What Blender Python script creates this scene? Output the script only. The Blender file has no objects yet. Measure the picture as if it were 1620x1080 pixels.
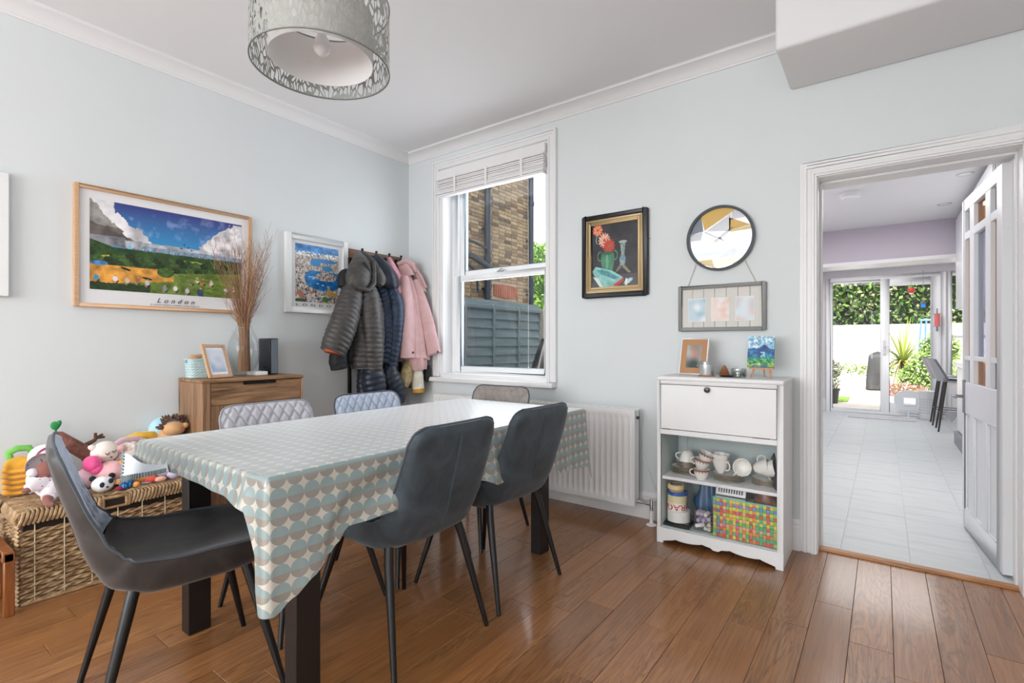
import bpy, bmesh, math, random
import numpy as np
from mathutils import Vector, Matrix, Euler
random.seed(7)
S = bpy.context.scene
COL = S.collection
PI = math.pi

# ---------------------------------------------------------------- camera, sky, sun, exposure
cam_d = bpy.data.cameras.new('camera')
cam = bpy.data.objects.new('camera', cam_d)
COL.objects.link(cam)
cam.location = (3.456, 0.0, 1.12)
cam.rotation_euler = (PI / 2, 0, math.atan2(0.5917, 0.8062))
cam_d.sensor_width = 36
cam_d.lens = 17.78
cam_d.shift_y = 3 / 1620
cam_d.clip_start = 0.05
cam_d.clip_end = 300
S.camera = cam

world = bpy.data.worlds.new('World')
S.world = world
world.use_nodes = True
wn = world.node_tree
wbg = wn.nodes['Background']
sky = wn.nodes.new('ShaderNodeTexSky')
sky.sky_type = 'NISHITA'
sky.sun_disc = False
sky.sun_elevation = math.radians(48)
sky.sun_rotation = math.radians(160)
sky.air_density = 1.0
sky.dust_density = 4.0
wmx = wn.nodes.new('ShaderNodeHueSaturation'); wmx.inputs['Saturation'].default_value = .45
wn.links.new(sky.outputs[0], wmx.inputs['Color']); wn.links.new(wmx.outputs[0], wbg.inputs[0])
wbg.inputs[1].default_value = 0.42

def light(name, kind, loc, rot, power, size=None, color=(1, 1, 1), angle=None):
    d = bpy.data.lights.new(name, kind)
    d.energy = power
    d.color = color
    if kind == 'AREA':
        d.shape = 'RECTANGLE'
        d.size, d.size_y = size
    if angle:
        d.angle = angle
    o = bpy.data.objects.new(name, d)
    COL.objects.link(o)
    o.location = loc
    o.rotation_euler = rot
    return o

light('sun', 'SUN', (0, -5, 12), (math.radians(42), 0, math.radians(-8)), 4.6, angle=math.radians(0.8), color=(1, .96, .9))
# daylight through the bay window behind the camera, and added fill lamps
light('bay_window_daylight', 'AREA', (1.7, -3.1, 1.55), (PI / 2, 0, 0), 74, (2.9, 2.0), (.99, .99, 1.0))
light('ceiling_fill_light', 'AREA', (1.7, -3.05, 1.3), (math.radians(128), 0, 0), 68, (2.9, 1.0), (.89, .95, 1.0))  # added uplight, tilted up to brighten the ceiling
light('right_wall_fill', 'AREA', (4.22, -1.6, 1.6), (PI / 2, 0, PI / 2), 30, (1.6, 1.4), (.98, .99, 1.0))  # added area lamp by the right wall, out of view
light('kitchen_fill_light', 'AREA', (3.2, 5.0, 2.36), (0, 0, 0), 34, (1.4, 2.2), (1, .99, .97))  # area lamps added under the closed ceiling to brighten the kitchen
light('kitchen_fill_light', 'AREA', (3.4, 8.6, 2.26), (0, 0, 0), 26, (1.2, 1.6), (1, .99, .97))
light('side_window_daylight', 'AREA', (.95, 3.36, 1.75), (-PI / 2, 0, 0), 17, (.8, 1.4), (.84, .92, 1.0))
S.view_settings.view_transform = 'Standard'
S.view_settings.look = 'None'
S.view_settings.gamma = 1
S.view_settings.use_curve_mapping = False
S.view_settings.exposure = 0.0

# ---------------------------------------------------------------- helpers
def lin(c):
    if isinstance(c, str):
        c = tuple(int(c[i:i + 2], 16) for i in (0, 2, 4))
    return tuple(((x / 255) / 12.92 if x / 255 <= .04045 else ((x / 255 + .055) / 1.055) ** 2.4) for x in c[:3])

class NT:
    def __init__(s, m):
        s.t = m.node_tree; s.n = s.t.nodes; s.b = s.n['Principled BSDF']
    def new(s, kind, **k):
        n = s.n.new('ShaderNode' + kind)
        for a, b in k.items(): setattr(n, a, b)
        return n
    def link(s, a, b): s.t.links.new(a, b)
    def math(s, op, a, b=None, c=None):
        n = s.n.new('ShaderNodeMath'); n.operation = op
        for i, x in enumerate((a, b, c)):
            if x is None: continue
            if isinstance(x, (int, float)): n.inputs[i].default_value = x
            else: s.link(x, n.inputs[i])
        return n.outputs[0]
    def mix(s, fac, a, b, blend='MIX'):
        n = s.n.new('ShaderNodeMix'); n.data_type = 'RGBA'; n.blend_type = blend
        for i, x in ((0, fac), (6, a), (7, b)):
            if isinstance(x, (int, float)): n.inputs[i].default_value = x
            elif isinstance(x, tuple): n.inputs[i].default_value = (*x[:3], 1)
            else: s.link(x, n.inputs[i])
        return n.outputs[2]
    def coord(s, scale=(1, 1, 1), kind='Object', rnd=False, rot=(0, 0, 0)):
        tc = s.new('TexCoord'); mp = s.new('Mapping')
        mp.inputs['Scale'].default_value = scale
        mp.inputs['Rotation'].default_value = rot
        s.link(tc.outputs[kind], mp.inputs[0])
        if rnd:
            oi = s.new('ObjectInfo'); m = s.math('MULTIPLY', oi.outputs['Random'], 37.0)
            cb = s.new('CombineXYZ')
            for i in range(3): s.link(m, cb.inputs[i])
            s.link(cb.outputs[0], mp.inputs['Location'])
        return mp.outputs[0]
    def noise(s, vec, scale, detail=3, rough=.55, dist=0):
        n = s.new('TexNoise'); n.inputs['Scale'].default_value = scale; n.inputs['Detail'].default_value = detail
        n.inputs['Roughness'].default_value = rough; n.inputs['Distortion'].default_value = dist
        if vec is not None: s.link(vec, n.inputs['Vector'])
        return n.outputs['Fac']
    def ramp(s, fac, stops):
        n = s.new('ValToRGB'); e = n.color_ramp.elements
        while len(e) < len(stops): e.new(.5)
        for k, (p, c) in zip(e, stops):
            k.position = p
            k.color = (*c, 1) if len(c) == 3 else c
        s.link(fac, n.inputs[0]); return n.outputs[0]
    def bump(s, h, strength=.3, dist=.01):
        n = s.new('Bump'); n.inputs['Strength'].default_value = strength; n.inputs['Distance'].default_value = dist
        s.link(h, n.inputs['Height']); s.link(n.outputs[0], s.b.inputs['Normal'])

def mat(name, col, rough=.6, metal=0, spec=.5, noise=None, bump=None, coat=0, sheen=0, sss=0, emit=None, trans=0, stretch=(1, 1, 1)):
    m = bpy.data.materials.new(name); m.use_nodes = True
    t = NT(m); b = t.b; c = lin(col)
    b.inputs['Base Color'].default_value = (*c, 1)
    b.inputs['Roughness'].default_value = rough
    b.inputs['Metallic'].default_value = metal
    b.inputs['Specular IOR Level'].default_value = spec
    if coat: b.inputs['Coat Weight'].default_value = coat; b.inputs['Coat Roughness'].default_value = .15
    if sheen: b.inputs['Sheen Weight'].default_value = sheen; b.inputs['Sheen Roughness'].default_value = .4
    if trans: b.inputs['Transmission Weight'].default_value = trans
    if emit: b.inputs['Emission Color'].default_value = (*c, 1); b.inputs['Emission Strength'].default_value = emit
    if noise:
        f = t.noise(t.coord(stretch), noise[0], 4)
        a = noise[1]
        t.link(t.ramp(f, [(.3, tuple(x * (1 - a) for x in c)), (.7, tuple(min(1, x * (1 + a)) for x in c))]), b.inputs['Base Color'])
    if bump: t.bump(t.noise(t.coord(stretch), bump[0], 3), bump[1], .004)
    return m

def glass_mat(name, tint='ffffff', refl=.08, rough=0.0, op=0.0):
    m = bpy.data.materials.new(name); m.use_nodes = True
    nt = m.node_tree; nt.nodes.clear(); t = nt.nodes
    out = t.new('ShaderNodeOutputMaterial'); tr = t.new('ShaderNodeBsdfTransparent'); gl = t.new('ShaderNodeBsdfGlossy')
    mx = t.new('ShaderNodeMixShader'); fr = t.new('ShaderNodeLayerWeight'); fr.inputs['Blend'].default_value = .5
    tr.inputs[0].default_value = (*lin(tint), 1); gl.inputs['Roughness'].default_value = rough
    mm = t.new('ShaderNodeMath'); mm.operation = 'MULTIPLY_ADD'; mm.inputs[1].default_value = .45; mm.inputs[2].default_value = op + .035
    pw = t.new('ShaderNodeMath'); pw.operation = 'POWER'; pw.inputs[1].default_value = 4.0
    nt.links.new(fr.outputs['Facing'], pw.inputs[0]); nt.links.new(pw.outputs[0], mm.inputs[0]); nt.links.new(mm.outputs[0], mx.inputs[0])
    nt.links.new(tr.outputs[0], mx.inputs[1]); nt.links.new(gl.outputs[0], mx.inputs[2]); nt.links.new(mx.outputs[0], out.inputs[0])
    return m

def wood(name, dark, mid, light_, axis=1, scale=1.0, rough=.45, rnd=True, vary=.25, knots=.0, coat=0, fine=1.0, ring=.45, rf=26, con=1.0):
    m = bpy.data.materials.new(name); m.use_nodes = True; t = NT(m)
    sc = [9 * scale] * 3; sc[axis] = .9 * scale
    v = t.coord(tuple(sc), rnd=rnd)
    n1 = t.noise(v, 1.6, 5, .6, 1.2)
    sc2 = [60 * scale] * 3; sc2[axis] = 3 * scale
    n2 = t.noise(t.coord(tuple(sc2), rnd=rnd), 1.5, 3, .6, .3)
    rings = t.math('SINE', t.math('MULTIPLY', n1, float(rf)))
    rg = t.math('MULTIPLY_ADD', rings, .5, .5)
    big = t.noise(t.coord(tuple(2.2 if i != axis else .6 for i in range(3)), rnd=rnd), 1.5, 2)
    rsel = t.ramp(big, [(.5, (ring * .4,) * 3), (.62, (ring * 1.8,) * 3)])
    mixf = t.math('ADD', t.math('MULTIPLY', t.math('SUBTRACT', rg, .5), rsel), t.math('ADD', t.math('MULTIPLY', n2, .6 * fine), .24))
    c = t.ramp(mixf, [(.54 - .32 / con, lin(dark)), (.52, lin(mid)), (.54 + .31 / con, lin(light_))])
    if rnd:
        oi = t.new('ObjectInfo')
        k = t.math('MULTIPLY_ADD', oi.outputs['Random'], 2 * vary, 1 - vary)
        hs = t.new('HueSaturation'); t.link(k, hs.inputs['Value']); t.link(c, hs.inputs['Color'])
        c = hs.outputs[0]
    if knots:
        kn = t.noise(t.coord((5 * scale, 5 * scale, 5 * scale) if False else tuple(3.2 * scale if i != axis else 1.4 * scale for i in range(3)), rnd=rnd), 1.3, 2)
        kf = t.ramp(kn, [(.62, (0, 0, 0)), (.75, (1, 1, 1))])
        c = t.mix(t.math('MULTIPLY', kf, knots), c, tuple(x * .5 for x in lin(dark)))
    t.link(c, t.b.inputs['Base Color'])
    t.b.inputs['Roughness'].default_value = rough
    if coat: t.b.inputs['Coat Weight'].default_value = coat; t.b.inputs['Coat Roughness'].default_value = .12
    t.bump(mixf, .25, .002)
    return m

class MB:
    def __init__(s): s.v = []; s.f = []; s.uvs = {}
    def add(s, vs, fs):
        n = len(s.v); s.v += [tuple(v) for v in vs]; s.f += [tuple(i + n for i in f) for f in fs]; return s
    def box(s, a, b):
        (x0, y0, z0), (x1, y1, z1) = [tuple(min(a[i], b[i]) for i in range(3)), tuple(max(a[i], b[i]) for i in range(3))]
        return s.add([(x0, y0, z0), (x1, y0, z0), (x1, y1, z0), (x0, y1, z0), (x0, y0, z1), (x1, y0, z1), (x1, y1, z1), (x0, y1, z1)],
                     [(0, 3, 2, 1), (4, 5, 6, 7), (0, 1, 5, 4), (1, 2, 6, 5), (2, 3, 7, 6), (3, 0, 4, 7)])
    def obox(s, c, size, rot=(0, 0, 0)):
        R = Euler(rot).to_matrix(); h = Vector(size) / 2; n = len(s.v)
        s.box(-h, h)
        for i in range(n, len(s.v)): s.v[i] = tuple(Vector(c) + R @ Vector(s.v[i]))
        return s
    def tube(s, pts, r, n=8, cap=True, flat=None):
        pts = [Vector(p) for p in pts]; m = len(pts)
        rs = r if isinstance(r, (list, tuple)) else [r] * m
        t0 = (pts[1] - pts[0]).normalized()
        up = Vector((0, 0, 1)) if abs(t0.z) < .9 else Vector((1, 0, 0))
        nrm = t0.cross(up).normalized(); vs = []
        for i, p in enumerate(pts):
            t = (pts[min(i + 1, m - 1)] - pts[max(i - 1, 0)])
            if t.length < 1e-9: t = t0
            t.normalize()
            nrm = (nrm - t * nrm.dot(t)); nrm.normalize(); bn = t.cross(nrm)
            for k in range(n):
                a = 2 * PI * k / n
                vs.append(p + (nrm * math.cos(a) + bn * math.sin(a) * (flat or 1)) * rs[i])
        fs = [(i * n + k, i * n + (k + 1) % n, (i + 1) * n + (k + 1) % n, (i + 1) * n + k) for i in range(m - 1) for k in range(n)]
        if cap: fs += [tuple(range(n - 1, -1, -1)), tuple((m - 1) * n + k for k in range(n))]
        return s.add(vs, fs)
    def lathe(s, prof, n=24, c=(0, 0, 0), M=None, cap=False, a0=0, a1=2 * PI):
        full = abs(a1 - a0 - 2 * PI) < 1e-6; q = n if full else n + 1; vs = []
        for r, z in prof:
            for k in range(q):
                a = a0 + (a1 - a0) * k / n
                v = Vector((r * math.cos(a), r * math.sin(a), z))
                if M is not None: v = M @ v
                vs.append(v + Vector(c))
        fs = [(i * q + k, i * q + (k + 1) % q, (i + 1) * q + (k + 1) % q, (i + 1) * q + k) for i in range(len(prof) - 1) for k in range(n)]
        if cap: fs += [tuple(range(q - 1, -1, -1)), tuple((len(prof) - 1) * q + k for k in range(q))]
        return s.add(vs, fs)
    def ell(s, c, r, rot=(0, 0, 0), nu=16, nv=10):
        if not isinstance(r, (tuple, list)): r = (r, r, r)
        R = Euler(rot).to_matrix(); vs = []; 
        for j in range(nv + 1):
            ph = -PI / 2 + PI * j / nv
            for k in range(nu):
                a = 2 * PI * k / nu
                v = Vector((r[0] * math.cos(ph) * math.cos(a), r[1] * math.cos(ph) * math.sin(a), r[2] * math.sin(ph)))
                vs.append(Vector(c) + R @ v)
        return s.add(vs, [(j * nu + k, j * nu + (k + 1) % nu, (j + 1) * nu + (k + 1) % nu, (j + 1) * nu + k) for j in range(nv) for k in range(nu)])
    def grid(s, fn, nu, nv, close=False, uv=None):
        q = nu if close else nu + 1; n0 = len(s.v)
        vs = [fn(i / nu, j / nv) for j in range(nv + 1) for i in range(q)]
        if uv:
            for j in range(nv + 1):
                for i in range(q): s.uvs[n0 + j * q + i] = uv(i / nu, j / nv)
        return s.add(vs, [(j * q + i, j * q + (i + 1) % q, (j + 1) * q + (i + 1) % q, (j + 1) * q + i) for j in range(nv) for i in range(nu)])
    def prism(s, poly, fn):
        n = len(poly)
        vs = [fn(x, y, 0) for x, y in poly] + [fn(x, y, 1) for x, y in poly]
        return s.add(vs, [tuple(range(n - 1, -1, -1)), tuple(range(n, 2 * n))] + [(i, (i + 1) % n, n + (i + 1) % n, n + i) for i in range(n)])
    def xf(s, M, start=0):
        for i in range(start, len(s.v)): s.v[i] = tuple(M @ Vector(s.v[i]))
        return s
    def loft(s, secs, n=20, ripple=None):
        """secs: (centre, half vector a, half vector b); ripple(i, k) gives a scale"""
        vs = []
        for i, (c, a, b) in enumerate(secs):
            c, a, b = Vector(c), Vector(a), Vector(b)
            for k in range(n):
                t = 2 * PI * k / n; q = ripple(i, k) if ripple else 1
                vs.append(c + (a * math.cos(t) + b * math.sin(t)) * q)
        m = len(secs)
        fs = [(i * n + k, i * n + (k + 1) % n, (i + 1) * n + (k + 1) % n, (i + 1) * n + k) for i in range(m - 1) for k in range(n)]
        fs += [tuple(range(n - 1, -1, -1)), tuple((m - 1) * n + k for k in range(n))]
        return s.add(vs, fs)

def tag(o, label=None, cat=None, group=None, kind=None):
    if label: o['label'] = label
    if cat: o['category'] = cat
    if group: o['group'] = group
    if kind: o['kind'] = kind
    return o

def thing(name, loc, label, cat, group=None, rz=0):
    o = bpy.data.objects.new(name, None); COL.objects.link(o)
    o.empty_display_size = .05
    o.location = loc; o.rotation_euler = (0, 0, rz)
    return tag(o, label, cat, group)

def worldloc(o):
    v = Vector((0, 0, 0))
    while o is not None:
        v += o.location; o = o.parent
    return v

def obj(name, mb, m, parent=None, angle=40, bevel=0, label=None, cat=None, group=None, kind=None, local=False, segs=1, origin=None, sub=0):
    me = bpy.data.meshes.new(name)
    if origin is not None: off = Vector(origin)
    elif parent is None:
        xs = np.array(mb.v); off = Vector(((xs[:, 0].min() + xs[:, 0].max()) / 2, (xs[:, 1].min() + xs[:, 1].max()) / 2, xs[:, 2].min()))
        if local: off = Vector((0, 0, 0))
    elif local: off = Vector((0, 0, 0))
    else: off = worldloc(parent)
    me.from_pydata([tuple(Vector(v) - off) for v in mb.v], [], mb.f)
    if mb.uvs:
        ul = me.uv_layers.new(name='UVMap')
        li = np.empty(len(me.loops), dtype=np.int32); me.loops.foreach_get('vertex_index', li)
        arr = np.zeros((len(mb.v), 2), dtype=np.float32)
        for k, u in mb.uvs.items(): arr[k] = u
        ul.data.foreach_set('uv', arr[li].ravel())
    if not mb.uvs:
        bm = bmesh.new(); bm.from_mesh(me)
        bmesh.ops.remove_doubles(bm, verts=bm.verts, dist=1e-6)
        bmesh.ops.recalc_face_normals(bm, faces=bm.faces)
        if bevel:
            ed = [e for e in bm.edges if len(e.link_faces) == 2 and e.calc_face_angle(0) > .5]
            bmesh.ops.bevel(bm, geom=ed, offset=bevel, segments=segs, affect='EDGES', profile=.6, clamp_overlap=True)
        bm.to_mesh(me); bm.free()
    if angle:
        me.shade_smooth(); me.set_sharp_from_angle(angle=math.radians(angle))
    for q in (m if isinstance(m, (list, tuple)) else [m]): me.materials.append(q)
    o = bpy.data.objects.new(name, me); COL.objects.link(o)
    if parent is not None: o.parent = parent
    if origin is not None and parent is not None: o.location = Vector(origin) - worldloc(parent)
    elif parent is None: o.location = off
    if sub:
        md = o.modifiers.new('s', 'SUBSURF'); md.levels = sub; md.render_levels = sub
    return tag(o, label, cat, group, kind)

def struct(name, mb, m, parent=None, **k):
    o = obj(name, mb, m, parent, **k)
    if parent is None: o['kind'] = 'structure'
    return o

def box(a, b): return MB().box(a, b)

def dup(root, loc, rz=0, label=None, group=None):
    r = root.copy(); COL.objects.link(r); r.location = loc; r.rotation_euler = (0, 0, rz)
    if label: r['label'] = label
    if group: r['group'] = group
    for ch in list(root.children):
        c = ch.copy(); COL.objects.link(c); c.parent = r
        for g in ch.children:
            d = g.copy(); COL.objects.link(d); d.parent = c
    return r

def text(name, s, size, M, m, parent, depth=.0004, align='CENTER', shear=0, space=1.0, fit=None, bend=None, shift=0, bold=0):
    cu = bpy.data.curves.new('t', 'FONT'); cu.body = s; cu.size = size; cu.align_x = align; cu.align_y = 'CENTER'
    cu.extrude = depth; cu.offset = bold; cu.shear = shear; cu.space_character = space
    o = bpy.data.objects.new('t', cu); COL.objects.link(o)
    dg = bpy.context.evaluated_depsgraph_get(); me = bpy.data.meshes.new_from_object(o.evaluated_get(dg))
    bpy.data.objects.remove(o); bpy.data.curves.remove(cu)
    if fit:
        xs = [v.co.x for v in me.vertices]; w = max(xs) - min(xs); k = fit / w
        for v in me.vertices: v.co.x *= k; 
    for v in me.vertices: v.co.x += shift
    if bend:
        for v in me.vertices:
            a = v.co.x / bend; r = bend + v.co.z
            v.co = Vector((math.sin(a) * r, v.co.y, math.cos(a) * r - bend))
    off = worldloc(parent)
    for v in me.vertices: v.co = (M @ v.co) - off
    me.name = name; me.materials.clear(); me.materials.append(m)
    q = bpy.data.objects.new(name, me); COL.objects.link(q); q.parent = parent
    return q

# ---- flat prints: small pictures worked out in numpy and stored as point colours of a grid
def fnoise(h, w, cell, seed=0, octv=4):
    rng = np.random.RandomState(seed); out = np.zeros((h, w)); amp = 1; tot = 0
    for o in range(octv):
        c = max(1.5, cell / 2 ** o); gh, gw = int(h / c) + 3, int(w / c) + 3
        g = rng.rand(gh, gw); y = np.arange(h) / c; x = np.arange(w) / c
        yi, xi = y.astype(int), x.astype(int); fy = (y - yi)[:, None]; fx = (x - xi)[None, :]
        fy = fy * fy * (3 - 2 * fy); fx = fx * fx * (3 - 2 * fx)
        a = g[yi][:, xi]; b = g[yi][:, xi + 1]; c_ = g[yi + 1][:, xi]; d = g[yi + 1][:, xi + 1]
        out += amp * ((a * (1 - fx) + b * fx) * (1 - fy) + (c_ * (1 - fx) + d * fx) * fy); tot += amp; amp *= .5
    return out / tot

class Pic:
    def __init__(s, w, h, col):
        s.w, s.h = w, h; s.a = np.ones((h, w, 3)) * np.array(lin(col))
        s.Y, s.X = np.mgrid[0:h, 0:w]; s.X = s.X / w; s.Y = s.Y / h     # x right, y down, 0..1
    def fill(s, mask, col, jit=None):
        c = np.array(lin(col)); m = mask.astype(float)[..., None]
        cc = c if jit is None else np.clip(c * (1 + (jit[..., None] - .5) * 1.6), 0, 1)
        s.a = s.a * (1 - m) + cc * m
    def ell(s, cx, cy, rx, ry, col, rot=0, jit=None):
        dx, dy = s.X - cx, (s.Y - cy); c, q = math.cos(rot), math.sin(rot)
        s.fill(((dx * c + dy * q) / rx) ** 2 + ((-dx * q + dy * c) / ry) ** 2 < 1, col, jit)
    def poly(s, pts, col, jit=None):
        m = np.zeros(s.X.shape, bool); n = len(pts)
        for i in range(n):
            (x1, y1), (x2, y2) = pts[i], pts[(i + 1) % n]
            if y1 == y2: continue
            m ^= ((s.Y >= min(y1, y2)) & (s.Y < max(y1, y2))) & (s.X < (s.Y - y1) * (x2 - x1) / (y2 - y1) + x1)
        s.fill(m, col, jit)
    def mesh(s, name, P, parent, m, label=None):
        """P(u, v) -> world point, u right, v down"""
        h, w = s.h, s.w; off = worldloc(parent)
        vs = [tuple(Vector(P(i / (w - 1), j / (h - 1))) - off) for j in range(h) for i in range(w)]
        fs = [(j * w + i, (j + 1) * w + i, (j + 1) * w + i + 1, j * w + i + 1) for j in range(h - 1) for i in range(w - 1)]
        me = bpy.data.meshes.new(name); me.from_pydata(vs, [], fs)
        at = me.color_attributes.new('Col', 'FLOAT_COLOR', 'POINT')
        at.data.foreach_set('color', np.concatenate([s.a, np.ones((h, w, 1))], 2).astype(np.float32).ravel())
        me.materials.append(m)
        o = bpy.data.objects.new(name, me); COL.objects.link(o); o.parent = parent
        return tag(o, label)

def print_mat(name, rough=.35):
    m = bpy.data.materials.new(name); m.use_nodes = True; t = NT(m)
    a = t.new('Attribute'); a.attribute_name = 'Col'
    t.link(a.outputs['Color'], t.b.inputs['Base Color']); t.b.inputs['Roughness'].default_value = rough
    return m

PRINT = print_mat('printed_paper')
# ---------------------------------------------------------------- materials of the setting
WALL = mat('wall_paint', 'dde2e3', .75, noise=(1.2, .02), bump=(60, .03))
CEIL = mat('ceiling_paint', 'e9e9ea', .8)
WHITE = mat('white_gloss_paint', 'ececec', .35)
WHITEW = mat('white_satin', 'e8eaea', .4)
UPVC = mat('white_upvc', 'f0f2f3', .3)
LAV = mat('lavender_paint', 'cdc5d0', .8)
KWALL = mat('kitchen_white_paint', 'e6e5e7', .8)
GLASS = glass_mat('window_glass')
OAK = bpy.data.materials.new('oak_plank'); OAK.use_nodes = True; t = NT(OAK)
vA = t.coord((7, .8, 7), rnd=True); vB = t.coord((70, 2.2, 70), rnd=True); vC = t.coord((3, .5, 3), rnd=True); vD = t.coord((200, 7, 200), rnd=True)
nA = t.noise(vA, 1.5, 4, .5, 1.0); nB = t.noise(vB, 1.2, 3, .6, .3); nC = t.noise(vC, 1.5, 2); nD = t.noise(vD, 1.0, 2)
ln = t.math('POWER', t.math('ABSOLUTE', t.math('SINE', t.math('MULTIPLY', nA, 42.0))), .8)
oi = t.new('ObjectInfo')
msk = t.ramp(t.math('ADD', nC, t.math('MULTIPLY', t.math('FRACT', t.math('MULTIPLY', oi.outputs['Random'], 7.3)), .22)), [(.56, (0, 0, 0)), (.72, (1, 1, 1))])
base = t.ramp(t.math('ADD', t.math('MULTIPLY', nB, .55), t.math('MULTIPLY', nC, .45)), [(.30, lin('80512c')), (.5, lin('9a673c')), (.72, lin('b3804f'))])
dk = t.math('MULTIPLY', t.math('SUBTRACT', 1.0, ln), t.math('MULTIPLY', msk, .62))
c_ = t.mix(dk, base, lin('4a2c18'))
c_ = t.mix(t.math('MULTIPLY', t.math('LESS_THAN', nD, .40), .22), c_, lin('52321c'))
hs = t.new('HueSaturation'); t.link(t.math('MULTIPLY_ADD', oi.outputs['Random'], .34, .82), hs.inputs['Value']); t.link(c_, hs.inputs['Color']); t.link(hs.outputs[0], t.b.inputs['Base Color'])
t.b.inputs['Roughness'].default_value = .34; t.b.inputs['Coat Weight'].default_value = .45; t.b.inputs['Coat Roughness'].default_value = .12
t.bump(t.math('ADD', nB, t.math('MULTIPLY', t.math('MULTIPLY', ln, msk), .6)), .22, .002)
OAKT = wood('oak_threshold', '7a4c28', 'a8713f', 'c69360', axis=0, rough=.4, rnd=False)

# floor with its planks
YB = 3.133
fl = struct('floor', box((-.02, -3.3, -.05), (4.42, 3.2, -.016)), mat('subfloor', '2a1a10', .9))
ends = {24: 2.56, 25: 2.283, 23: 2.29, 22: 2.164, 21: 1.948, 16: 1.786}
W = .1345
rp = random.Random(11)
for i in range(0, 33):
    x0 = 3.218 - (24 - i) * W; x1 = x0 + W - .0012
    if x0 > 4.38: break
    x0c, x1c = max(x0, 0), min(x1, 4.4)
    y = ends.get(i, 1.4 + rp.random() * 1.2)
    cuts = [YB + .066]
    yy = y
    if YB - y > 1.25: cuts.append(y + (YB - y) * .5)
    while yy > -1.2:
        cuts.append(yy); yy -= rp.uniform(.45, 1.25)
    cuts.append(-3.28 if i % 1 == 0 else -1.3)
    for a, b in zip(cuts, cuts[1:]):
        if a - b < .02: continue
        obj('plank', box((x0c, b + .0012, -.016), (x1c, a, 0)), OAK, fl, bevel=.0012, angle=0, origin=((x0c + x1c) / 2, (a + b) / 2, 0))

# walls with openings
def wall_with_holes(x0, x1, z0, z1, holes, y0, y1):
    mb = MB(); xs = sorted({x0, x1, *[h[0] for h in holes], *[h[1] for h in holes]})
    for a, b in zip(xs, xs[1:]):
        zz = sorted([(h[2], h[3]) for h in holes if h[0] <= a and h[1] >= b]); z = z0
        for p, q in zz:
            if p > z: mb.box((a, y0, z), (b, y1, p))
            z = q
        if z < z1: mb.box((a, y0, z), (b, y1, z1))
    return mb
struct('wall_back', wall_with_holes(-.15, 4.55, -.02, 2.85, [(.42, 1.47, .86, 2.57), (3.172, 3.957, -.02, 2.005)], YB, YB + .26), WALL, angle=0)
struct('wall_left', box((-.15, -3.3, -.02), (0, YB, 2.85)), WALL, angle=0)
mbr = MB()
mbr.box((4.4, -3.3, -.02), (4.55, -2.3, 2.85)).box((4.4, -.9, -.02), (4.55, YB, 2.85)).box((4.4, -2.3, -.02), (4.55, -.9, .9)).box((4.4, -2.3, 2.3), (4.55, -.9, 2.85))
struct('wall_right', mbr, WALL, angle=0)
struct('wall_front', wall_with_holes(-.15, 4.55, -.02, 2.85, [(.3, 3.1, .6, 2.5)], -3.55, -3.3), WALL, angle=0)
struct('ceiling', box((-.15, -3.55, 2.80), (4.55, YB, 2.9)), CEIL, angle=0)
# unseen upper storey of the house, added to shade the side return
struct('wall_upper', box((-.15, -3.6, 2.91), (4.6, 3.35, 6.2)), mat('house_brick_plain', 'a08a6c', .9), angle=0)

# cornice
def cornice(name, pts2d, L0, L1, axis):
    mb = MB()
    def fn(u, v, t):
        s = L0 if t == 0 else L1
        return (u, s, v) if axis == 'y' else (s, YB - u, v)
    mb.prism(pts2d, fn); struct(name, mb, CEIL, angle=50)
prof = [(0, 2.728), (.008, 2.728), (.010, 2.738)] + [(.092 - .08 * math.cos(a * PI / 2), 2.738 + .048 * math.sin(a * PI / 2) ** 1.5) for a in (0.05, .25, .5, .75, 1)] + [(.092, 2.795), (.1, 2.80), (0, 2.80)]
cornice('trim_1', prof, -3.3, YB, 'y')
cornice('trim_2', prof, 0, 3.05, 'x')
mbb = MB().box((3.045, 2.655, 2.50), (4.4, YB, 2.80))
struct('trim_3', mbb, CEIL, bevel=.02, segs=3, label='boxed bulkhead hanging from ceiling above the doorway')

# skirting boards
def skirt(name, a, b, axis, off=0):
    pr = [(0, 0), (.02, 0), (.02, .125), (.014, .135), (.016, .142), (.010, .15), (.006, .165), (0, .168)]
    mb = MB()
    def fn(u, v, t):
        s = a if t == 0 else b
        return (u, s, v) if axis == 'y' else (s, YB - u, v)
    mb.prism(pr, fn); struct(name, mb, WHITE, angle=30)
skirt('baseboard_left', -3.3, YB, 'y'); skirt('baseboard_back', 0.02, 3.094, 'x'); 
mb = MB().prism([(0, 0), (.02, 0), (.02, .125), (.010, .15), (0, .168)], lambda u, v, t: (4.04 + .36 * t, YB - u, v)); struct('baseboard_right', mb, WHITE)

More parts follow.
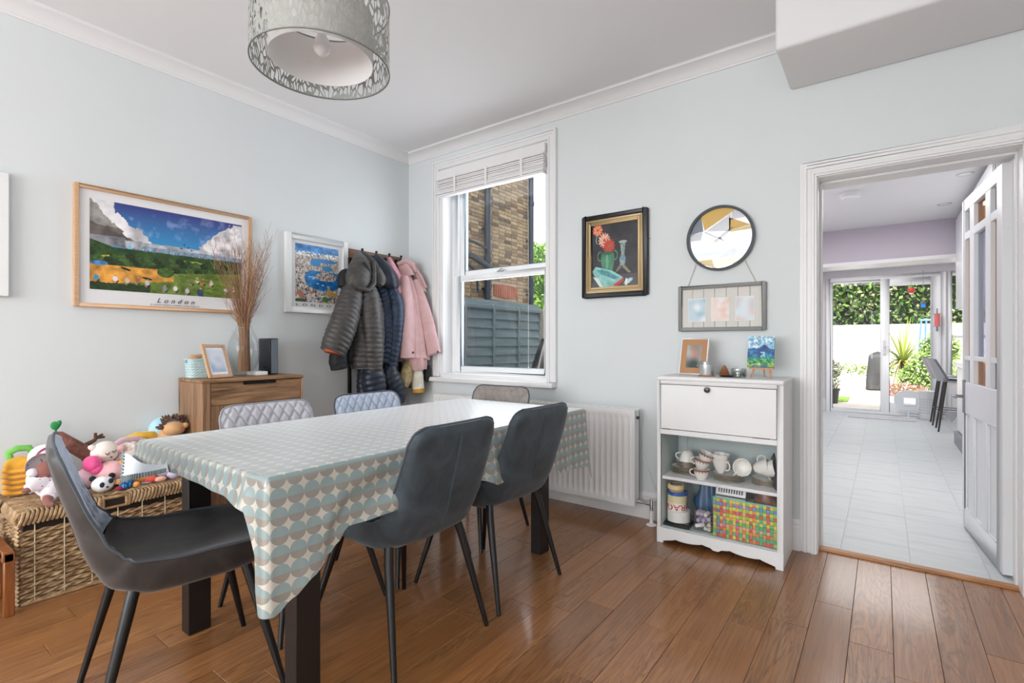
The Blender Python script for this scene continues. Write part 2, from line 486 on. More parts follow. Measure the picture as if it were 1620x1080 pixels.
# architrave of the doorway, stepped moulding
def architrave(name, x0, x1, ztop, w, Y, parent=None, bottom=0, steps=((0, .012), (.22, .022), (.42, .017), (.68, .026), (.86, .02)), m=None, label=None):
    mb = MB(); n = len(steps)
    for i, (p, d) in enumerate(steps):
        q = steps[i + 1][0] if i + 1 < n else 1
        a, b = w * p, w * q                       # distance from the outer edge
        mb.box((x0 - w + a, Y - d, bottom), (x0 - w + b, Y, ztop + w - a))
        mb.box((x1 + w - b, Y - d, bottom), (x1 + w - a, Y, ztop + w - a))
        mb.box((x0 - w + b, Y - d, ztop + w - b), (x1 + w - b, Y, ztop + w - a))
    return struct(name, mb, m or WHITE, parent, angle=0, bevel=.0015, label=label)
architrave('trim_4', 3.172, 3.957, 2.005, .08, YB, label='stepped white architrave around the kitchen doorway')
mb = MB()
mb.box((3.16, YB - .005, 0), (3.176, YB + .27, 2.01)).box((3.953, YB - .005, 0), (3.969, YB + .27, 2.01)).box((3.16, YB - .005, 2.0), (3.969, YB + .27, 2.016))
mb.box((3.176, YB + .1, 0), (3.188, YB + .135, 1.99)).box((3.944, YB + .1, 0), (3.953, YB + .135, 1.99)).box((3.176, YB + .1, 1.988), (3.953, YB + .135, 2.0))
struct('trim_5', mb, WHITE, angle=0, bevel=.002, label='white door lining of the kitchen doorway')
obj_t = struct('trim_6', MB().prism([(0, 0), (.045, .0), (.04, .012), (.005, .012)], lambda u, v, t: (3.176 + .777 * t, YB + .064 + u * 1.1, v + .001)), OAKT, label='oak threshold strip between the two floors')

# kitchen shell
KX0, KX1, KY1 = 2.55, 4.75, 9.9
TILE = mat('pale_stone_tile', 'c9cecf', .42, noise=(9, .09), stretch=(.35, 2.2, 1), bump=(30, .25))
kf = struct('floor', box((KX0 - .1, YB + .09, -.05), (KX1, KY1 + .05, -.0025)), mat('tile_grout', 'bfc5c5', .6), angle=0)
for i in range(-1, 8):
    x0 = 2.67 + .3 * i
    y = 3.245 - (.0 if i % 2 else .3) + .57
    y = 3.22
    st = .595 if i % 2 else .3
    while y < KY1:
        y1 = y + st; st = .6
        a, b = max(x0, KX0), min(x0 + .2975, KX1)
        if b > a + .02: obj('tile', box((a, y + .0015, -.012), (b, min(y1 - .0015, KY1), 0)), TILE, kf, angle=0, origin=((a + b) / 2, y, 0))
        y = y1
struct('wall_kitchen_left', box((KX0 - .25, YB + .26, -.1), (KX0, KY1, 2.6)), LAV, angle=0)
struct('wall_kitchen_right', box((KX1, YB + .26, -.1), (KX1 + .2, KY1, 2.6)), KWALL, angle=0)
mbk = MB().box((KX0 - .2, KY1, -.1), (2.69, KY1 + .25, 2.6)).box((2.69, KY1, 2.19), (KX1 + .2, KY1 + .25, 2.6)).box((4.21, KY1, -.1), (4.235, KY1 + .25, 2.19)).box((4.235, KY1, -.1), (KX1 + .2, KY1 + .25, .55))
mbk.box((4.70, KY1, .55), (KX1 + .2, KY1 + .25, 2.19))
struct('wall_kitchen_back', mbk, KWALL, angle=0)
struct('ceiling', box((KX0 - .1, YB + .2, 2.4), (KX1 + .1, 7.0, 2.55)), CEIL, angle=0)
struct('ceiling', box((KX0 - .1, 7.0, 2.3), (KX1 + .1, KY1 + .2, 2.55)), KWALL, angle=0)
struct('trim_7', box((KX0, 6.82, 2.03), (KX1, 7.15, 2.42)), LAV, angle=0, label='lavender painted beam across the kitchen')
struct('trim_8', box((KX0, 6.80, 1.992), (KX1, 7.17, 2.03)), WHITE, angle=0, label='white strip along the foot of the beam')
struct('baseboard_kitchen_left', box((KX0, 3.4, 0), (KX0 + .018, KY1, .14)), WHITE, bevel=.004)
struct('baseboard_kitchen_back', box((KX0, KY1 - .018, 0), (2.69, KY1, .2)), WHITE, bevel=.004)

# patio doors
pd = struct('door_2', MB().box((2.69, 9.86, 0), (2.75, 9.96, 2.19)).box((4.15, 9.86, 0), (4.21, 9.96, 2.19)).box((2.75, 9.86, 2.13), (4.15, 9.96, 2.19)).box((2.75, 9.86, .0), (4.15, 9.96, .045)), UPVC, bevel=.004)
def leaf(x0, x1, z0, z1, y, sw, bot, nm='door_leaf'):
    f = struct(nm, MB().box((x0, y, z0), (x0 + sw, y + .05, z1)).box((x1 - sw, y, z0), (x1, y + .05, z1)).box((x0 + sw, y, z1 - sw), (x1 - sw, y + .05, z1)).box((x0 + sw, y, z0), (x1 - sw, y + .05, z0 + bot)), UPVC, pd, bevel=.004)
    struct('pane', box((x0 + sw - .01, y + .02, z0 + bot - .01), (x1 - sw + .01, y + .028, z1 - sw + .01)), GLASS, f, angle=0)
    return f
leaf(2.75, 3.45, .045, 2.13, 9.91, .03, .03)
l2 = leaf(3.42, 4.15, .045, 2.13, 9.86, .115, .15)
obj('handle', MB().box((3.455, 9.845, .95), (3.485, 9.86, 1.17)).tube([(3.47, 9.85, 1.08), (3.47, 9.815, 1.08), (3.58, 9.812, 1.08)], .009), mat('white_handle', 'e4e4e4', .3), l2)
# kitchen window right of the patio doors
kw = struct('window_2', MB().box((4.235, 9.88, .55), (4.28, 9.96, 2.19)).box((4.66, 9.88, .55), (4.70, 9.96, 2.19)).box((4.28, 9.88, .55), (4.66, 9.96, .6)).box((4.28, 9.88, 2.13), (4.66, 9.96, 2.19)).box((4.28, 9.885, 1.2), (4.66, 9.93, 1.24)), UPVC, bevel=.003)
struct('pane', box((4.27, 9.915, .59), (4.67, 9.922, 2.14)), GLASS, kw, angle=0)

# main window: reveal, frame, two sashes, sill, architrave
w1 = struct('window_1', MB().box((.39, YB - .004, .865), (.43, YB + .25, 2.56)).box((1.462, YB - .004, .865), (1.50, YB + .25, 2.56)).box((.39, YB - .004, 2.56), (1.50, YB + .25, 2.61)), WHITE, angle=0, bevel=.002)
FY = 3.24
struct('frame', MB().box((.43, FY, .86), (.50, FY + .07, 2.56)).box((1.43, FY, .86), (1.465, FY + .07, 2.56)).box((.50, FY, 2.47), (1.43, FY + .07, 2.56)).box((.50, FY, .845), (1.43, FY + .07, .885)), UPVC, w1, bevel=.003)
def sash(x0, x1, z0, z1, y, s, bot, top):
    f = struct('sash', MB().box((x0, y, z0), (x0 + s, y + .04, z1)).box((x1 - s + .012, y, z0), (x1, y + .04, z1)).box((x0 + s, y, z1 - top), (x1 - s + .012, y + .04, z1)).box((x0 + s, y, z0), (x1 - s + .012, y + .04, z0 + bot)), UPVC, w1, bevel=.004, segs=2)
    struct('pane', box((x0 + s - .01, y + .018, z0 + bot - .01), (x1 - s + .02, y + .024, z1 - top + .01)), GLASS, f, angle=0)
    struct('gasket', MB().box((x0 + s, y + .004, z0 + bot), (x0 + s + .004, y + .018, z1 - top)).box((x0 + s, y + .004, z0 + bot), (x1 - s + .012, y + .018, z0 + bot + .004)), mat('grey_gasket', '8899a8', .5), f, angle=0)
sash(.495, 1.44, 1.665, 2.48, FY + .035, .055, .075, .05)
ls = sash(.46, 1.45, .88, 1.70, FY - .005, .075, .045, .05)
obj('catch', MB().box((.93, FY - .008, 1.70), (1.0, FY + .03, 1.708)).tube([(.95, FY - .005, 1.71), (.99, FY - .02, 1.722), (1.02, FY - .02, 1.71)], .004), mat('catch_metal', 'b8b8b8', .3, 1), w1)
architrave('trim_9', .395, 1.493, 2.60, .07, YB, bottom=.84, steps=((0, .03), (.2, .022), (.5, .018), (.8, .024)), label='white architrave around the window')
struct('trim_10', MB().box((.285, YB - .075, .80), (1.56, YB, .835)).box((.41, YB - .01, .80), (1.48, YB + .14, .868)), WHITE, bevel=.006, segs=2, label='white sill board under the window')

bw = struct('window_3', MB().box((.3, -3.5, .6), (.36, -3.42, 2.5)).box((3.04, -3.5, .6), (3.1, -3.42, 2.5)).box((.36, -3.5, 2.44), (3.04, -3.42, 2.5)).box((.36, -3.5, .6), (3.04, -3.42, .66)).box((1.2, -3.5, .66), (1.26, -3.42, 2.44)).box((2.14, -3.5, .66), (2.2, -3.42, 2.44)), UPVC, bevel=.004)
struct('pane', box((.35, -3.465, .65), (3.05, -3.459, 2.45)), GLASS, bw, angle=0)

# blind gathered at the head of the window
bl = thing('venetian_blind', (.95, 3.12, 2.36), 'white venetian blind gathered up at the top of the side window', 'blind')
BW = mat('blind_white', 'eceaea', .45)
obj('headrail', MB().box((.405, 3.085, 2.505), (1.485, 3.122, 2.575)), BW, bl, bevel=.003)
for k in range(9):
    z = 2.376 + k * .0145
    yy = 3.078 + .010 * math.sin(k / 8 * PI) - .012
    yy -= random.uniform(0, .004)
    obj('slat', MB().obox((.945, yy + .026, z + .001), (1.07, .05, .0118), (random.uniform(-.05, .05), random.uniform(-.001, .001), 0)), BW, bl, bevel=.002)
obj('bottom_rail', box((.41, 3.068, 2.352), (1.48, 3.122, 2.370)), BW, bl, bevel=.004)
for x in (.62, .95, 1.29):
    obj('ladder_tape', MB().box((x - .012, 3.064, 2.352), (x + .012, 3.066, 2.506)), BW, bl, angle=0)
obj('lift_cord', MB().tube([(1.35, 3.066, 2.5), (1.352, 3.07, 1.7), (1.35, 3.075, .95)], .0014, 5).ell((1.35, 3.075, .94), (.005, .005, .014)), BW, bl)
# ---------------------------------------------------------------- side return seen through the window
gz = -.12
struct('floor', box((-30, 3.3, gz - .05), (30, 60, gz)), mat('paving', 'cfc4b4', .9, noise=(3, .08)), angle=0, label='pale paving of the garden')
BR = bpy.data.materials.new('stock_brick'); BR.use_nodes = True
t = NT(BR); oi = t.new('ObjectInfo')
nz = t.noise(t.coord((1, 1, 1), rnd=True), 14, 4)
c1 = t.ramp(oi.outputs['Random'], [(0, lin('4c443a')), (.2, lin('8e7f68')), (.5, lin('ab9a7c')), (.8, lin('9c8868')), (1, lin('6c5a4a'))])
c2 = t.mix(t.ramp(nz, [(.4, (0, 0, 0)), (.75, (.6, .6, .6))]), c1, lin('5c5242'))
t.link(c2, t.b.inputs['Base Color']); t.b.inputs['Roughness'].default_value = .9; t.bump(nz, .5, .006)
BRS = bpy.data.materials.new('stock_brick_mass'); BRS.use_nodes = True
t = NT(BRS); gi = t.new('NewGeometry')
nz = t.noise(t.coord(), 10, 4)
c1 = t.ramp(gi.outputs['Random Per Island'], [(0, lin('4c443a')), (.2, lin('8e7f68')), (.5, lin('ab9a7c')), (.8, lin('9c8868')), (1, lin('6c5a4a'))])
t.link(t.mix(t.ramp(nz, [(.4, (0, 0, 0)), (.75, (.6, .6, .6))]), c1, lin('5c5242')), t.b.inputs['Base Color']); t.b.inputs['Roughness'].default_value = .9
REDB = mat('red_brick', '9c6450', .85, noise=(6, .2))
REDP = mat('red_painted_brick', '9a5040', .85, noise=(6, .2))
MORT = mat('mortar', 'b4aa9a', .95)
nh = thing('neighbour_house', (-3.2, 7.5, gz), 'yellow stock brick neighbouring house seen through the side window', 'house')
obj('wall', MB().box((-3.3, 3.6, gz), (-3.012, 9.72, 7.5)), MORT, nh, angle=0)
bm_ = box((0, -.103, -.030), (.016, .103, .030))
proto = None; rest = MB(); nb = 0
rq = random.Random(4)
for r in range(0, 64):
    z = 1.02 + r * .075
    y = 9.64 - (.11 if r % 2 else 0); first = True
    while y > 4.6:
        hw = .105 if not (first and r % 2 == 0) else .05
        if first and r % 2 == 0: yc = 9.72 - .052; 
        else: yc = y
        arch = (8.33 < yc < 9.18 and 2.05 < z < 2.42) or (6.75 < yc < 7.3 and 2.1 < z < 2.5)
        vis = 6.75 < yc < 9.7 and 1.9 < z < 3.95
        if not arch:
            if vis and nb < 296:
                if proto is None:
                    proto = obj('brick', bm_, BR, nh, angle=0, local=True, origin=(0, 0, 0)); proto.location = Vector((-3.012, yc, z)) - nh.location; o = proto
                else:
                    o = proto.copy(); COL.objects.link(o); o.location = Vector((-3.012 + rq.uniform(-.003, .004), yc, z)) - nh.location
                o.scale = (1, hw / .105, 1); nb += 1
            else:
                rest.box((-3.012, yc - hw + .002, z - .030), (-2.996 + rq.uniform(-.003, .003), yc + hw - .002, z + .030))
        y = (yc - hw - .01) - .105; first = False
obj('brickwork', rest, BRS, nh, angle=0, kind='stuff')
# soldier course of red bricks over the covered window
for k in range(11):
    y = 8.36 + k * .076
    obj('lintel_brick', box((-3.012, y, 2.06 + .008 * abs(k - 5)), (-2.985, y + .064, 2.34 + .004 * (5 - abs(k - 5)))), REDB, nh, angle=0, bevel=.003)
obj('lintel_brick', box((-3.012, 6.75, 2.2), (-2.99, 7.28, 2.5)), REDP, nh, angle=0)
obj('window', box((-3.012, 6.7, 1.9), (-3.0, 7.28, 2.19)), mat('dark_glass', '151a20', .2), nh, angle=0)
PIPE = mat('black_pipe_paint', '1c2836', .35)
for nm, y, r in (('soil_pipe', 8.05, .062), ('down_pipe', 9.60, .055)):
    pp = thing(nm, (-2.9, y, gz), 'thick black soil pipe on brick wall with branch pipes' if r > .06 else 'dark blue downpipe at right corner of the brick house', 'pipe')
    mb = MB().tube([(-2.91, y, gz), (-2.91, y, 7.4)], r, 14)
    for z in (1.5, 2.75, 4.2): mb.tube([(-2.91, y, z), (-2.91, y, z + .09)], r * 1.22, 14)
    obj('pipe', mb, PIPE, pp)
    if r > .06:
        obj('branch', MB().tube([(-2.86, 6.4, 3.12), (-2.86, 7.6, 3.06), (-2.88, 8.0, 3.0)], .028, 10), PIPE, pp)
        obj('branch', MB().tube([(-2.84, 6.2, 2.82), (-2.84, 7.5, 2.78), (-2.88, 8.0, 2.66)], .06, 12), PIPE, pp)
        obj('branch', MB().tube([(-2.86, 6.4, 2.66), (-2.86, 7.4, 2.62), (-2.86, 7.65, 2.5), (-2.86, 7.7, 2.1)], .025, 10), PIPE, pp)
        obj('branch', MB().tube([(-2.9, 8.05, 2.64), (-2.9, 8.4, 2.62), (-2.9, 8.62, 2.60)], .035, 10), PIPE, pp)
    for z in (2.2, 3.4):
        obj('bracket', MB().box((-3.0, y - r - .03, z), (-2.9, y + r + .03, z + .03)), PIPE, pp)

nh.location.y -= .2
for o in COL.objects:
    if o.name in ('soil_pipe', 'down_pipe'): o.location.y -= .2
# fence of feather boards
FEN = mat('grey_green_fence_stain', '64767a', .8, noise=(5, .16), stretch=(1, .25, 3), bump=(20, .2))
fe = thing('fence', (-1.7, 6.7, gz), 'grey green overlapping board fence in front of the brick house', 'fence')
for b in range(5):
    y1 = 7.88 - b * .70; y0 = y1 - .70
    for r in range(13):
        z0 = gz + .02 + r * .147
        mb = MB().grid(lambda u, v: (0, 0, 0), 1, 1); mb = MB()
        tl = rq.uniform(-.008, .008)
        x0, x1 = -1.695, -1.672
        mb.add([(x1, y0, z0 + tl), (x1, y1, z0 - tl), (x0 - .008, y1, z0 + .16), (x0 - .008, y0, z0 + .16), (x1 - .016, y0, z0 + tl), (x1 - .016, y1, z0 - tl), (x0 - .018, y1, z0 + .16), (x0 - .018, y0, z0 + .16)],
               [(0, 1, 2, 3), (7, 6, 5, 4), (0, 4, 5, 1), (1, 5, 6, 2), (2, 6, 7, 3), (3, 7, 4, 0)])
        obj('board', mb, FEN, fe, angle=0)
    obj('batten', box((-1.672, y1 - .022, gz), (-1.645, y1 + .022, 1.76)), FEN, fe, angle=0, bevel=.003)
obj('cap_rail', box((-1.72, 4.4, 1.68), (-1.655, 7.90, 1.735)), FEN, fe, angle=0, bevel=.004)
tag(fe)
obj('fence_post', MB().box((-1.74, 7.915, gz), (-1.63, 8.02, 1.74)), mat('weathered_post', '8c8274', .9, noise=(8, .15)), None, bevel=.006, label='weathered grey post at the right end of the fence', cat='fence post')
f2 = thing('fence', (-1.72, 9.6, gz), 'second stretch of board fence beyond the weathered post', 'fence')
for r in range(11): obj('board', box((-1.72, 8.03, gz + .02 + r * .147), (-1.70 + .004 * (r % 2), 10.6, gz + .16 + r * .147)), FEN, f2, angle=0)
# covered heap by the fence
rs = MB().grid(lambda u, v: (-.55 + .32 * math.cos(2 * PI * u) * (1 - .55 * v ** 2) + .015 * math.sin(u * 40 + v * 5), 6.55 + .78 * math.sin(2 * PI * u) * (1 - .62 * v ** 1.5), gz + 1.36 * v + .10 * v * math.sin(2 * PI * u)), 60, 16, close=True).ell((-.55, 6.6, gz + 1.30), (.15, .30, .09))
obj('tarpaulin', rs, mat('black_sheeting', '121418', .45), None, label='black sheeting draped over a heap beside the fence', cat='tarpaulin')

# leaves
def leafcloud(name, blobs, n, size, cols, parent, seed=1, thin=.5):
    rr = np.random.RandomState(seed); vs = []; fs = []; k = 0
    wts = np.array([b[3] * b[4] * b[5] for b in blobs]) ** (2 / 3); wts /= wts.sum()
    ch = rr.choice(len(blobs), n, p=wts)
    for i in range(n):
        b = blobs[ch[i]]; d = rr.randn(3); d /= np.linalg.norm(d) + 1e-6; q = rr.rand() ** .25
        p = np.array(b[:3]) + d * q * np.array(b[3:6]); a = rr.randn(3); a /= np.linalg.norm(a); c = np.cross(a, rr.randn(3)); c /= np.linalg.norm(c)
        s = size * (.6 + .8 * rr.rand())
        vs += [p - a * s, p + c * s * thin, p + a * s, p - c * s * thin]; fs.append((k, k + 1, k + 2, k + 3)); k += 4
    me = bpy.data.meshes.new(name); off = np.array(worldloc(parent))
    me.from_pydata([tuple(v - off) for v in vs], [], fs)
    m = bpy.data.materials.new(name); m.use_nodes = True; t = NT(m); g = t.new('NewGeometry')
    t.link(t.ramp(g.outputs['Random Per Island'], [(j / (len(cols) - 1), lin(c)) for j, c in enumerate(cols)]), t.b.inputs['Base Color'])
    t.b.inputs['Roughness'].default_value = .5
    me.materials.append(m)
    o = bpy.data.objects.new(name, me); COL.objects.link(o); o.parent = parent; o['kind'] = 'stuff'
    return o
BARK = mat('bark', '4a3c2e', .9)
def plant(name, loc, blobs, n, size, cols, label, cat, seed=1, thin=.5, stems=5, core=None):
    t = thing(name, loc, label, cat)
    leafcloud('foliage', blobs, n, size, cols, t, seed, thin)
    mb = MB(); r = random.Random(seed)
    for i in range(stems):
        b = r.choice(blobs); mb.tube([(loc[0] + r.uniform(-.03, .03), loc[1], loc[2]), ((loc[0] + b[0]) / 2, (loc[1] + b[1]) / 2, (loc[2] + b[2]) / 2), b[:3]], [.02, .013, .006], 5)
    obj('stem', mb, BARK, t)
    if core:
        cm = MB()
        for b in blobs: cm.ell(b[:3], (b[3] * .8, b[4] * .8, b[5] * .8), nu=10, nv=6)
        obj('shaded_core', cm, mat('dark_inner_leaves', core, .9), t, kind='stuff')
    return t
plant('tree', (-5.6, 14.2, gz), [(-5.9, 14.2, 3.0, 1.5, 1.3, 1.5), (-5.3, 13.9, 1.9, 1.3, 1, 1.2), (-6.6, 14.4, 3.6, 1.0, 1, 1.1)], 7000, .075, ['3c6a1c', '6b9a33', '98b84e', '55802a'], 'light green tree behind the corner of the brick house', 'tree', 3, core='31501c')
plant('rose_bush', (-3.6, 12.0, gz), [(-3.5, 11.9, 1.7, .7, .6, .7), (-3.9, 11.8, 1.2, .7, .6, .8)], 2600, .055, ['3f6a22', '668f35', '9bb25a', 'b0474d', 'd8c79a'], 'green bush with red blooms beyond the fence end', 'bush', 5)

# ---------------------------------------------------------------- garden beyond the patio doors
GW = mat('white_render_wall', 'f2f2f0', .9)
struct('wall_garden', box((-3, 19.2, gz), (14, 19.45, 1.70)), GW, angle=0)
hd = thing('hedge', (4, 20.6, gz), 'tall dense green hedge rising behind the white garden wall', 'hedge')
bl_ = [(x, 20.7 + .25 * math.sin(x * 1.7), z, .95, .85, .9) for x in np.arange(0, 9.5, .9) for z in (1.9, 3.0, 4.1)]
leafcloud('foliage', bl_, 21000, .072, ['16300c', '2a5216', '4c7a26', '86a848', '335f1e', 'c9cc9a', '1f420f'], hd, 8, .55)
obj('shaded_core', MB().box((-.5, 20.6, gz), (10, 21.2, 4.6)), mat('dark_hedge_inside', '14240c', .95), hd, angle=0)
obj('grass_strip', MB().grid(lambda u, v: (2.35 + .5 * u, 12.75 + 1.2 * v, gz + .012 + .008 * math.sin(u * 40) * math.cos(v * 37)), 24, 40), mat('lawn', '7fa63c', .9, noise=(30, .3)), None, label='small strip of bright green grass behind the black pot', cat='grass', kind='stuff')
struct('trim_11', MB().box((1.0, 18.2, gz), (3.75, 18.32, .16)), mat('bed_white', 'e8e4de', .8), bevel=.01, label='low white wall of the raised flower bed')
plant('bed_plants', (2.7, 18.7, gz), [(2.3 + .33 * i, 18.6, .32 + .05 * (i % 2), .2, .15, .17) for i in range(5)], 500, .045, ['6f9a3c', 'a7c25c', '4c7a2c'], 'sparse low plants growing in the white raised bed', 'plants', 6, stems=8)
# pot plant
pt = thing('pot_plant', (2.53, 12.4, gz), 'small leafy shrub in square black pot outside the left patio pane', 'pot plant')
obj('pot', MB().lathe([(.0, 0), (.12, 0), (.15, .27), (.165, .27), (.165, .31), (.14, .31), (.135, .27), (0, .26)], 20, (2.58, 12.4, gz)), mat('black_plastic', '16181a', .5), pt)
leafcloud('foliage', [(2.58, 12.4, .38, .17, .15, .24), (2.64, 12.4, .60, .13, .12, .18)], 620, .032, ['3f5c38', '6f8a5c', 'b9a9a0', '2c4426'], pt, 3)
# covered barbecue
bq = MB()
def bqf(u, v):
    a = 2 * PI * u; k = .036 * math.sin(a * 9 + v * 2) * (1 - v) + .02 * math.sin(a * 5 + v * 6)
    r = (.46 - .10 * v if v < .85 else .375 * max(0.0, math.cos((v - .85) / .15 * PI / 2)) ** .6) + k * (1 if v < .9 else .2)
    cx = max(-.8, min(.8, math.cos(a) * 1.25)); cy = max(-.8, min(.8, math.sin(a) * 1.25))
    return (3.34 + r * cx * .66, 16.6 + r * cy * .75, gz + .03 + 1.0 * v)
bq.grid(bqf, 72, 24, close=True)
obj('barbecue_cover', bq, mat('dark_grey_cover', '3c3e40', .6), None, angle=60, label='barbecue under a loose dark grey cover on the patio', cat='barbecue')
# cordyline
cd = thing('cordyline', (3.88, 17.2, gz), 'spiky yellow green cordyline behind the right patio pane', 'plant')
cm_ = [mat('spiky_leaf_green', '9cae4a', .5), mat('spiky_leaf_yellow', 'd9c65a', .5), mat('spiky_leaf_dark', '5f7f3a', .5)]
rc = random.Random(9)
for i in range(130):
    a = rc.uniform(0, 2 * PI); up = rc.uniform(-.15, 1.0); L = rc.uniform(.9, 1.3); m = MB(); w = .026; z0 = .62
    vs = []
    for s in range(7):
        q = s / 6; rr_ = L * q * (.25 + .75 * max(0, 1 - max(0, up)) ** .8) * (1 - .08 * q); z = z0 + L * (up * 1.05 * q - .75 * q * q * (1 - max(0, up)) * .9)
        ww = w * (1 - q) ** .6 + .002
        vs += [(3.88 + math.cos(a) * rr_ - math.sin(a) * ww, 17.2 + math.sin(a) * rr_ + math.cos(a) * ww, z), (3.88 + math.cos(a) * rr_ + math.sin(a) * ww, 17.2 + math.sin(a) * rr_ - math.cos(a) * ww, z - .008)]
    m.add(vs, [(2 * s, 2 * s + 1, 2 * s + 3, 2 * s + 2) for s in range(6)])
    obj('leaf', m, cm_[0 if up > .5 else (1 if i % 2 else 2)], cd)
obj('trunk', MB().tube([(3.88, 17.2, gz), (3.88, 17.2, .66)], [.07, .05], 10), BARK, cd)
plant('round_bush', (4.45, 15.6, gz), [(4.38, 15.6, .45, .52, .45, .50), (4.05, 15.6, .25, .35, .3, .35), (4.55, 15.8, .95, .42, .38, .45)], 5600, .038, ['6f9a3c', 'a9c86a', 'c9dc9a', '4c7a2c'], 'pale green rounded bush at the right of the patio bed', 'bush', 12, core='34501f')
plant('flower_clump', (3.9, 15.3, gz), [(3.8, 14.95, .02, .26, .22, .18), (4.08, 14.95, .0, .22, .22, .15)], 1100, .035, ['6f8a3c', 'd88ea0', 'c96a7c', '8fae5a', 'f0d8d0'], 'low clump of pink flowers in front of the cordyline', 'flowers', 13)
# blue obelisk
ob = thing('garden_obelisk', (4.6, 18.5, gz), 'blue wooden obelisk plant support standing beside the cordyline', 'obelisk')
BL = mat('blue_paint', '6f9cc0', .6)
for i in range(6):
    for sgn in (-1, 1):
        x = (i - 2.5) / 2.5
        obj('slat', MB().tube([(4.6 + x * .38, 18.5 + sgn * .25, gz), (4.6 + x * .27, 18.5 + sgn * .1, 1.78)], .018, 4), BL, ob)
obj('cap', MB().box((4.30, 18.38, 1.76), (4.90, 18.62, 1.81)).ell((4.6, 18.5, 1.87), .06), BL, ob)
for z in (.4, 1.1): obj('rail', MB().box((4.30 + .09 * z, 18.26, z), (4.9 - .09 * z, 18.29, z + .035)), BL, ob)
# ---------------------------------------------------------------- dining chairs
def velvet(name, col, var=.12, rough=.55, sheen=.25, sc=7):
    m = bpy.data.materials.new(name); m.use_nodes = True; t = NT(m); c = lin(col)
    f = t.noise(t.coord(), sc, 4, .6, .8)
    t.link(t.ramp(f, [(.36, tuple(x * (1 - var) for x in c)), (.64, tuple(x * (1 + var * 1.7) for x in c))]), t.b.inputs['Base Color'])
    t.b.inputs['Roughness'].default_value = rough; t.b.inputs['Sheen Weight'].default_value = sheen; t.b.inputs['Sheen Roughness'].default_value = .35
    t.bump(t.noise(t.coord(), 180, 2), .12, .001)
    return m
SLATE = velvet('slate_blue_velvet', '3c4850', .26, .5, .2, 9)
SLATE_DIM = velvet('slate_velvet_shaded', '373534', .28, .5, .25, 9)  # same velvet as the slate, shade put into a darker colour
QUILT = velvet('quilted_velvet_lit', 'c2c1c8', .05)  # same quilting, light put into a paler colour
QUILTB = velvet('quilted_blue_grey_velvet', 'bcc8dc', .05)
QUILTT = velvet('quilted_velvet_shaded', '8f8782', .12)  # same quilting, dim light put into a darker, browner colour
LEG = mat('black_metal', '0c0c0d', .38)
PIPING = mat('piping_grey', '4a5058', .6)

PR = [(.245, .462), (.20, .470), (.10, .466), (-.02, .460), (-.10, .460), (-.165, .468), (-.205, .495), (-.228, .545), (-.252, .62), (-.280, .71), (-.304, .79), (-.318, .842)]
def curve(t):
    n = len(PR) - 1; x = t * n; i = min(int(x), n - 1); f = x - i
    p = [PR[max(0, min(n, i + k))] for k in (-1, 0, 1, 2)]
    return tuple(.5 * ((2 * p[1][d]) + (-p[0][d] + p[2][d]) * f + (2 * p[0][d] - 5 * p[1][d] + 4 * p[2][d] - p[3][d]) * f * f + (-p[0][d] + 3 * p[1][d] - 3 * p[2][d] + p[3][d]) * f ** 3) for d in (0, 1))
def interp(t, tab):
    for (a, x), (b, y) in zip(tab, tab[1:]):
        if t <= b:
            f = (t - a) / (b - a); f = f * f * (3 - 2 * f); return x + (y - x) * f
    return tab[-1][1]
HW = [(0, .17), (.05, .205), (.2, .225), (.45, .232), (.6, .225), (.75, .222), (.9, .218), (.955, .205), (.985, .18), (1, .155)]
LIP = [(0, .0), (.06, .024), (.25, .040), (.42, .052), (.52, .056), (.60, .046), (.68, .026), (.8, .014), (.9, .010), (1, .004)]
TH = [(0, .035), (.06, .066), (.2, .080), (.36, .076), (.46, .055), (.56, .034), (.8, .026), (.95, .020), (1, .010)]
def frame(t):
    y, z = curve(t); y2, z2 = curve(min(1, t + .01)); y1, z1 = curve(max(0, t - .01))
    ty, tz = y2 - y1, z2 - z1; L = math.hypot(ty, tz); return y, z, tz / L, -ty / L          # normal: up on the seat, forward on the back
def inner(t, s, lift=0):
    y, z, ny, nz = frame(t); w = interp(t, HW); l = interp(t, LIP) * abs(s) ** 2.6 + lift
    return (w * s, y + ny * l, z + nz * l)
def outer(t, s):
    y, z, ny, nz = frame(t); w = interp(t, HW); l = interp(t, LIP) * abs(s) ** 2.6; th = interp(t, TH)
    d = th * (1 - abs(s) ** 9) ** .5 if abs(s) < 1 else 0
    lo = -(d) + l * (1 if abs(s) > .985 else .35 + .65 * abs(s) ** 4)
    return ((w + .008 * (1 - abs(s) ** 6) * abs(s)) * s, y + ny * lo, z + nz * lo)
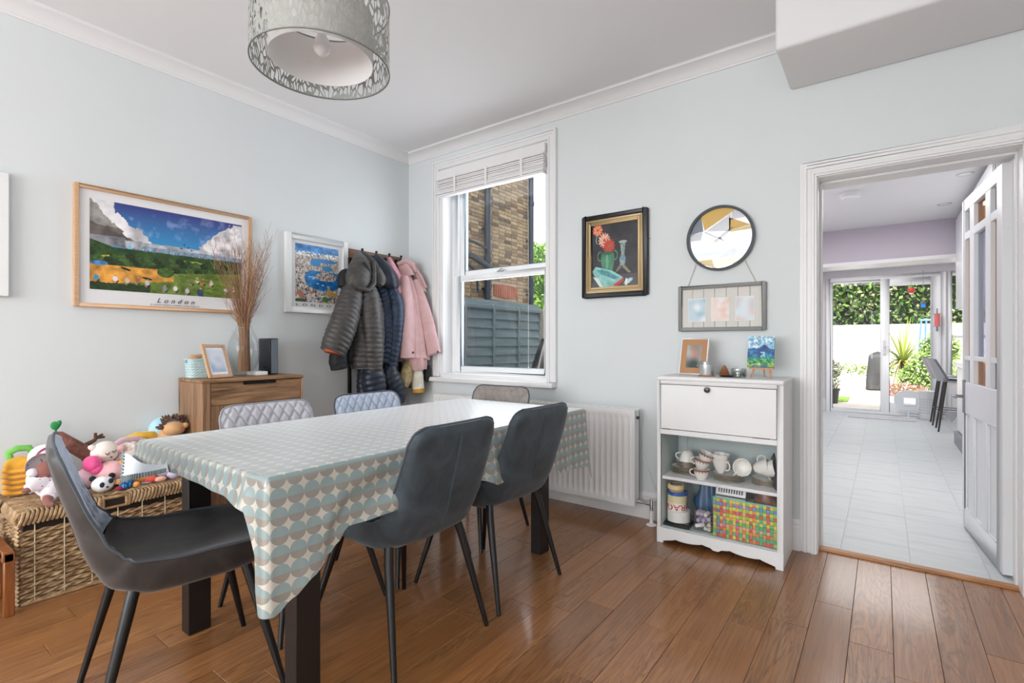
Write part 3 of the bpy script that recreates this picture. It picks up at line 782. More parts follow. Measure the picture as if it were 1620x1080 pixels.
def build_chair(shell, quilt, label, piping=PIPING, group='dining chairs around the table'):
    r = thing('dining_chair', (0, 0, 0), label, 'chair', group)
    T0 = .56
    sh = MB()
    sh.grid(lambda u, v: outer(v, max(-1, min(1, 2 * u - 1))), 28, 44)
    # front and top closing strips
    sh.grid(lambda u, v: tuple(a * (1 - v) + b * v for a, b in zip(outer(0, 2 * u - 1), inner(0, 2 * u - 1))), 28, 1)
    sh.grid(lambda u, v: tuple(a * (1 - v) + b * v for a, b in zip(outer(1, 2 * u - 1), inner(1, 2 * u - 1))), 28, 1)
    obj('shell', sh, shell, r, local=True, angle=60)
    obj('seat', MB().grid(lambda u, v: inner(v * T0, 2 * u - 1, .010 * (1 - abs(2 * u - 1) ** 6) * math.sin(min(1, v * 6) * PI / 2)), 24, 24), shell, r, local=True, angle=60)
    def q(u, v):
        t = T0 + (1 - T0) * v; s = 2 * u - 1; x = interp(t, HW) * s; z = curve(t)[1]
        a = ((x + z * .62) / .052) % 1; b = ((x - z * .62) / .052) % 1
        da, db = min(a, 1 - a), min(b, 1 - b)
        e = min(1, (1 - abs(s)) * 8) * min(1, (1 - v) * 10) * min(1, v * 8)
        puff = .011 * (min(1, da * 5) ** .7) * (min(1, db * 5) ** .7) * e
        return inner(t, s, puff + .002)
    obj('backrest', MB().grid(q, 90, 80), quilt, r, local=True, angle=75)
    rim = [inner(t / 60, -1, .002) for t in range(61)] + [inner(1, -1 + 2 * k / 12, .002) for k in range(1, 12)] + [inner(1 - t / 60, 1, .002) for t in range(61)]
    rim = [(x * 1.004, y, z) for x, y, z in rim]
    obj('piping', MB().tube(rim, .0042, 6), piping, r, local=True)
    obj('back_seam', MB().tube([(0, y - .001, z) for y, z in [(lambda o: (o[1], o[2]))(outer(.60 + .34 * k / 14, 0)) for k in range(15)]], .0045, 6), shell, r, local=True)
    for sx in (-1, 1):
        for sy, ex, ey, tx in ((1, .245, .245, .155), (-1, .235, -.25, .178)):
            obj('leg', MB().tube([(sx * (tx - .012), sy * .14, .445), (sx * (tx + (ex - tx) * .1), sy * .15 + (ey - sy * .15) * .1, .365), (sx * ex, ey, 0)], [.0165, .0165, .009], 12), LEG, r, local=True)
    return r
chA = build_chair(SLATE, QUILT, 'slate blue dining chair with its back to us, nearest on the right of table')
chA.location = (1.937, 1.325, 0); chA.rotation_euler = (0, 0, PI / 2 + .0)
def recolor(ch, shell, quilt):
    for c in ch.children:
        if c.type == 'MESH' and stem_(c.name) in ('shell', 'seat', 'backrest', 'back_seam'):
            c.data = c.data.copy(); c.data.materials[0] = quilt if stem_(c.name) == 'backrest' else shell
def pipecol(ch, m):
    for c in ch.children:
        if stem_(c.name) == 'piping': c.data = c.data.copy(); c.data.materials[0] = m
def stem_(n): return n.split('.')[0]
chB = dup(chA, (1.937, 1.885, 0), PI / 2 - .02, 'slate blue bucket dining chair on the right side of table, in front of the radiator')
chC = dup(chA, (1.60, .70, 0), -.20, 'dining chair in a shaded velvet tone at the near end of table, seen from its side')
recolor(chC, SLATE_DIM, QUILTB)
chL = dup(chA, (1.43, 1.235, 0), -PI / 2, 'dining chair with quilted back in a lit tone in front of the wooden drawers')
recolor(chL, SLATE, QUILT); pipecol(chL, mat('pale_piping', '9a9aa2', .6))
chD = dup(chA, (1.43, 1.80, 0), -PI / 2 - .02, 'dining chair with quilted blue grey back below the hanging coats')
recolor(chD, SLATE, QUILTB)
chE = dup(chA, (1.468, 2.31, 0), PI + .05, 'dining chair with quilted back in a shaded tone at far end of table below the window')
recolor(chE, SLATE, QUILTT)

# ---------------------------------------------------------------- table and its cloth
TX0, TX1, TY0, TY1, TZ = 1.25, 2.14, .70, 2.45, .765
DARK = mat('black_brown_wood', '1a1413', .45, noise=(3, .1), stretch=(4, 4, .5))
tb = thing('dining_table', (1.695, 1.575, 0), 'long dark dining table under a spotted cloth', 'table')
obj('tabletop', box((TX0 + .006, TY0 + .006, .725), (TX1 - .006, TY1 - .006, .760)), DARK, tb, bevel=.003)
obj('apron', MB().box((TX0 + .06, TY0 + .12, .665), (TX1 - .1, TY0 + .145, .725)).box((TX0 + .06, TY1 - .145, .665), (TX1 - .1, TY1 - .12, .725)).box((TX0 + .04, TY0 + .14, .665), (TX0 + .065, TY1 - .14, .725)).box((TX1 - .17, TY0 + .14, .665), (TX1 - .145, TY1 - .14, .725)), DARK, tb)
for x0, y0 in ((1.230, .828), (1.973, .828), (1.913, 2.245), (1.235, 2.245)):
    obj('leg', box((x0 + .02, y0, 0), (x0 + .085, y0 + .08, .725)), DARK, tb, bevel=.002)

CL = bpy.data.materials.new('spotted_oilcloth'); CL.use_nodes = True; t = NT(CL)
uv = t.new('UVMap'); sp = t.new('SeparateXYZ'); t.link(uv.outputs[0], sp.inputs[0])
P_ = .0495
U = t.math('DIVIDE', sp.outputs[0], P_); V = t.math('DIVIDE', sp.outputs[1], P_)
fu = t.math('SUBTRACT', t.math('FRACT', U), .5); fv = t.math('SUBTRACT', t.math('FRACT', V), .5)
d = t.math('SQRT', t.math('ADD', t.math('MULTIPLY', fu, fu), t.math('MULTIPLY', fv, fv)))
inside = t.math('LESS_THAN', d, .505)
half = t.math('LESS_THAN', fv, .06)
w1n = t.math('MULTIPLY_ADD', t.noise(None, 1, 1), 0, 1)
spot = t.mix(half, lin('a09a90'), lin('98b0b0'))
colr = t.mix(inside, lin('dad7ca'), spot)
weave = t.noise(t.coord((1, 1, 1)), 420, 2)
gb = t.new('NewGeometry'); t.link(t.mix(gb.outputs['Backfacing'], colr, lin('ccd2d6')), t.b.inputs['Base Color']); t.b.inputs['Roughness'].default_value = .36; t.b.inputs['Sheen Weight'].default_value = 1.0; t.b.inputs['Sheen Roughness'].default_value = .3; t.b.inputs['Coat IOR'].default_value = 2.0; t.b.inputs['Specular IOR Level'].default_value = .5
t.b.inputs['Coat Weight'].default_value = 1.0; t.b.inputs['Coat Roughness'].default_value = .3
t.bump(weave, .08, .0006)
tl_ = t.new('BsdfTranslucent'); t.link(t.mix(gb.outputs['Backfacing'], colr, lin('ccd2d6')), tl_.inputs[0]); ms_ = t.new('MixShader'); ms_.inputs[0].default_value = .25
t.link(t.b.outputs[0], ms_.inputs[1]); t.link(tl_.outputs[0], ms_.inputs[2]); t.link(ms_.outputs[0], t.n['Material Output'].inputs['Surface'])
def tabv(x, tab):
    for (a, p), (b, q) in zip(tab, tab[1:]):
        if x <= b:
            f = (x - a) / (b - a); f = f * f * (3 - 2 * f); return p + (q - p) * f
    return tab[-1][1]
right = [(.70, .365), (.745, .335), (.80, .30), (.87, .26), (.90, .235), (.93, .200), (1.2, .195), (1.55, .20), (1.66, .235), (1.8, .22), (2.02, .22), (2.15, .29), (2.45, .31)]
near = [(1.25, .125), (1.31, .085), (1.5, .072), (1.95, .08), (2.06, .105), (2.10, .19), (2.14, .36)]
cols = []
def side(p, n, D, ph): cols.append((p, n, D, ph))
r_ = .012
N = 120
for i in range(N + 1):
    y = TY0 + (TY1 - TY0) * i / N; side((TX1, y), (1, 0), tabv(y, right), 0)
for k in range(1, 8): a = PI / 2 * k / 8; side((TX1, TY1), (math.cos(a), math.sin(a)), .31 + .08 * math.sin(2 * a), 0)
for i in range(50): side((TX1 - (TX1 - TX0) * i / 49, TY1), (0, 1), .10, 0)
for k in range(1, 8): a = PI / 2 + PI / 2 * k / 8; side((TX0, TY1), (math.cos(a), math.sin(a)), .16, 0)
for i in range(60): side((TX0, TY1 - (TY1 - TY0) * i / 59), (-1, 0), .15, 0)
for k in range(1, 8): a = PI + PI / 2 * k / 8; side((TX0, TY0), (math.cos(a), math.sin(a)), .15, .04 * math.sin(PI * k / 9) if k < 5 else .01)
for i in range(60):
    x = TX0 + (TX1 - TX0) * i / 59; side((x, TY0), (0, -1), tabv(x, near), 0)
for k in range(1, 8): a = -PI / 2 + PI / 2 * k / 8; side((TX1, TY0), (math.cos(a), math.sin(a)), .365, 0)
nc = len(cols); NV = 22
cm = MB(); n0 = 0
vs = []; 
arc = 0
for j in range(NV + 1):
    for i, (p, n, D, ph) in enumerate(cols):
        q = j / NV; dd = D * q
        # rounded edge over 1.2 cm
        if dd < r_ * PI / 2: a = dd / r_; out = r_ * math.sin(a); dn = r_ * (1 - math.cos(a))
        else: out = r_; dn = dd - r_ * (PI / 2 - 1)
        s_ = i * .145
        amp = .011 * (q ** 1.2) * min(1, D / .2)
        fold = math.sin(s_ * 1.5 + .8 * math.sin(s_ * .7)) * amp + math.sin(s_ * 4.1 + q * 3) * amp * .35
        if p[0] == TX1 and .86 < p[1] < 1.6: fold += .012 * q * math.sin(q * 7 + p[1] * 19)
        flare = .018 * q * (1.3 if D > .3 else 1)
        if p == (TX1, TY0): fold *= .5
        o = out + flare + max(-.008, fold) + ph * q
        x, y = p[0] + n[0] * (o - r_ * 0) , p[1] + n[1] * (o)
        vs.append((x, y, TZ - dn)); cm.uvs[len(vs) - 1] = (TY0 - (TX1 - p[0]) - .02 * abs(n[1]), TX1 + dd) if (n[1] < -.01 and p[0] > 2.045) else (p[1] + n[1] * dd, p[0] + n[0] * dd)
fs = [((j + 1) * nc + i, (j + 1) * nc + (i + 1) % nc, j * nc + (i + 1) % nc, j * nc + i) for j in range(NV) for i in range(nc)]
b0 = len(vs); 
gx, gy = 30, 60
for j in range(gy + 1):
    for i in range(gx + 1):
        x = TX0 + (TX1 - TX0) * i / gx; y = TY0 + (TY1 - TY0) * j / gy
        e = min(1, min(i, gx - i, j, gy - j) / 3)
        vs.append((x, y, TZ + e * (.0012 * math.sin(x * 9 + y * 5) * math.sin(y * 7) + .0006))); cm.uvs[len(vs) - 1] = (y, x)
fs += [(b0 + j * (gx + 1) + i, b0 + j * (gx + 1) + i + 1, b0 + (j + 1) * (gx + 1) + i + 1, b0 + (j + 1) * (gx + 1) + i) for j in range(gy) for i in range(gx)]
cm.v = vs; cm.f = fs
tc_ = thing('tablecloth', (1.695, 1.575, TZ), 'wipe clean tablecloth with rows of teal and taupe spots', 'tablecloth')
obj('cloth', cm, CL, tc_, angle=80)
# corner of the left drop hanging past the end of the table, pale inside showing
UND = mat('cloth_underside', 'd3d9dd', .7, noise=(40, .04))
q00, q10, q01, q11 = Vector((1.165, .662, .718)), Vector((1.56, .668, .722)), Vector((1.172, .655, .603)), Vector((1.60, .668, .708))
def fl_(u, v):
    p = q00.lerp(q10, u).lerp(q01.lerp(q11, u), v); return p + Vector((0, .004 * math.sin(u * 9 + v * 2) - .004 * v, -.018 * math.sin(u * PI) * (1 - v)))
obj('hanging_corner', MB().grid(fl_, 20, 10), UND, tc_, angle=80, label='pale underside of cloth corner with grey stitched edge')
st = MB()
for k in range(20):
    u = k / 20; st.tube([Vector(fl_(u, 1)) + Vector((0, -.003, 0)), Vector(fl_(u + .015, .82 - .3 * u)) + Vector((0, -.003, 0))], .0032, 4)
for k in range(9):
    v = k / 9; st.tube([Vector(fl_(0, v)) + Vector((0, -.003, 0)), Vector(fl_(.05, v + .03)) + Vector((0, -.003, 0))], .0036, 4)
obj('edge_stitching', st, mat('grey_stitch', '7d8688', .8), tc_, kind='stuff')
# ---------------------------------------------------------------- radiator
RADW = mat('radiator_white', 'eeeeee', .35)
rd = thing('radiator', (1.33, 3.02, .106), 'white fluted panel radiator on the wall below and right of the side window', 'radiator')
mb = MB(); x0, x1 = .46, 2.21; n = int((x1 - x0 - .04) / .04) * 10
def rf_(u, v):
    x = x0 + (x1 - x0) * u; k = ((x - x0) / .04) % 1; s = .5 - .5 * math.cos(2 * PI * k)
    e = min(1, max(0, (min(v, 1 - v) * .594 - .030) / .022)) * (1 if .02 < x - x0 < x1 - x0 - .02 else 0)
    return (x, 2.985 + .010 * (s ** .7) * e, .106 + .594 * v)
mb.grid(rf_, 430, 40)
obj('front_panel', mb, RADW, rd, angle=70)
obj('back_panel', box((x0, 3.055, .12), (x1, 3.068, .69)), RADW, rd, bevel=.003)
obj('side_cover', MB().box((x1 - .012, 2.986, .106), (x1, 3.068, .70)).box((x0, 2.986, .106), (x0 + .012, 3.068, .70)), RADW, rd, bevel=.003)
obj('top_grille', MB().box((x0, 2.986, .690), (x1, 2.998, .706)).box((x0, 3.056, .690), (x1, 3.07, .706)), RADW, rd, bevel=.002)
gr = MB()
for k in range(57): gr.box((x0 + .02 + k * .0305, 2.998, .694), (x0 + .027 + k * .0305, 3.056, .702))
obj('grille_bar', gr, RADW, rd, angle=0)
CHR = mat('chrome', 'c8c8c8', .18, 1)
obj('air_vent', MB().tube([(x1, 3.02, .655), (x1 + .014, 3.02, .655)], .010, 10), mat('vent_dark', '333333', .5), rd)
obj('valve', MB().tube([(x1, 3.02, .135), (x1 + .05, 3.02, .13), (x1 + .095, 3.02, .125)], [.013, .009, .010], 10).tube([(x1 + .095, 3.02, .16), (x1 + .095, 3.02, .09)], .011, 10), CHR, rd)
obj('pipe', MB().tube([(x1 + .095, 3.02, .09), (x1 + .095, 3.02, .002)], .012, 12).lathe([(.0, .012), (.018, .012), (.032, .004), (.032, .0)], 18, (x1 + .095, 3.02, .001)), RADW, rd)
obj('cable', MB().tube([(x1 + .012, 3.10, .40), (x1 + .02, 3.11, .35), (x1 + .06, 3.105, .25), (x1 + .10, 3.10, .17)], .0022, 5), RADW, rd)

# ---------------------------------------------------------------- pictures
def frame_parts(P, w, h, bar, depth, m, parent, bevel=.002, name='frame'):
    """P(x, z, d): x right along the wall, z up, d out from the wall; outer size w x h"""
    mb = MB()
    def bx(xa, xb, za, zb):
        vs = [P(x, z, d) for d in (0, depth) for x, z in ((xa, za), (xb, za), (xb, zb), (xa, zb))]
        mb.add(vs, [(3, 2, 1, 0), (4, 5, 6, 7), (0, 1, 5, 4), (1, 2, 6, 5), (2, 3, 7, 6), (3, 0, 4, 7)])
    bx(0, bar, 0, h); bx(w - bar, w, 0, h); bx(bar, w - bar, 0, bar); bx(bar, w - bar, h - bar, h)
    return obj(name, mb, m, parent, bevel=bevel)
def card(P, xa, xb, za, zb, d0, d1, m, parent, name, label=None, **k):
    vs = [P(x, z, d) for d in (d0, d1) for x, z in ((xa, za), (xb, za), (xb, zb), (xa, zb))]
    return obj(name, MB().add(vs, [(3, 2, 1, 0), (4, 5, 6, 7), (0, 1, 5, 4), (1, 2, 6, 5), (2, 3, 7, 6), (3, 0, 4, 7)]), m, parent, angle=0, label=label, **k)
def Ml(y, z, x=.0165):   # text plane on the left wall
    return Matrix.Translation((x, y, z)) @ Matrix(((0, 0, 1, 0), (1, 0, 0, 0), (0, 1, 0, 0), (0, 0, 0, 1)))
MOUNT = mat('mount_card', 'e9e9ea', .7)
OAKF = wood('pale_wood_frame', 'b8906a', 'c9a07a', 'd6b490', axis=1, scale=1.5, rough=.5, rnd=False, ring=.1)
INK = mat('dark_ink', '3c3a3c', .7)

pA = thing('framed_poster', (0, 1.245, 1.317), 'wide landscape poster in thin pale wood frame titled London', 'picture')
PA = lambda x, z, d: (d, .782 + x, 1.317 + z)
frame_parts(PA, .928, .653, .020, .028, OAKF, pA)
card(PA, .018, .91, .018, .635, .004, .012, MOUNT, pA, 'mount')
w, h = 300, 186
pc = Pic(w, h, '3f6fb8'); N1 = fnoise(h, w, 40, 1); N2 = fnoise(h, w, 14, 2); N3 = fnoise(h, w, 5, 3)
X, Y = pc.X, pc.Y
sky_ = (Y < .5)
g = np.clip(Y / .45, 0, 1)[..., None]
pc.a = np.array(lin('3d3f86')) * (1 - g) + np.array(lin('3f9bd4')) * g
pc.a += (np.clip(N2 - .55, 0, 1) * (Y < .35) * .8)[..., None] * np.array([.6, .6, .8])
edge = .14 + .24 * np.clip(Y / .42, 0, 1) ** 1.5 + (N2 - .5) * .10 + np.where(Y < .08, -.0, 0)
lc = (X < edge) & (Y < .47)
pc.fill(lc, 'e6e4e6', N1)
pc.fill(lc & (X < edge - .06 - .10 * N1), '9a9692', N2)
pc.fill(lc & (X < edge - .12) & (Y > .18 + .15 * N1), '6a625e', N2)
rc_ = (X > .93 - .25 * np.clip((Y - .05) / .3, 0, 1) ** .8 + (N2 - .5) * .12) & (Y > .02) & (Y < .47)
pc.fill(rc_, 'e9e4e6', N2); pc.fill(rc_ & (N1 > .55), 'c8bcc2', N2)
pc.fill((Y > .40 + .03 * N2) & (Y < .50) & (X > .18), 'c9ccd4', N2)
pc.fill((Y > .455) & (Y < .50) & (X > .3), '8aa2b8', N3)
pc.fill((Y > .38 + .02 * N2) & (Y < .5) & (X < .2), '8f9298', N2)
for i in range(110):
    x = .2 + .78 * ((i * .618) % 1); hh = .008 + .022 * (np.sin(i * 7.3) * .5 + .5) ** 2 * (1.8 if .28 < x < .42 else 1)
    pc.fill((abs(X - x) < .0035) & (Y < .515) & (Y > .515 - hh), ['c8ccd2', '6a6e80', 'a9897a', '8a98a4'][i % 4])
pc.poly([(.21, .515), (.225, .43), (.24, .515)], '7fc4dc')
pc.fill(Y > .505 + .01 * N2, '33502a', N2)
pc.fill((Y > .44 + .5 * X) & (X < .12) & (Y > .40) & (Y < .62), '355228', N3)
pc.ell(.16, .62, .10, .022, 'c9b74a', jit=N3); pc.ell(.62, .60, .10, .035, 'a8c048', jit=N3); pc.ell(.70, .62, .03, .02, 'd2c257')
for i in range(60):
    x = (i * .618) % 1; y = .56 + .16 * ((i * .37) % 1); pc.ell(x, y + .02, .03, .035, ['26381e', '38522a', '4a6434'][i % 3], jit=N3)
pc.fill((Y > .76 - .16 * np.clip(X - .35, 0, 1) + .01 * N2), '71883c', N2)
pc.fill((Y > .70 + .02 * N2) & (Y < .92 - .20 * np.clip(X - .1, 0, 1)) & (X < .50) & (X > -.01), 'd89a44', N2)
pc.ell(.445, .74, .055, .06, '4a6830', jit=N3); pc.ell(.05, .70, .05, .025, '4a84c0', jit=N3)
pc.fill((Y > .90 + .02 * N2) & (X < .35), '2e4424', N3)
pc.ell(.2, .74, .035, .012, '1e2a20', .5); pc.ell(.33, .83, .035, .012, '1e2a20', .3)
for x, y, c in [(.035, .86, '3f9cc0'), (.14, .86, 'e9e9ea'), (.21, .87, 'd8c9a8'), (.27, .86, 'a86a4a'), (.44, .93, '8a98a8'), (.51, .92, 'ececec'), (.59, .94, 'c8ccd4'), (.68, .95, '2e4a80'), (.70, .81, 'c06a4a'), (.62, .82, '7a7a6a'), (.76, .82, 'e8c8c8'), (.87, .90, 'd8d8d8'), (.93, .88, 'ececec'), (.33, .88, 'c8c8c8'), (.66, .80, 'e8d8a8')]:
    s_ = .022 if c == '2e4a80' else .014
    pc.ell(x, y, s_, s_ * 2.2, c); pc.ell(x + .004, y - s_ * 2.4, s_ * .4, s_ * .7, 'c89a7a'); pc.ell(x + .012, y + s_ * 2.6, s_ * .4, s_ * 1.3, '2c2c34', .4); pc.ell(x - .01, y + s_ * 2.6, s_ * .35, s_ * 1.2, 'b98a70', -.4)
for i in range(26): pc.ell(.55 + .42 * ((i * .618) % 1), .76 + .2 * ((i * .41) % 1), .02, .008, '4f7028', jit=N3)
for x, y in ((.55, .42), (.6, .40), (.62, .43), (.57, .37)): pc.ell(x, y, .006, .008, '30303c')
pc.mesh('print', lambda u, v: (.0135, .849 + .800 * u, 1.904 - .490 * v), pA, PRINT)
text('lettering', 'L o n d o n', .040, Ml(1.26, 1.372), INK, pA, shear=.35, space=1.05, fit=.20)
text('lettering', 'A  V I E W  F R O M  H A M P S T E A D  H E A T H', .011, Ml(1.26, 1.347), INK, pA, fit=.26)

pB = thing('framed_poster', (0, 2.21, 1.345), 'square aerial river city poster in white frame beside the coats', 'picture')
PB = lambda x, z, d: (d, 1.95 + x, 1.345 + z)
frame_parts(PB, .518, .575, .042, .035, WHITEW, pB, .004)
card(PB, .04, .48, .04, .535, .004, .012, MOUNT, pB, 'mount')
w, h = 150, 190
pc = Pic(w, h, 'c9c4bd'); rgen = np.random.RandomState(5); X, Y = pc.X, pc.Y
N1 = fnoise(h, w, 12, 11); N2 = fnoise(h, w, 4, 12, 2)
pc.fill(Y > -1, 'c2b9b2', N2)
for i in range(900):
    x, y = rgen.rand(), .12 + .88 * rgen.rand(); s_ = .006 + .018 * y * rgen.rand()
    pc.fill((abs(X - x) < s_) & (abs(Y - y) < s_ * (.6 + rgen.rand())), ['f0efec', 'd8d4d0', '5a5450', '8a6a5c', 'b98a78', '3a3a44', 'e4ddd4', '8c98a4'][i % 8])
pc.fill(Y < .13 + .02 * N1, '4f8fd0', N1)
pc.fill((Y > .12) & (Y < .19) & (N2 > .45), 'e4e8ec', N2)
pc.ell(.65, .25, .30, .035, '3f8fcf'); pc.ell(.45, .30, .12, .06, '3f8fcf'); pc.ell(.72, .38, .12, .05, '4f9ad2')
band = ((X - .62) / .42) ** 2 + ((Y - .58) / .20) ** 2
pc.fill((band < 1) & (Y > .44) & ~(((X - .70) / .24) ** 2 + ((Y - .53) / .085) ** 2 < 1), '2f84c8', N1)
pc.fill((Y > .60) & (Y < .76) & (X > .45) & (band < 1.2), '2474bc', N1)
pc.fill((abs(Y - .54 - .03 * X) < .006) & (X > .28) & (X < .5), 'f4f4f4')
for x, y in ((.5, .66), (.62, .68), (.75, .70), (.4, .58)): pc.ell(x, y, .03, .008, 'f4f4f4')
pc.poly([(.72, .82), (.74, .70), (.78, .70), (.80, .80), (.96, .80), (.97, .86), (.72, .86)], 'd2a04c')
pc.poly([(.02, .82), (.12, .80), (.22, .88), (.10, .94)], 'b97a64'); pc.ell(.68, .93, .07, .05, '4a8a3c', jit=N2); pc.ell(.1, .97, .12, .03, '3c5a34', jit=N2)
pc.mesh('print', lambda u, v: (.0135, 2.030 + .360 * u, 1.852 - .425 * v), pB, PRINT)
text('lettering', 'L  O  N  D  O  N', .024, Ml(2.21, 1.404), INK, pB, fit=.35)

cv = thing('canvas', (0, .45, 1.346), 'white stretched canvas hanging at the left edge of the picture', 'picture')
obj('canvas_face', box((0, .20, 1.346), (.035, .536, 1.948)), mat('canvas_white', 'eceeee', .8), cv, bevel=.004)

# painting on the back wall
pD = thing('framed_painting', (2.01, YB, 1.43), 'flower still life painting in black and gold frame', 'picture')
PD = lambda x, z, d: (1.775 + x, YB - d, 1.432 + z)
BLK = mat('black_frame', '25262a', .35); GOLD = mat('gold_leaf', 'cbb184', .45, .25)
frame_parts(PD, .474, .556, .030, .032, BLK, pD, .006)
for k, (o, wd, dp) in enumerate(((.028, .016, .026), (.043, .012, .020), (.054, .014, .026))):
    frame_parts(lambda x, z, d, o=o: PD(x + o, z + o, d), .474 - 2 * o, .556 - 2 * o, wd, dp, GOLD, pD, .003, 'gold_moulding')
w, h = 130, 160
pc = Pic(w, h, '2c2a30'); X, Y = pc.X, pc.Y; N1 = fnoise(h, w, 20, 21); N2 = fnoise(h, w, 6, 22)
pc.fill(Y > -1, '2d2b31', N1); pc.fill(Y > .78 + .04 * N1, '4a4244', N1); pc.fill((Y > .84) & (X < .25), '4d5054', N1)
pc.fill((abs(X - .13 - .02 * np.sin(Y * 20)) < .012) & (Y > .14) & (Y < .30), '5f9ca4')
for cx, cy, r, c, cc in ((.14, .08, .10, 'e8744a', 'f2a07a'), (.28, .25, .12, 'e59a82', 'efc0a8'), (.38, .35, .12, 'c84a34', 'b8402c')):
    for k in range(14):
        a = 2 * PI * k / 14; pc.ell(cx + .55 * r * math.cos(a), cy + .48 * r * math.sin(a), r * .55, r * .16, c if k % 2 else cc, a)
    pc.ell(cx, cy, r * .22, r * .2, '8a6a4a')
pc.poly([(.22, .46), (.48, .46), (.50, .56), (.45, .76), (.25, .76), (.21, .56)], '3f7a5c', N1)
pc.ell(.35, .46, .12, .03, '2f5f4a'); pc.ell(.34, .60, .03, .12, '6aa487')
for cx, sg in ((.2, -1), (.5, 1)):
    pc.fill((abs(((X - cx) / .06) ** 2 + ((Y - .50) / .07) ** 2 - 1) < .3) & ((X - cx) * sg > -.01), '4f8a6c')
pc.poly([(.60, .30), (.74, .30), (.72, .34), (.70, .50), (.73, .58), (.70, .68), (.62, .68), (.60, .58), (.635, .50), (.62, .34)], '8a9a94', N2); pc.ell(.67, .305, .085, .02, 'a8b4ae')
pc.ell(.665, .56, .06, .04, '6f94a8'); pc.poly([(.60, .66), (.52, .76), (.55, .76), (.64, .70)], '7a7a64'); pc.poly([(.70, .66), (.84, .79), (.78, .79), (.66, .70)], '8a8468')
pc.poly([(.02, .73), (.10, .66), (.2, .68), (.45, .74), (.68, .86), (.55, .99), (.25, .99), (.08, .82)], '8cc4c0', N1)
pc.poly([(.04, .82), (.14, .84), (.26, .99), (.18, .98)], 'd8e4dc'); pc.poly([(.10, .70), (.35, .74), (.60, .86), (.5, .88), (.2, .78)], '4a8f94', N2)
pc.poly([(.46, .97), (.66, .87), (.70, .90), (.54, .99)], 'c23a2c'); pc.ell(.78, .92, .10, .035, 'a8c8cc', -.4, N2); pc.ell(.74, .93, .02, .06, 'e8f0ee')
pc.mesh('painted_canvas', lambda u, v: (1.841 + .342 * u, YB - .012, 1.922 - .424 * v), pD, PRINT)
obj('hook', MB().tube([(2.249, YB - .002, 1.79), (2.256, YB - .014, 1.79)], .003, 6), CHR, pD)

# round clock with mirrored face
ck = thing('wall_clock', (2.683, YB, 1.55), 'round mirrored clock with grey rim and yellow triangles', 'clock')
CX, CZ, RR = 2.683, 1.738, .19
Mr = Matrix.Translation((CX, YB, CZ)) @ Matrix.Rotation(PI / 2, 4, 'X')
obj('rim', MB().lathe([(RR - .012, .0), (RR, .0), (RR + .002, .02), (RR, .032), (RR - .006, .036), (RR - .014, .030), (RR - .014, .012), (RR - .012, 0)], 64, M=Mr), mat('slate_grey_rim', '5d6368', .4), ck)
MIR = mat('mirror_face', 'cdd0d2', .08, 1)
obj('mirror_face', MB().lathe([(0, .012), (RR - .012, .012)], 64, M=Mr), MIR, ck, angle=0)
def tri(pts, m, nm='triangle', dz=.0):
    P3 = []
    for x, z in pts:
        r = math.hypot(x, z)
        if r > RR - .014: x *= (RR - .014) / r; z *= (RR - .014) / r
        P3.append((CX + x, YB - .0126 - dz, CZ + z))
    obj(nm, MB().add(P3, [tuple(range(len(P3)))]), m, ck, angle=0)
YEL = mat('ochre_enamel', 'd8b25e', .35); YEL2 = mat('pale_ochre', 'e6cf94', .3); GRY = mat('slate_enamel', '7a828c', .3); PGR = mat('pale_grey_enamel', 'c3c5ca', .2, .3); PPK = mat('pale_blush', 'e6d4c6', .25, .2)
def arc(a0, a1, n=10): return [(RR * math.cos(math.radians(a0 + (a1 - a0) * k / n)), RR * math.sin(math.radians(a0 + (a1 - a0) * k / n))) for k in range(n + 1)]
tri(arc(62, 128) + [(-.088, .055)], YEL)
tri(arc(128, 166) + [(-.095, .052)], GRY)
tri([(-.08, .05), (.06, .135), (.055, .035)], PGR); tri(arc(38, 62) + [(.07, .15), (.06, .10)], PGR)
tri([(.05, .115), (.17, .06), (.05, .04)], YEL); tri([(.05, .04), (.18, .06), (.175, .035), (.06, .03)], YEL2)
tri([(-.13, -.125), (-.045, -.12), (-.03, -.18), (-.10, -.165)], YEL2); tri([(-.03, -.13), (.085, -.06), (.085, -.10)], PGR); tri([(-.03, -.13), (.12, -.115), (.09, -.17), (-.03, -.18)], PPK)
tri([(-.185, .03), (-.10, .05), (-.11, .0), (-.19, .0)], PGR)
SIL = mat('brushed_hand', '9a9a9a', .3, 1)
obj('hour_hand', MB().tube([(CX + .02, YB - .022, CZ - .015), (CX - .085, YB - .022, CZ + .045)], .0022, 5), SIL, ck)
obj('minute_hand', MB().tube([(CX - .03, YB - .025, CZ - .02), (CX + .07, YB - .025, CZ + .055)], .002, 5).ell((CX, YB - .024, CZ), .006), SIL, ck)

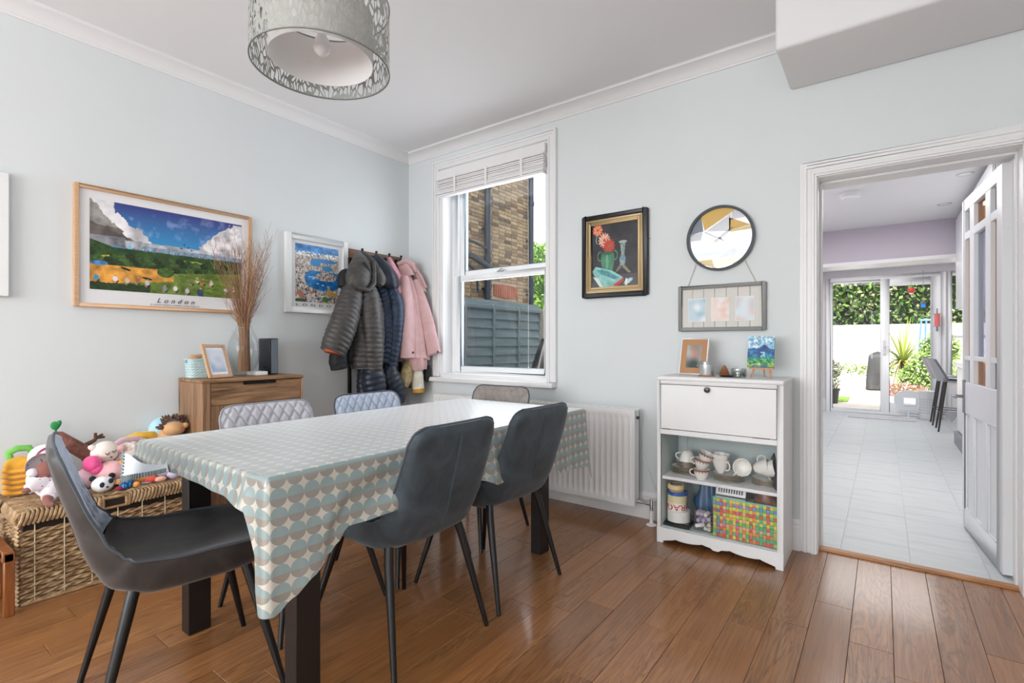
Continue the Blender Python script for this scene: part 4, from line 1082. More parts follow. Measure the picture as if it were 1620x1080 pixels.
# triple photo frame hanging on a string
tf = thing('triple_photo_frame', (2.685, YB, 1.195), 'grey framed plank panel with three blurred photos below the clock', 'photo frame')
PF = lambda x, z, d: (2.440 + x, YB - d, 1.195 + z)
frame_parts(PF, .490, .272, .021, .024, mat('grey_frame', '8a8c8a', .5), tf, .003)
PLK = mat('whitewashed_plank', 'd9d7d1', .7, noise=(6, .06), stretch=(1, 1, .3))
pw = .448 / 7
for k in range(7): card(PF, .021 + k * pw + .0012, .021 + (k + 1) * pw - .0012, .02, .252, .006, .012, PLK, tf, 'plank')
card(PF, .02, .47, .02, .252, .003, .0055, mat('gap_dark', '77756f', .9), tf, 'backing')
for k, (xa, cols_) in enumerate(((.062, ('b8ccd6', '8fb2c4', 'dfe6ea')), (.195, ('e2cfc8', 'd8a590', 'e6e2e0')), (.330, ('cdd9de', 'd8b8b4', 'b8c4cc')))):
    card(PF, xa - .003, xa + .101, .055, .195, .012, .0145, mat('mount_white', 'eeeeec', .7), tf, 'photo_mount')
    pc = Pic(30, 44, cols_[0]); n_ = fnoise(44, 30, 14, 30 + k, 2); pc.fill(n_ > .5, cols_[1]); pc.fill(n_ > .62, cols_[2])
    kk = np.ones(9) / 9
    for ax in (0, 1): pc.a = np.apply_along_axis(lambda q: np.convolve(np.pad(q, 4, 'edge'), kk, 'valid'), ax, pc.a)
    pc.mesh('photo', lambda u, v, xa=xa: PF(xa + .098 * u, .190 - .130 * v, .0153), tf, PRINT)
obj('string', MB().tube([(2.495, YB - .008, 1.467), (2.545, YB - .012, 1.60)], .0016, 5).tube([(2.875, YB - .008, 1.467), (2.815, YB - .012, 1.60)], .0016, 5), mat('twine', 'b5ada0', .9), tf)

# ---------------------------------------------------------------- pendant lamp
LX, LY, LZ = 1.73, 1.127, 2.17
lp = thing('pendant_lamp', (LX, LY, LZ), 'drum pendant lamp with leaf cutout outer shade over the table', 'lamp')
CUT = bpy.data.materials.new('leaf_cutout_shade'); CUT.use_nodes = True; t = NT(CUT)
uv = t.new('UVMap'); mp = t.new('Mapping'); mp.inputs['Scale'].default_value = (1.05, .36, 1); t.link(uv.outputs[0], mp.inputs[0])
dn = t.new('TexNoise'); dn.inputs['Scale'].default_value = 9; t.link(uv.outputs[0], dn.inputs['Vector'])
ad = t.new('VectorMath'); ad.operation = 'MULTIPLY_ADD'; ad.inputs[1].default_value = (.06, .0, 0); t.link(dn.outputs['Color'], ad.inputs[0]); t.link(mp.outputs[0], ad.inputs[2])
vo = t.new('TexVoronoi'); vo.feature = 'DISTANCE_TO_EDGE'; vo.inputs['Scale'].default_value = 62; t.link(ad.outputs[0], vo.inputs['Vector'])
hole = t.math('GREATER_THAN', vo.outputs['Distance'], .12)
sep = t.new('SeparateXYZ'); t.link(uv.outputs[0], sep.inputs[0])
keep = t.math('MULTIPLY', t.math('GREATER_THAN', sep.outputs[1], .006), t.math('LESS_THAN', sep.outputs[1], .244))
hole = t.math('MULTIPLY', hole, keep)
tr = t.new('BsdfTransparent'); mx = t.new('MixShader'); t.link(hole, mx.inputs[0]); t.link(t.b.outputs[0], mx.inputs[1]); t.link(tr.outputs[0], mx.inputs[2])
t.link(mx.outputs[0], t.n['Material Output'].inputs['Surface'])
t.b.inputs['Base Color'].default_value = (*lin('a9aca6'), 1); t.b.inputs['Roughness'].default_value = .4; t.b.inputs['Metallic'].default_value = .35
R0 = .25
om = MB().grid(lambda u, v: (LX + R0 * math.cos(2 * PI * u), LY + R0 * math.sin(2 * PI * u), LZ + .25 * v), 96, 2, uv=lambda u, v: (u * 2 * PI * R0, v * .25))
obj('outer_shade', om, CUT, lp, angle=60)
obj('rim_wire', MB().lathe([(R0 - .002, 0), (R0 + .002, 0), (R0 + .002, .004), (R0 - .002, .004), (R0 - .002, 0)], 96, (LX, LY, LZ - .002)).lathe([(R0 - .002, 0), (R0 + .002, 0), (R0 + .002, .004), (R0 - .002, .004), (R0 - .002, 0)], 96, (LX, LY, LZ + .248)), mat('rim_steel', '8e908c', .35, .6), lp)
obj('inner_shade', MB().lathe([(.188, .025), (.188, .208), (.186, .208), (.186, .025), (.188, .025)], 72, (LX, LY, LZ)), mat('white_fabric_shade', 'e2e1e0', .85), lp)
sp_ = MB()
for a in (0, 2.094, 4.189): sp_.tube([(LX, LY, LZ + .22), (LX + .25 * math.cos(a), LY + .25 * math.sin(a), LZ + .245)], .0025, 6)
sp_.lathe([(.022, 0), (.022, .004), (.03, .004), (.03, 0)], 20, (LX, LY, LZ + .217))
obj('spider', sp_, mat('rim_steel2', 'b8b8b6', .35, .6), lp)
obj('bulb', MB().lathe([(0, .0), (.014, .002), (.027, .012), (.033, .028), (.033, .040), (.027, .058), (.017, .075), (.014, .085), (.014, .10)], 28, (LX, LY, LZ + .047)), mat('opal_bulb', 'e6e6ea', .25), lp)
obj('bulb_holder', MB().tube([(LX, LY, LZ + .137), (LX, LY, LZ + .23)], [.0165, .019], 18), mat('white_holder', 'dcd8d4', .5), lp)
obj('cord', MB().tube([(LX, LY, LZ + .22), (LX, LY, 2.79)], .004, 8), WHITEW, lp)
obj('ceiling_rose', MB().lathe([(.0, 0), (.04, .0), (.052, .012), (.052, .03), (0, .03)], 24, (LX, LY, 2.77)), WHITEW, lp)
# ---------------------------------------------------------------- open kitchen door
PAINT = mat('door_white', 'e6e8ea', .35)
d1 = thing('door_1', (3.94, 3.35, 0), None, None); d1['kind'] = 'structure'
DH = Vector((3.916, 3.345, 0)); DD = Vector((-.086, .9963, 0)); DN = Vector((.9963, .086, 0))
def dbox(mb, a0, a1, z0, z1, t0=0, t1=.044):
    vs = [DH + DD * a + DN * t + Vector((0, 0, z)) for t in (t0, t1) for a, z in ((a0, z0), (a1, z0), (a1, z1), (a0, z1))]
    mb.add(vs, [(3, 2, 1, 0), (4, 5, 6, 7), (0, 1, 5, 4), (1, 2, 6, 5), (2, 3, 7, 6), (3, 0, 4, 7)]); return mb
cA = [(.09, .20), (.29, .53), (.62, .74)]; rA = [(1.787, 1.915), (1.045, 1.742), (.888, 1.02)]
cB = [(.09, .27), (.35, .54), (.61, .745)]
m_ = MB(); Wd = .80
dbox(m_, 0, .09, .012, 1.985); dbox(m_, .745, Wd, .012, 1.985); dbox(m_, .09, .745, 1.915, 1.985); dbox(m_, .09, .745, .70, .888); dbox(m_, .09, .745, .012, .125)
dbox(m_, .27, .35, .125, .70); dbox(m_, .54, .61, .125, .70)
obj('leaf_frame', m_, PAINT, d1, bevel=.003)
m_ = MB()
for a, b in ((.20, .29), (.53, .62), (.74, .745)): dbox(m_, a, b, .888, 1.915, .0, .044)
for a, b in ((1.742, 1.787), (1.02, 1.045)): dbox(m_, .09, .745, a, b, .002, .042)
obj('glazing_bar', m_, PAINT, d1, bevel=.003)
for a, b in cB: obj('panel', dbox(MB(), a - .004, b + .004, .12, .705, .014, .030), PAINT, d1, angle=0); 
for a, b in cB:
    m_ = MB(); dbox(m_, a, a + .012, .125, .70, .004, .014); dbox(m_, b - .012, b, .125, .70, .004, .014); dbox(m_, a, b, .125, .137, .004, .014); dbox(m_, a, b, .688, .70, .004, .014)
    obj('panel_bead', m_, PAINT, d1, bevel=.002)
AMB = glass_mat('amber_glass', 'd9ae54', op=.03); GRG = glass_mat('grey_glass', '8c8690', op=.04); PAT = glass_mat('patterned_glass', 'c8ccdc', op=.15, rough=.2)
for ri, (z0, z1) in enumerate(rA):
    for ci, (a, b) in enumerate(cA):
        g = [[GRG, AMB, GRG], [AMB, PAT, AMB], [GRG, AMB, GRG]][ri][ci]
        obj('pane', dbox(MB(), a - .004, b + .004, z0 - .004, z1 + .004, .020, .025), g, d1, angle=0, label=['grey glass pane', 'amber glass pane', 'clear patterned pane'][[GRG, AMB, PAT].index(g)])
HND = mat('brushed_handle', '8e9096', .3, .9)
def dp(a, t, z): return tuple(DH + DD * a + DN * t + Vector((0, 0, z)))
obj('lever_handle', dbox(MB(), .725, .765, .70, .90, -.006, 0).tube([dp(.745, -.005, .80), dp(.745, -.05, .80), dp(.66, -.055, .80)], .009, 10), HND, d1, bevel=.001)
obj('lever_handle', dbox(MB(), .725, .765, .70, .90, .044, .05).tube([dp(.745, .05, .80), dp(.745, .09, .80), dp(.66, .095, .80)], .009, 10), HND, d1, bevel=.001)
obj('lock_plate', dbox(MB(), Wd - .0005, Wd + .003, .66, .90, .010, .034), HND, d1)
for z in (.35, 1.72):
    obj('hinge', dbox(MB(), -.003, -.0005, z - .05, z + .05, .006, .044).tube([dp(-.006, .048, z - .05), dp(-.006, .048, z + .05)], .007, 10), PAINT, d1, bevel=.0005)
kh = thing('heart_pendant', (3.80, 4.16, .68), 'small grey metal heart hanging on a cord from the kitchen door handle', 'heart')
hp = [(math.sin(a) ** 3 * .028, (13 * math.cos(a) - 5 * math.cos(2 * a) - 2 * math.cos(3 * a) - math.cos(4 * a)) / 16 * .04) for a in [2 * PI * k / 28 for k in range(28)]]
obj('heart', MB().prism(hp, lambda x, z, t: (3.80 + x * .9, 4.155 + .006 * t, .665 + z)), HND, kh, bevel=.001)
obj('cord', MB().tube([(3.80, 4.158, .70), (3.80, 4.158, .80), (3.80, 4.10, .806)], .0015, 5), HND, kh)

# ---------------------------------------------------------------- wooden drawers by the left wall
RUSV = wood('rustic_wood_vertical', '4c3424', '8c6a4e', 'b08c6a', axis=2, scale=1.1, rough=.55, rnd=True, vary=.15, knots=.85, ring=.4, rf=18)
RUSH = wood('rustic_wood_horizontal', '4c3424', '8f6b4a', 'b58e68', axis=1, scale=1.1, rough=.55, rnd=True, vary=.12, knots=.95, ring=.4, rf=18)
dr = thing('drawer_unit', (.185, 1.58, 0), 'rustic wooden cupboard with a drawer, carrying the vase of twigs', 'cupboard')
dx, y0, y1, zt = .345, 1.272, 1.888, .912
obj('top_board', MB().box((.02, y0 - .004, zt - .020), (dx + .006, y1 + .004, zt)), RUSH, dr, bevel=.004)
obj('side_panel', box((.02, y0, 0), (dx, y0 + .045, zt - .020)), RUSV, dr, bevel=.002)
obj('side_panel', box((.02, y1 - .012, 0), (dx, y1, zt - .020)), RUSV, dr, bevel=.002)
obj('back_panel', box((.02, y0 + .045, 0), (.03, y1 - .012, zt - .02)), RUSV, dr, angle=0)
obj('plinth', box((.03, y0 + .045, 0), (dx - .01, y1 - .012, .05)), RUSH, dr, angle=0)
d_ = obj('drawer', box((.05, y0 + .047, .760), (dx - .002, y1 - .014, .888)), RUSH, dr, bevel=.002)
obj('handle', MB().box((dx - .004, 1.50, .876), (dx + .006, 1.70, .889)).box((dx + .002, 1.50, .872), (dx + .006, 1.70, .876)), mat('black_handle', '1a1a1c', .4, .5), d_)
for a, b in ((y0 + .047, 1.578), (1.581, y1 - .014)):
    q = obj('door', box((dx - .022, a, .055), (dx - .002, b, .757)), RUSV, dr, bevel=.002)
# woven basket with bottles on the drawers
AQ = mat('aqua_plastic_weave', 'b9d0d2', .5); AQD = mat('aqua_shadow', '6f8f94', .6)
bk = thing('small_basket', (.10, 1.352, zt), 'small aqua woven basket on the drawers, holding a wooden brush and bottles', 'basket')
mb = MB()
def bkf(u, v):
    a = 2 * PI * u; r = .060 + .008 * v; c_, s_ = math.cos(a), math.sin(a); k = .0026 * math.sin(u * 2 * PI * 22) * math.sin(v * PI * 14 + (PI / 2 if int(u * 44) % 2 else 0))
    q = (abs(c_) ** 4 + abs(s_) ** 4) ** -.25
    return (.10 + (r * .8 + k) * c_ * q, 1.352 + (r + k) * s_ * q, zt + .001 + .112 * v)
mb.grid(bkf, 176, 42, close=True)
obj('woven_wall', mb, AQ, bk, angle=80)
obj('rim', MB().tube([bkf(k / 40, 1) for k in range(41)], .0045, 8), AQ, bk)
obj('handle_hole', MB().ell((.10, 1.352 - .068, zt + .10), (.014, .004, .010)), AQD, bk)
WB = mat('brush_wood', 'c99a72', .6)
b1 = thing('wooden_brush', (.09, 1.335, zt + .02), 'curled wooden brush head poking out of the aqua basket', 'brush')
obj('head', MB().ell((.09, 1.335, zt + .122), (.02, .034, .018)).ell((.09, 1.36, zt + .130), (.014, .016, .014)).tube([(.09, 1.335, zt + .03), (.09, 1.335, zt + .11)], .008), WB, b1)
b2 = thing('bottle', (.10, 1.385, zt + .004), 'pale bottle standing in the aqua basket', 'bottle')
obj('body', MB().lathe([(0, 0), (.014, 0), (.014, .10), (.006, .115), (.006, .122), (.009, .124), (.009, .138), (0, .138)], 16, (.10, 1.388, zt + .004)), mat('white_bottle', 'e6e6ea', .35), b2)
# leaning photo frame
pf = thing('photo_frame', (.24, 1.41, zt), 'leaning pale wood photo frame with blurred picture on the drawers', 'photo frame')
fu_ = Vector((.0, 0, 1)); b_l = Vector((.295, 1.325, zt + .004)); b_r = Vector((.235, 1.482, zt + .002)); rv = (b_r - b_l); wF = rv.length; rv.normalize(); nv = Vector((rv.y, -rv.x, 0)).normalized()
if nv.x < 0: nv = -nv
upv = (Vector((0, 0, 1)) * .95 - nv * .31).normalized(); on = rv.cross(upv).normalized()
if on.x < 0: on = -on
PFm = lambda x, z, d: tuple(b_l + rv * x + upv * z + on * d)
frame_parts(PFm, wF, .205, .018, .014, OAKF, pf, .0015)
card(PFm, .015, wF - .015, .015, .19, .002, .008, mat('photo_mount_white', 'eef0f4', .5), pf, 'mount')
pc = Pic(26, 40, 'cfd3dc'); n_ = fnoise(40, 26, 16, 41, 2); pc.fill(n_ > .5, 'b4bac6'); pc.fill((n_ > .55) & (pc.Y > .6), '8fa9cc'); pc.fill((pc.Y > .9) & (pc.X > .4), '6f8fa4')
kk = np.ones(9) / 9
for ax in (0, 1): pc.a = np.apply_along_axis(lambda q: np.convolve(np.pad(q, 4, 'edge'), kk, 'valid'), ax, pc.a)
pc.mesh('photo', lambda u, v: PFm(.034 + (wF - .068) * u, .170 - .135 * v, .0095), pf, PRINT)
obj('strut', MB().prism([(0, 0), (.03, 0), (.015, .12)], lambda x, z, t: tuple(b_l + rv * (.06 + x) - nv * (.075 - .32 * z + .002 * t) + Vector((0, 0, z)))), WB, pf)
# glass vase and twigs
VX, VY = .165, 1.592
vs_ = thing('glass_vase', (VX, VY, zt), 'bulbous clear glass vase on the drawers with a bundle of twigs', 'vase')
pv = [(0, .004), (.040, .004), (.046, .0), (.050, .008), (.050, .020), (.056, .03), (.080, .08), (.094, .15), (.090, .21), (.068, .265), (.048, .30), (.044, .315), (.050, .322), (.047, .322), (.041, .314), (.045, .298), (.064, .262), (.086, .208), (.090, .15), (.076, .082), (.052, .034), (.044, .024), (0, .022)]
VG = glass_mat('vase_glass', 'fdfefe', op=-.02)
obj('vessel', MB().lathe(pv, 48, (VX, VY, zt)), VG, vs_, angle=60)
TWG = mat('dried_twig', '8a6248', .75, noise=(30, .3))
TWL = mat('dried_twig_pale', 'b58e6c', .75)
tw = thing('twigs', (VX, VY, zt + .025), 'tall bundle of dried brown twigs standing in the glass vase', 'twigs')
rt = random.Random(3)
for m__, cnt in ((TWG, 115), (TWL, 55)):
    mb = MB()
    for i in range(cnt):
        a = rt.uniform(0, 2 * PI); r0 = .036 * math.sqrt(rt.random()); L = rt.uniform(.45, .88) if rt.random() < .85 else rt.uniform(.8, .95); sp = rt.uniform(.02, .25) * (L / .7)
        a2 = a + rt.uniform(-.5, .5); pts = []; wob = rt.uniform(.006, .016); ph = rt.uniform(0, 6)
        for s in range(11):
            q = s / 10; z = zt + .03 + L * q * (1 - .06 * sp)
            k = max(0, (q * L - .28) / max(.01, (L - .28))) ** 1.25 if q * L > .28 else 0
            x = VX + r0 * math.cos(a) * (1 - .2 * min(1, q * 3)) + sp * .62 * k * math.cos(a2) + wob * k * math.sin(q * 14 + ph)
            y = VY + r0 * math.sin(a) * (1 - .2 * min(1, q * 3)) + sp * .80 * k * math.sin(a2) + wob * k * math.cos(q * 17 + ph)
            pts.append((max(.012, x), y, z))
        mb.tube(pts, [.0020 * (1 - .75 * s / 10) for s in range(11)], 4, cap=False)
        for _r in range(3):
            s = rt.randint(4, 9); p = Vector(pts[s]); e = p + Vector((rt.uniform(-.03, .03), rt.uniform(-.05, .05), rt.uniform(.04, .13))); e.x = max(.012, e.x)
            mb.tube([p, (p + e) / 2 + Vector((0, rt.uniform(-.01, .01), 0)), e], [.0011, .0009, .0005], 4, cap=False)
    obj('twig_bundle', mb, m__, tw, kind='stuff')
# router box
bb = thing('black_box', (.10, 1.82, zt), 'upright glossy black router box at right end of the drawers', 'box')
obj('casing', MB().box((.045, 1.745, zt + .002), (.20, 1.80, zt + .242)), mat('gloss_black', '15181d', .25), bb, bevel=.006, segs=2)
BBm = Matrix.Translation((.12, 1.7445, zt + .10)) @ Matrix(((1, 0, 0, 0), (0, 0, -1, 0), (0, 1, 0, 0), (0, 0, 0, 1)))
bb2 = obj('side_strip', box((.2002, 1.75, zt + .01), (.203, 1.795, zt + .235)), mat('grey_strip', '5f6870', .35), bb, bevel=.001)
obj('leads', MB().tube([(.15, 1.75, zt + .05), (.17, 1.71, zt + .06), (.20, 1.70, zt + .03)], .002, 5).tube([(.14, 1.75, zt + .03), (.16, 1.72, zt + .04), (.19, 1.69, zt + .015)], .002, 5), LEG, bb)
wb_ = obj('white_box', box((.07, 1.655, zt + .001), (.19, 1.735, zt + .026)), mat('white_plastic_box', 'e8e8ea', .35), None, bevel=.003, label='flat white box between the glass vase and the black box', cat='box')

# ---------------------------------------------------------------- wicker trunk
WK = bpy.data.materials.new('rattan'); WK.use_nodes = True; t = NT(WK)
n_ = t.noise(t.coord((1, 1, 1), rnd=True), 24, 4)
t.link(t.ramp(n_, [(.25, lin('6a5138')), (.5, lin('a3835e')), (.75, lin('ceb48c'))]), t.b.inputs['Base Color']); t.b.inputs['Roughness'].default_value = .6; t.bump(n_, .3, .003)
tk = thing('wicker_trunk', (.27, .84, 0), 'large woven wicker trunk on the floor, heaped with soft toys', 'basket')
X0, X1, Y0, Y1 = .03, .505, .495, 1.19; ZL = .335
DKW = mat('trunk_inside', '2c2118', .9)
obj('liner', MB().box((X0 + .012, Y0 + .012, .006), (X1 - .012, Y1 - .012, ZL + .02)), DKW, tk, angle=0)
rw = random.Random(2)
def strand(axis, c, a, b, z, ph):
    mb = MB()
    for s in (0, 1):
        pts = []; n = int((b - a) / .009)
        for i in range(n + 1):
            q = a + (b - a) * i / n; th = q / .052 * PI + ph + s * PI
            off = .0055 * math.cos(th); dz = .0058 * math.sin(th) + rw.uniform(-.0006, .0006)
            pts.append((c + off, q, z + dz) if axis == 'y' else (q, c - off, z + dz))
        mb.tube(pts, .0066, 6)
    return mb
nr = 14
for r in range(nr):
    z = .014 + r * (ZL - .02) / nr
    obj('strand', strand('y', X1 - .004, Y0, Y1, z, (r % 2) * PI / 2 * 1.0), WK, tk)
    obj('strand', strand('x', Y0 + .004, X0, X1, z, (r % 2) * PI / 2 + .4), WK, tk)
STK = mat('pale_stake', 'd8c9a8', .6)
for k in range(7):
    y = Y0 + .045 + k * .098
    obj('stake', MB().tube([(X1 + .004, y, .004), (X1 + .0045, y, ZL + .01)], .0022, 5), STK, tk)
mb = MB()
for z in [.01 + i * .018 for i in range(19)]:
    mb.tube([(X1 + .004, Y0 - .004, z), (X1 - .006, Y0 - .012, z + .009), (X1 - .02, Y0 - .004, z + .014)], .0075, 6)
obj('corner_braid', mb, WK, tk)
obj('base_rim', MB().tube([(X1, Y0, .008), (X1, Y1, .008)], .009, 8).tube([(X0, Y0, .008), (X1, Y0, .008)], .009, 8), WK, tk)
ld = obj('lid', box((X0 - .004, Y0 - .006, ZL + .024), (X1 + .006, Y1 + .004, ZL + .054)), WK, tk)
lb = MB()
n = 46
for i in range(n):
    y = Y0 - .008 + (Y1 - Y0 + .01) * i / n
    if .775 < y < .865: continue
    lb.tube([(X1 + .011, y, ZL + .012), (X1 + .014, y + .010, ZL + .036), (X1 + .004, y + .018, ZL + .060), (X1 - .03, y + .020, ZL + .062)], .0062, 6)
lb2 = MB()
for i in range(30):
    x = X0 + (X1 - X0) * i / 30
    lb2.tube([(x, Y0 - .011, ZL + .012), (x + .008, Y0 - .014, ZL + .036), (x + .014, Y0 - .004, ZL + .060), (x + .016, Y0 + .03, ZL + .062)], .0062, 6)
obj('lid_border', lb, WK, ld, kind='stuff'); obj('lid_border', lb2, WK, ld, kind='stuff')
obj('handle_slot', MB().box((X1 + .0055, .775, ZL + .018), (X1 + .0075, .865, ZL + .048)), DKW, ld, angle=0)
hb = MB().tube([(X1 + .008, .77, ZL + .057), (X1 + .009, .87, ZL + .057)], .007, 8).tube([(X1 + .008, .76, ZL + .010), (X1 + .009, .88, ZL + .010)], .006, 8)
for y in (.765, .775, .866, .876): hb.tube([(X1 + .012, y, ZL + .01), (X1 + .016, y, ZL + .035), (X1 + .006, y, ZL + .062)], .007, 6)
obj('handle', hb, WK, ld)
lt = MB()
for i in range(22):
    x = X0 + .02 + (X1 - X0 - .04) * i / 22
    pts = [(x, Y0 + .02 + (Y1 - Y0 - .04) * k / 46, ZL + .060 + .004 * math.sin(k * PI / 2 + (i % 2) * PI)) for k in range(47)]
    lt.tube(pts, .0085, 6)
obj('lid_weave', lt, WK, ld)

# wooden chair or rocker seen at the left edge
OKC = wood('orange_brown_wood', '5a3018', '8a5026', 'a8683a', axis=2, scale=1.3, rough=.4, rnd=False, ring=.2)
wc = thing('wooden_armchair', (.40, .28, 0), 'orange brown wooden chair mostly cut off at the left edge', 'chair')
for x in (.30, .545): obj('leg', box((x, .435, 0), (x + .03, .468, .26)), OKC, wc, bevel=.003)
obj('post', box((.20, .442, 0), (.232, .474, .60)), OKC, wc, bevel=.004)
obj('side_rail', box((.21, .43, .225), (.575, .466, .268)), OKC, wc, bevel=.003)
obj('seat', box((.22, .02, .24), (.56, .43, .262)), mat('navy_cushion', '1f2c4a', .8), wc, bevel=.006)
for x in (.30, .545): obj('leg', box((x, .0, 0), (x + .03, .03, .26)), OKC, wc, bevel=.003)
obj('post', box((.20, .0, 0), (.232, .03, .60)), OKC, wc, bevel=.004)

# ---------------------------------------------------------------- white glass fronted cabinet
CW = mat('chalky_white_paint', 'e9eaea', .45, noise=(5, .015))
CGL = glass_mat('cabinet_glass', op=-.028)
CIN = mat('cabinet_inside_paint', 'c3cfcf', .6)
cb = thing('display_cabinet', (2.745, 2.95, 0), 'small white cabinet with drop flap and glass front holding crockery', 'cabinet')
cx0, cx1, cy0, cy1 = 2.424, 3.060, 2.795, 3.11
def sidep(x0, x1, inn): 
    return MB().prism([(cy0 + .002, 0), (cy1, 0), (cy1, .93), (cy0 + .02, .93), (cy0 + .002, .90)], lambda y, z, t: (x0 + (x1 - x0) * t, y, z))
obj('side_panel', sidep(cx0, cx0 + .02, 1), CW, cb, bevel=.003)
obj('side_panel', sidep(cx1 - .022, cx1, 1), CW, cb, bevel=.003)
obj('top_board', box((cx0 - .004, cy0 - .006, .912), (cx1 + .004, cy1 + .004, .937)), CW, cb, bevel=.011, segs=4)
fm = MB().box((cx0 - .001, cy0, .085), (cx0 + .020, cy0 + .018, .912)).box((cx1 - .028, cy0, .085), (cx1 + .001, cy0 + .018, .912)).box((cx0 + .02, cy0, .612), (cx1 - .028, cy0 + .018, .640)).box((cx0 + .02, cy0, .893), (cx1 - .028, cy0 + .018, .912))
obj('face_frame', fm, CW, cb, bevel=.0015)
fp = obj('drop_flap', box((cx0 + .022, cy0 - .002, .643), (cx1 - .030, cy0 + .014, .890)), CW, cb, bevel=.002)
obj('knob', MB().lathe([(0, .022), (.012, .020), (.0155, .013), (.013, .006), (.007, .003), (.007, 0)], 24, M=Matrix.Translation((2.70, cy0 - .002, .872)) @ Matrix.Rotation(PI / 2, 4, 'X')), mat('black_knob', '1c1a1a', .25), fp)
sc = [(cx0, 0), (cx0 + .035, 0)] 
for k in range(0, 41):
    u = k / 40; x = cx0 + .035 + (cx1 - cx0 - .07) * u
    z = .012 + .010 * (1 - abs(math.cos(u * PI * 4)) ** .7) + .018 * math.sin(PI * u) ** .6 - (.010 if .46 < u < .54 else 0)
    sc.append((x, z))
sc += [(cx1 - .035, 0), (cx1, 0), (cx1, .086), (cx0, .086)]
obj('apron', MB().prism(sc, lambda x, z, t: (x if 0 < x - cx0 < cx1 - cx0 else x + (.0015 if x > 2.7 else -.0015), cy0 - .003 + .018 * t, z)), CW, cb, bevel=.0015)
obj('back_panel', box((cx0 + .02, cy1 - .012, .02), (cx1 - .022, cy1 - .004, .91)), CIN, cb, angle=0)
obj('back_batten', MB().box((cx0 + .060, cy1 - .018, .09), (cx0 + .078, cy1 - .012, .61)), CIN, cb, bevel=.001)
obj('floor_board', box((cx0 + .02, cy0 + .018, .072), (cx1 - .022, cy1 - .012, .090)), CIN, cb, angle=0)
obj('shelf', box((cx0 + .02, cy0 + .028, .352), (cx1 - .022, cy1 - .012, .370)), CW, cb, bevel=.002)
obj('middle_board', box((cx0 + .02, cy0 + .018, .612), (cx1 - .022, cy1 - .012, .632)), CIN, cb, angle=0)
obj('inner_lining', MB().box((cx0 + .0195, cy0 + .018, .09), (cx0 + .0215, cy1 - .012, .612)).box((cx1 - .0235, cy0 + .018, .09), (cx1 - .0215, cy1 - .012, .612)), CIN, cb, angle=0)
obj('sliding_pane', box((cx0 + .02, cy0 + .006, .088), (2.757, cy0 + .0095, .612)), CGL, cb, angle=0)
obj('sliding_pane', box((2.735, cy0 + .012, .088), (cx1 - .028, cy0 + .0155, .612)), CGL, cb, angle=0)
obj('chipped_edge', MB().box((2.455, cy0 - .0026, .6405), (2.50, cy0 - .0015, .6435)).box((2.92, cy0 - .0026, .6405), (3.0, cy0 - .0015, .6435)), mat('chip_brown', '4a3a30', .8), cb, angle=0)

# crockery
CHI = mat('white_china', 'eceae4', .2); BRN = mat('brown_gilt_rim', '8a4a30', .3); GLT = mat('grey_gilt_rim', '857a64', .3, .3)
SZ = .370
def cup(name, c, r, h, M, label, group, rim=None, ang=0, fr=.5):
    M = Matrix.Translation(c) @ M
    root = thing(name, c, label, 'cup', group)
    p = [(0, .004), (r * fr * .8, .004), (r * fr, 0), (r * fr, .004)] + [(r * (fr + (1 - fr) * (q ** .55)), h * (.06 + .94 * q)) for q in (.05, .15, .3, .5, .7, .88, 1)] + [(r * .95, h)] + [(r * .95 * (fr + (1 - fr) * (q ** .55)), h * (.06 + .94 * q)) for q in (.88, .7, .5, .3, .15, .05)] + [(0, h * .08)]
    obj('bowl', MB().lathe(p, 28, M=M), CHI, root, angle=60)
    ca, sa = math.cos(ang), math.sin(ang)
    pts = [(r * .80, h * .80), (r * 1.15, h * .86), (r * 1.42, h * .66), (r * 1.30, h * .38), (r * .78, h * .26)]
    sm = []
    for i in range(len(pts) - 1):
        for k in range(3):
            f = k / 3; p4 = [pts[max(0, min(4, i + j))] for j in (-1, 0, 1, 2)]
            sm.append(tuple(.5 * (2 * p4[1][e] + (-p4[0][e] + p4[2][e]) * f + (2 * p4[0][e] - 5 * p4[1][e] + 4 * p4[2][e] - p4[3][e]) * f * f + (-p4[0][e] + 3 * p4[1][e] - 3 * p4[2][e] + p4[3][e]) * f ** 3) for e in (0, 1)))
    sm.append(pts[-1])
    obj('handle', MB().tube([M @ Vector((x * ca, x * sa, z)) for x, z in sm], r * .085, 6), CHI, root)
    if rim:
        obj('rim_band', MB().lathe([(r * .975, h * .86), (r * 1.005, h * .87), (r * 1.01, h * .985), (r * .98, h * 1.0)], 28, M=M), rim, root)
        mb = MB()
        for k in range(16):
            a = 2 * PI * k / 16; mb.add([M @ Vector((r * 1.0 * math.cos(a - .12), r * 1.0 * math.sin(a - .12), h * .86)), M @ Vector((r * 1.0 * math.cos(a + .12), r * 1.0 * math.sin(a + .12), h * .86)), M @ Vector((r * .955 * math.cos(a), r * .955 * math.sin(a), h * .66))], [(0, 1, 2)])
        obj('petal_print', mb, mat('pale_brown_print', 'b98a78', .4), root, angle=0)
    return root
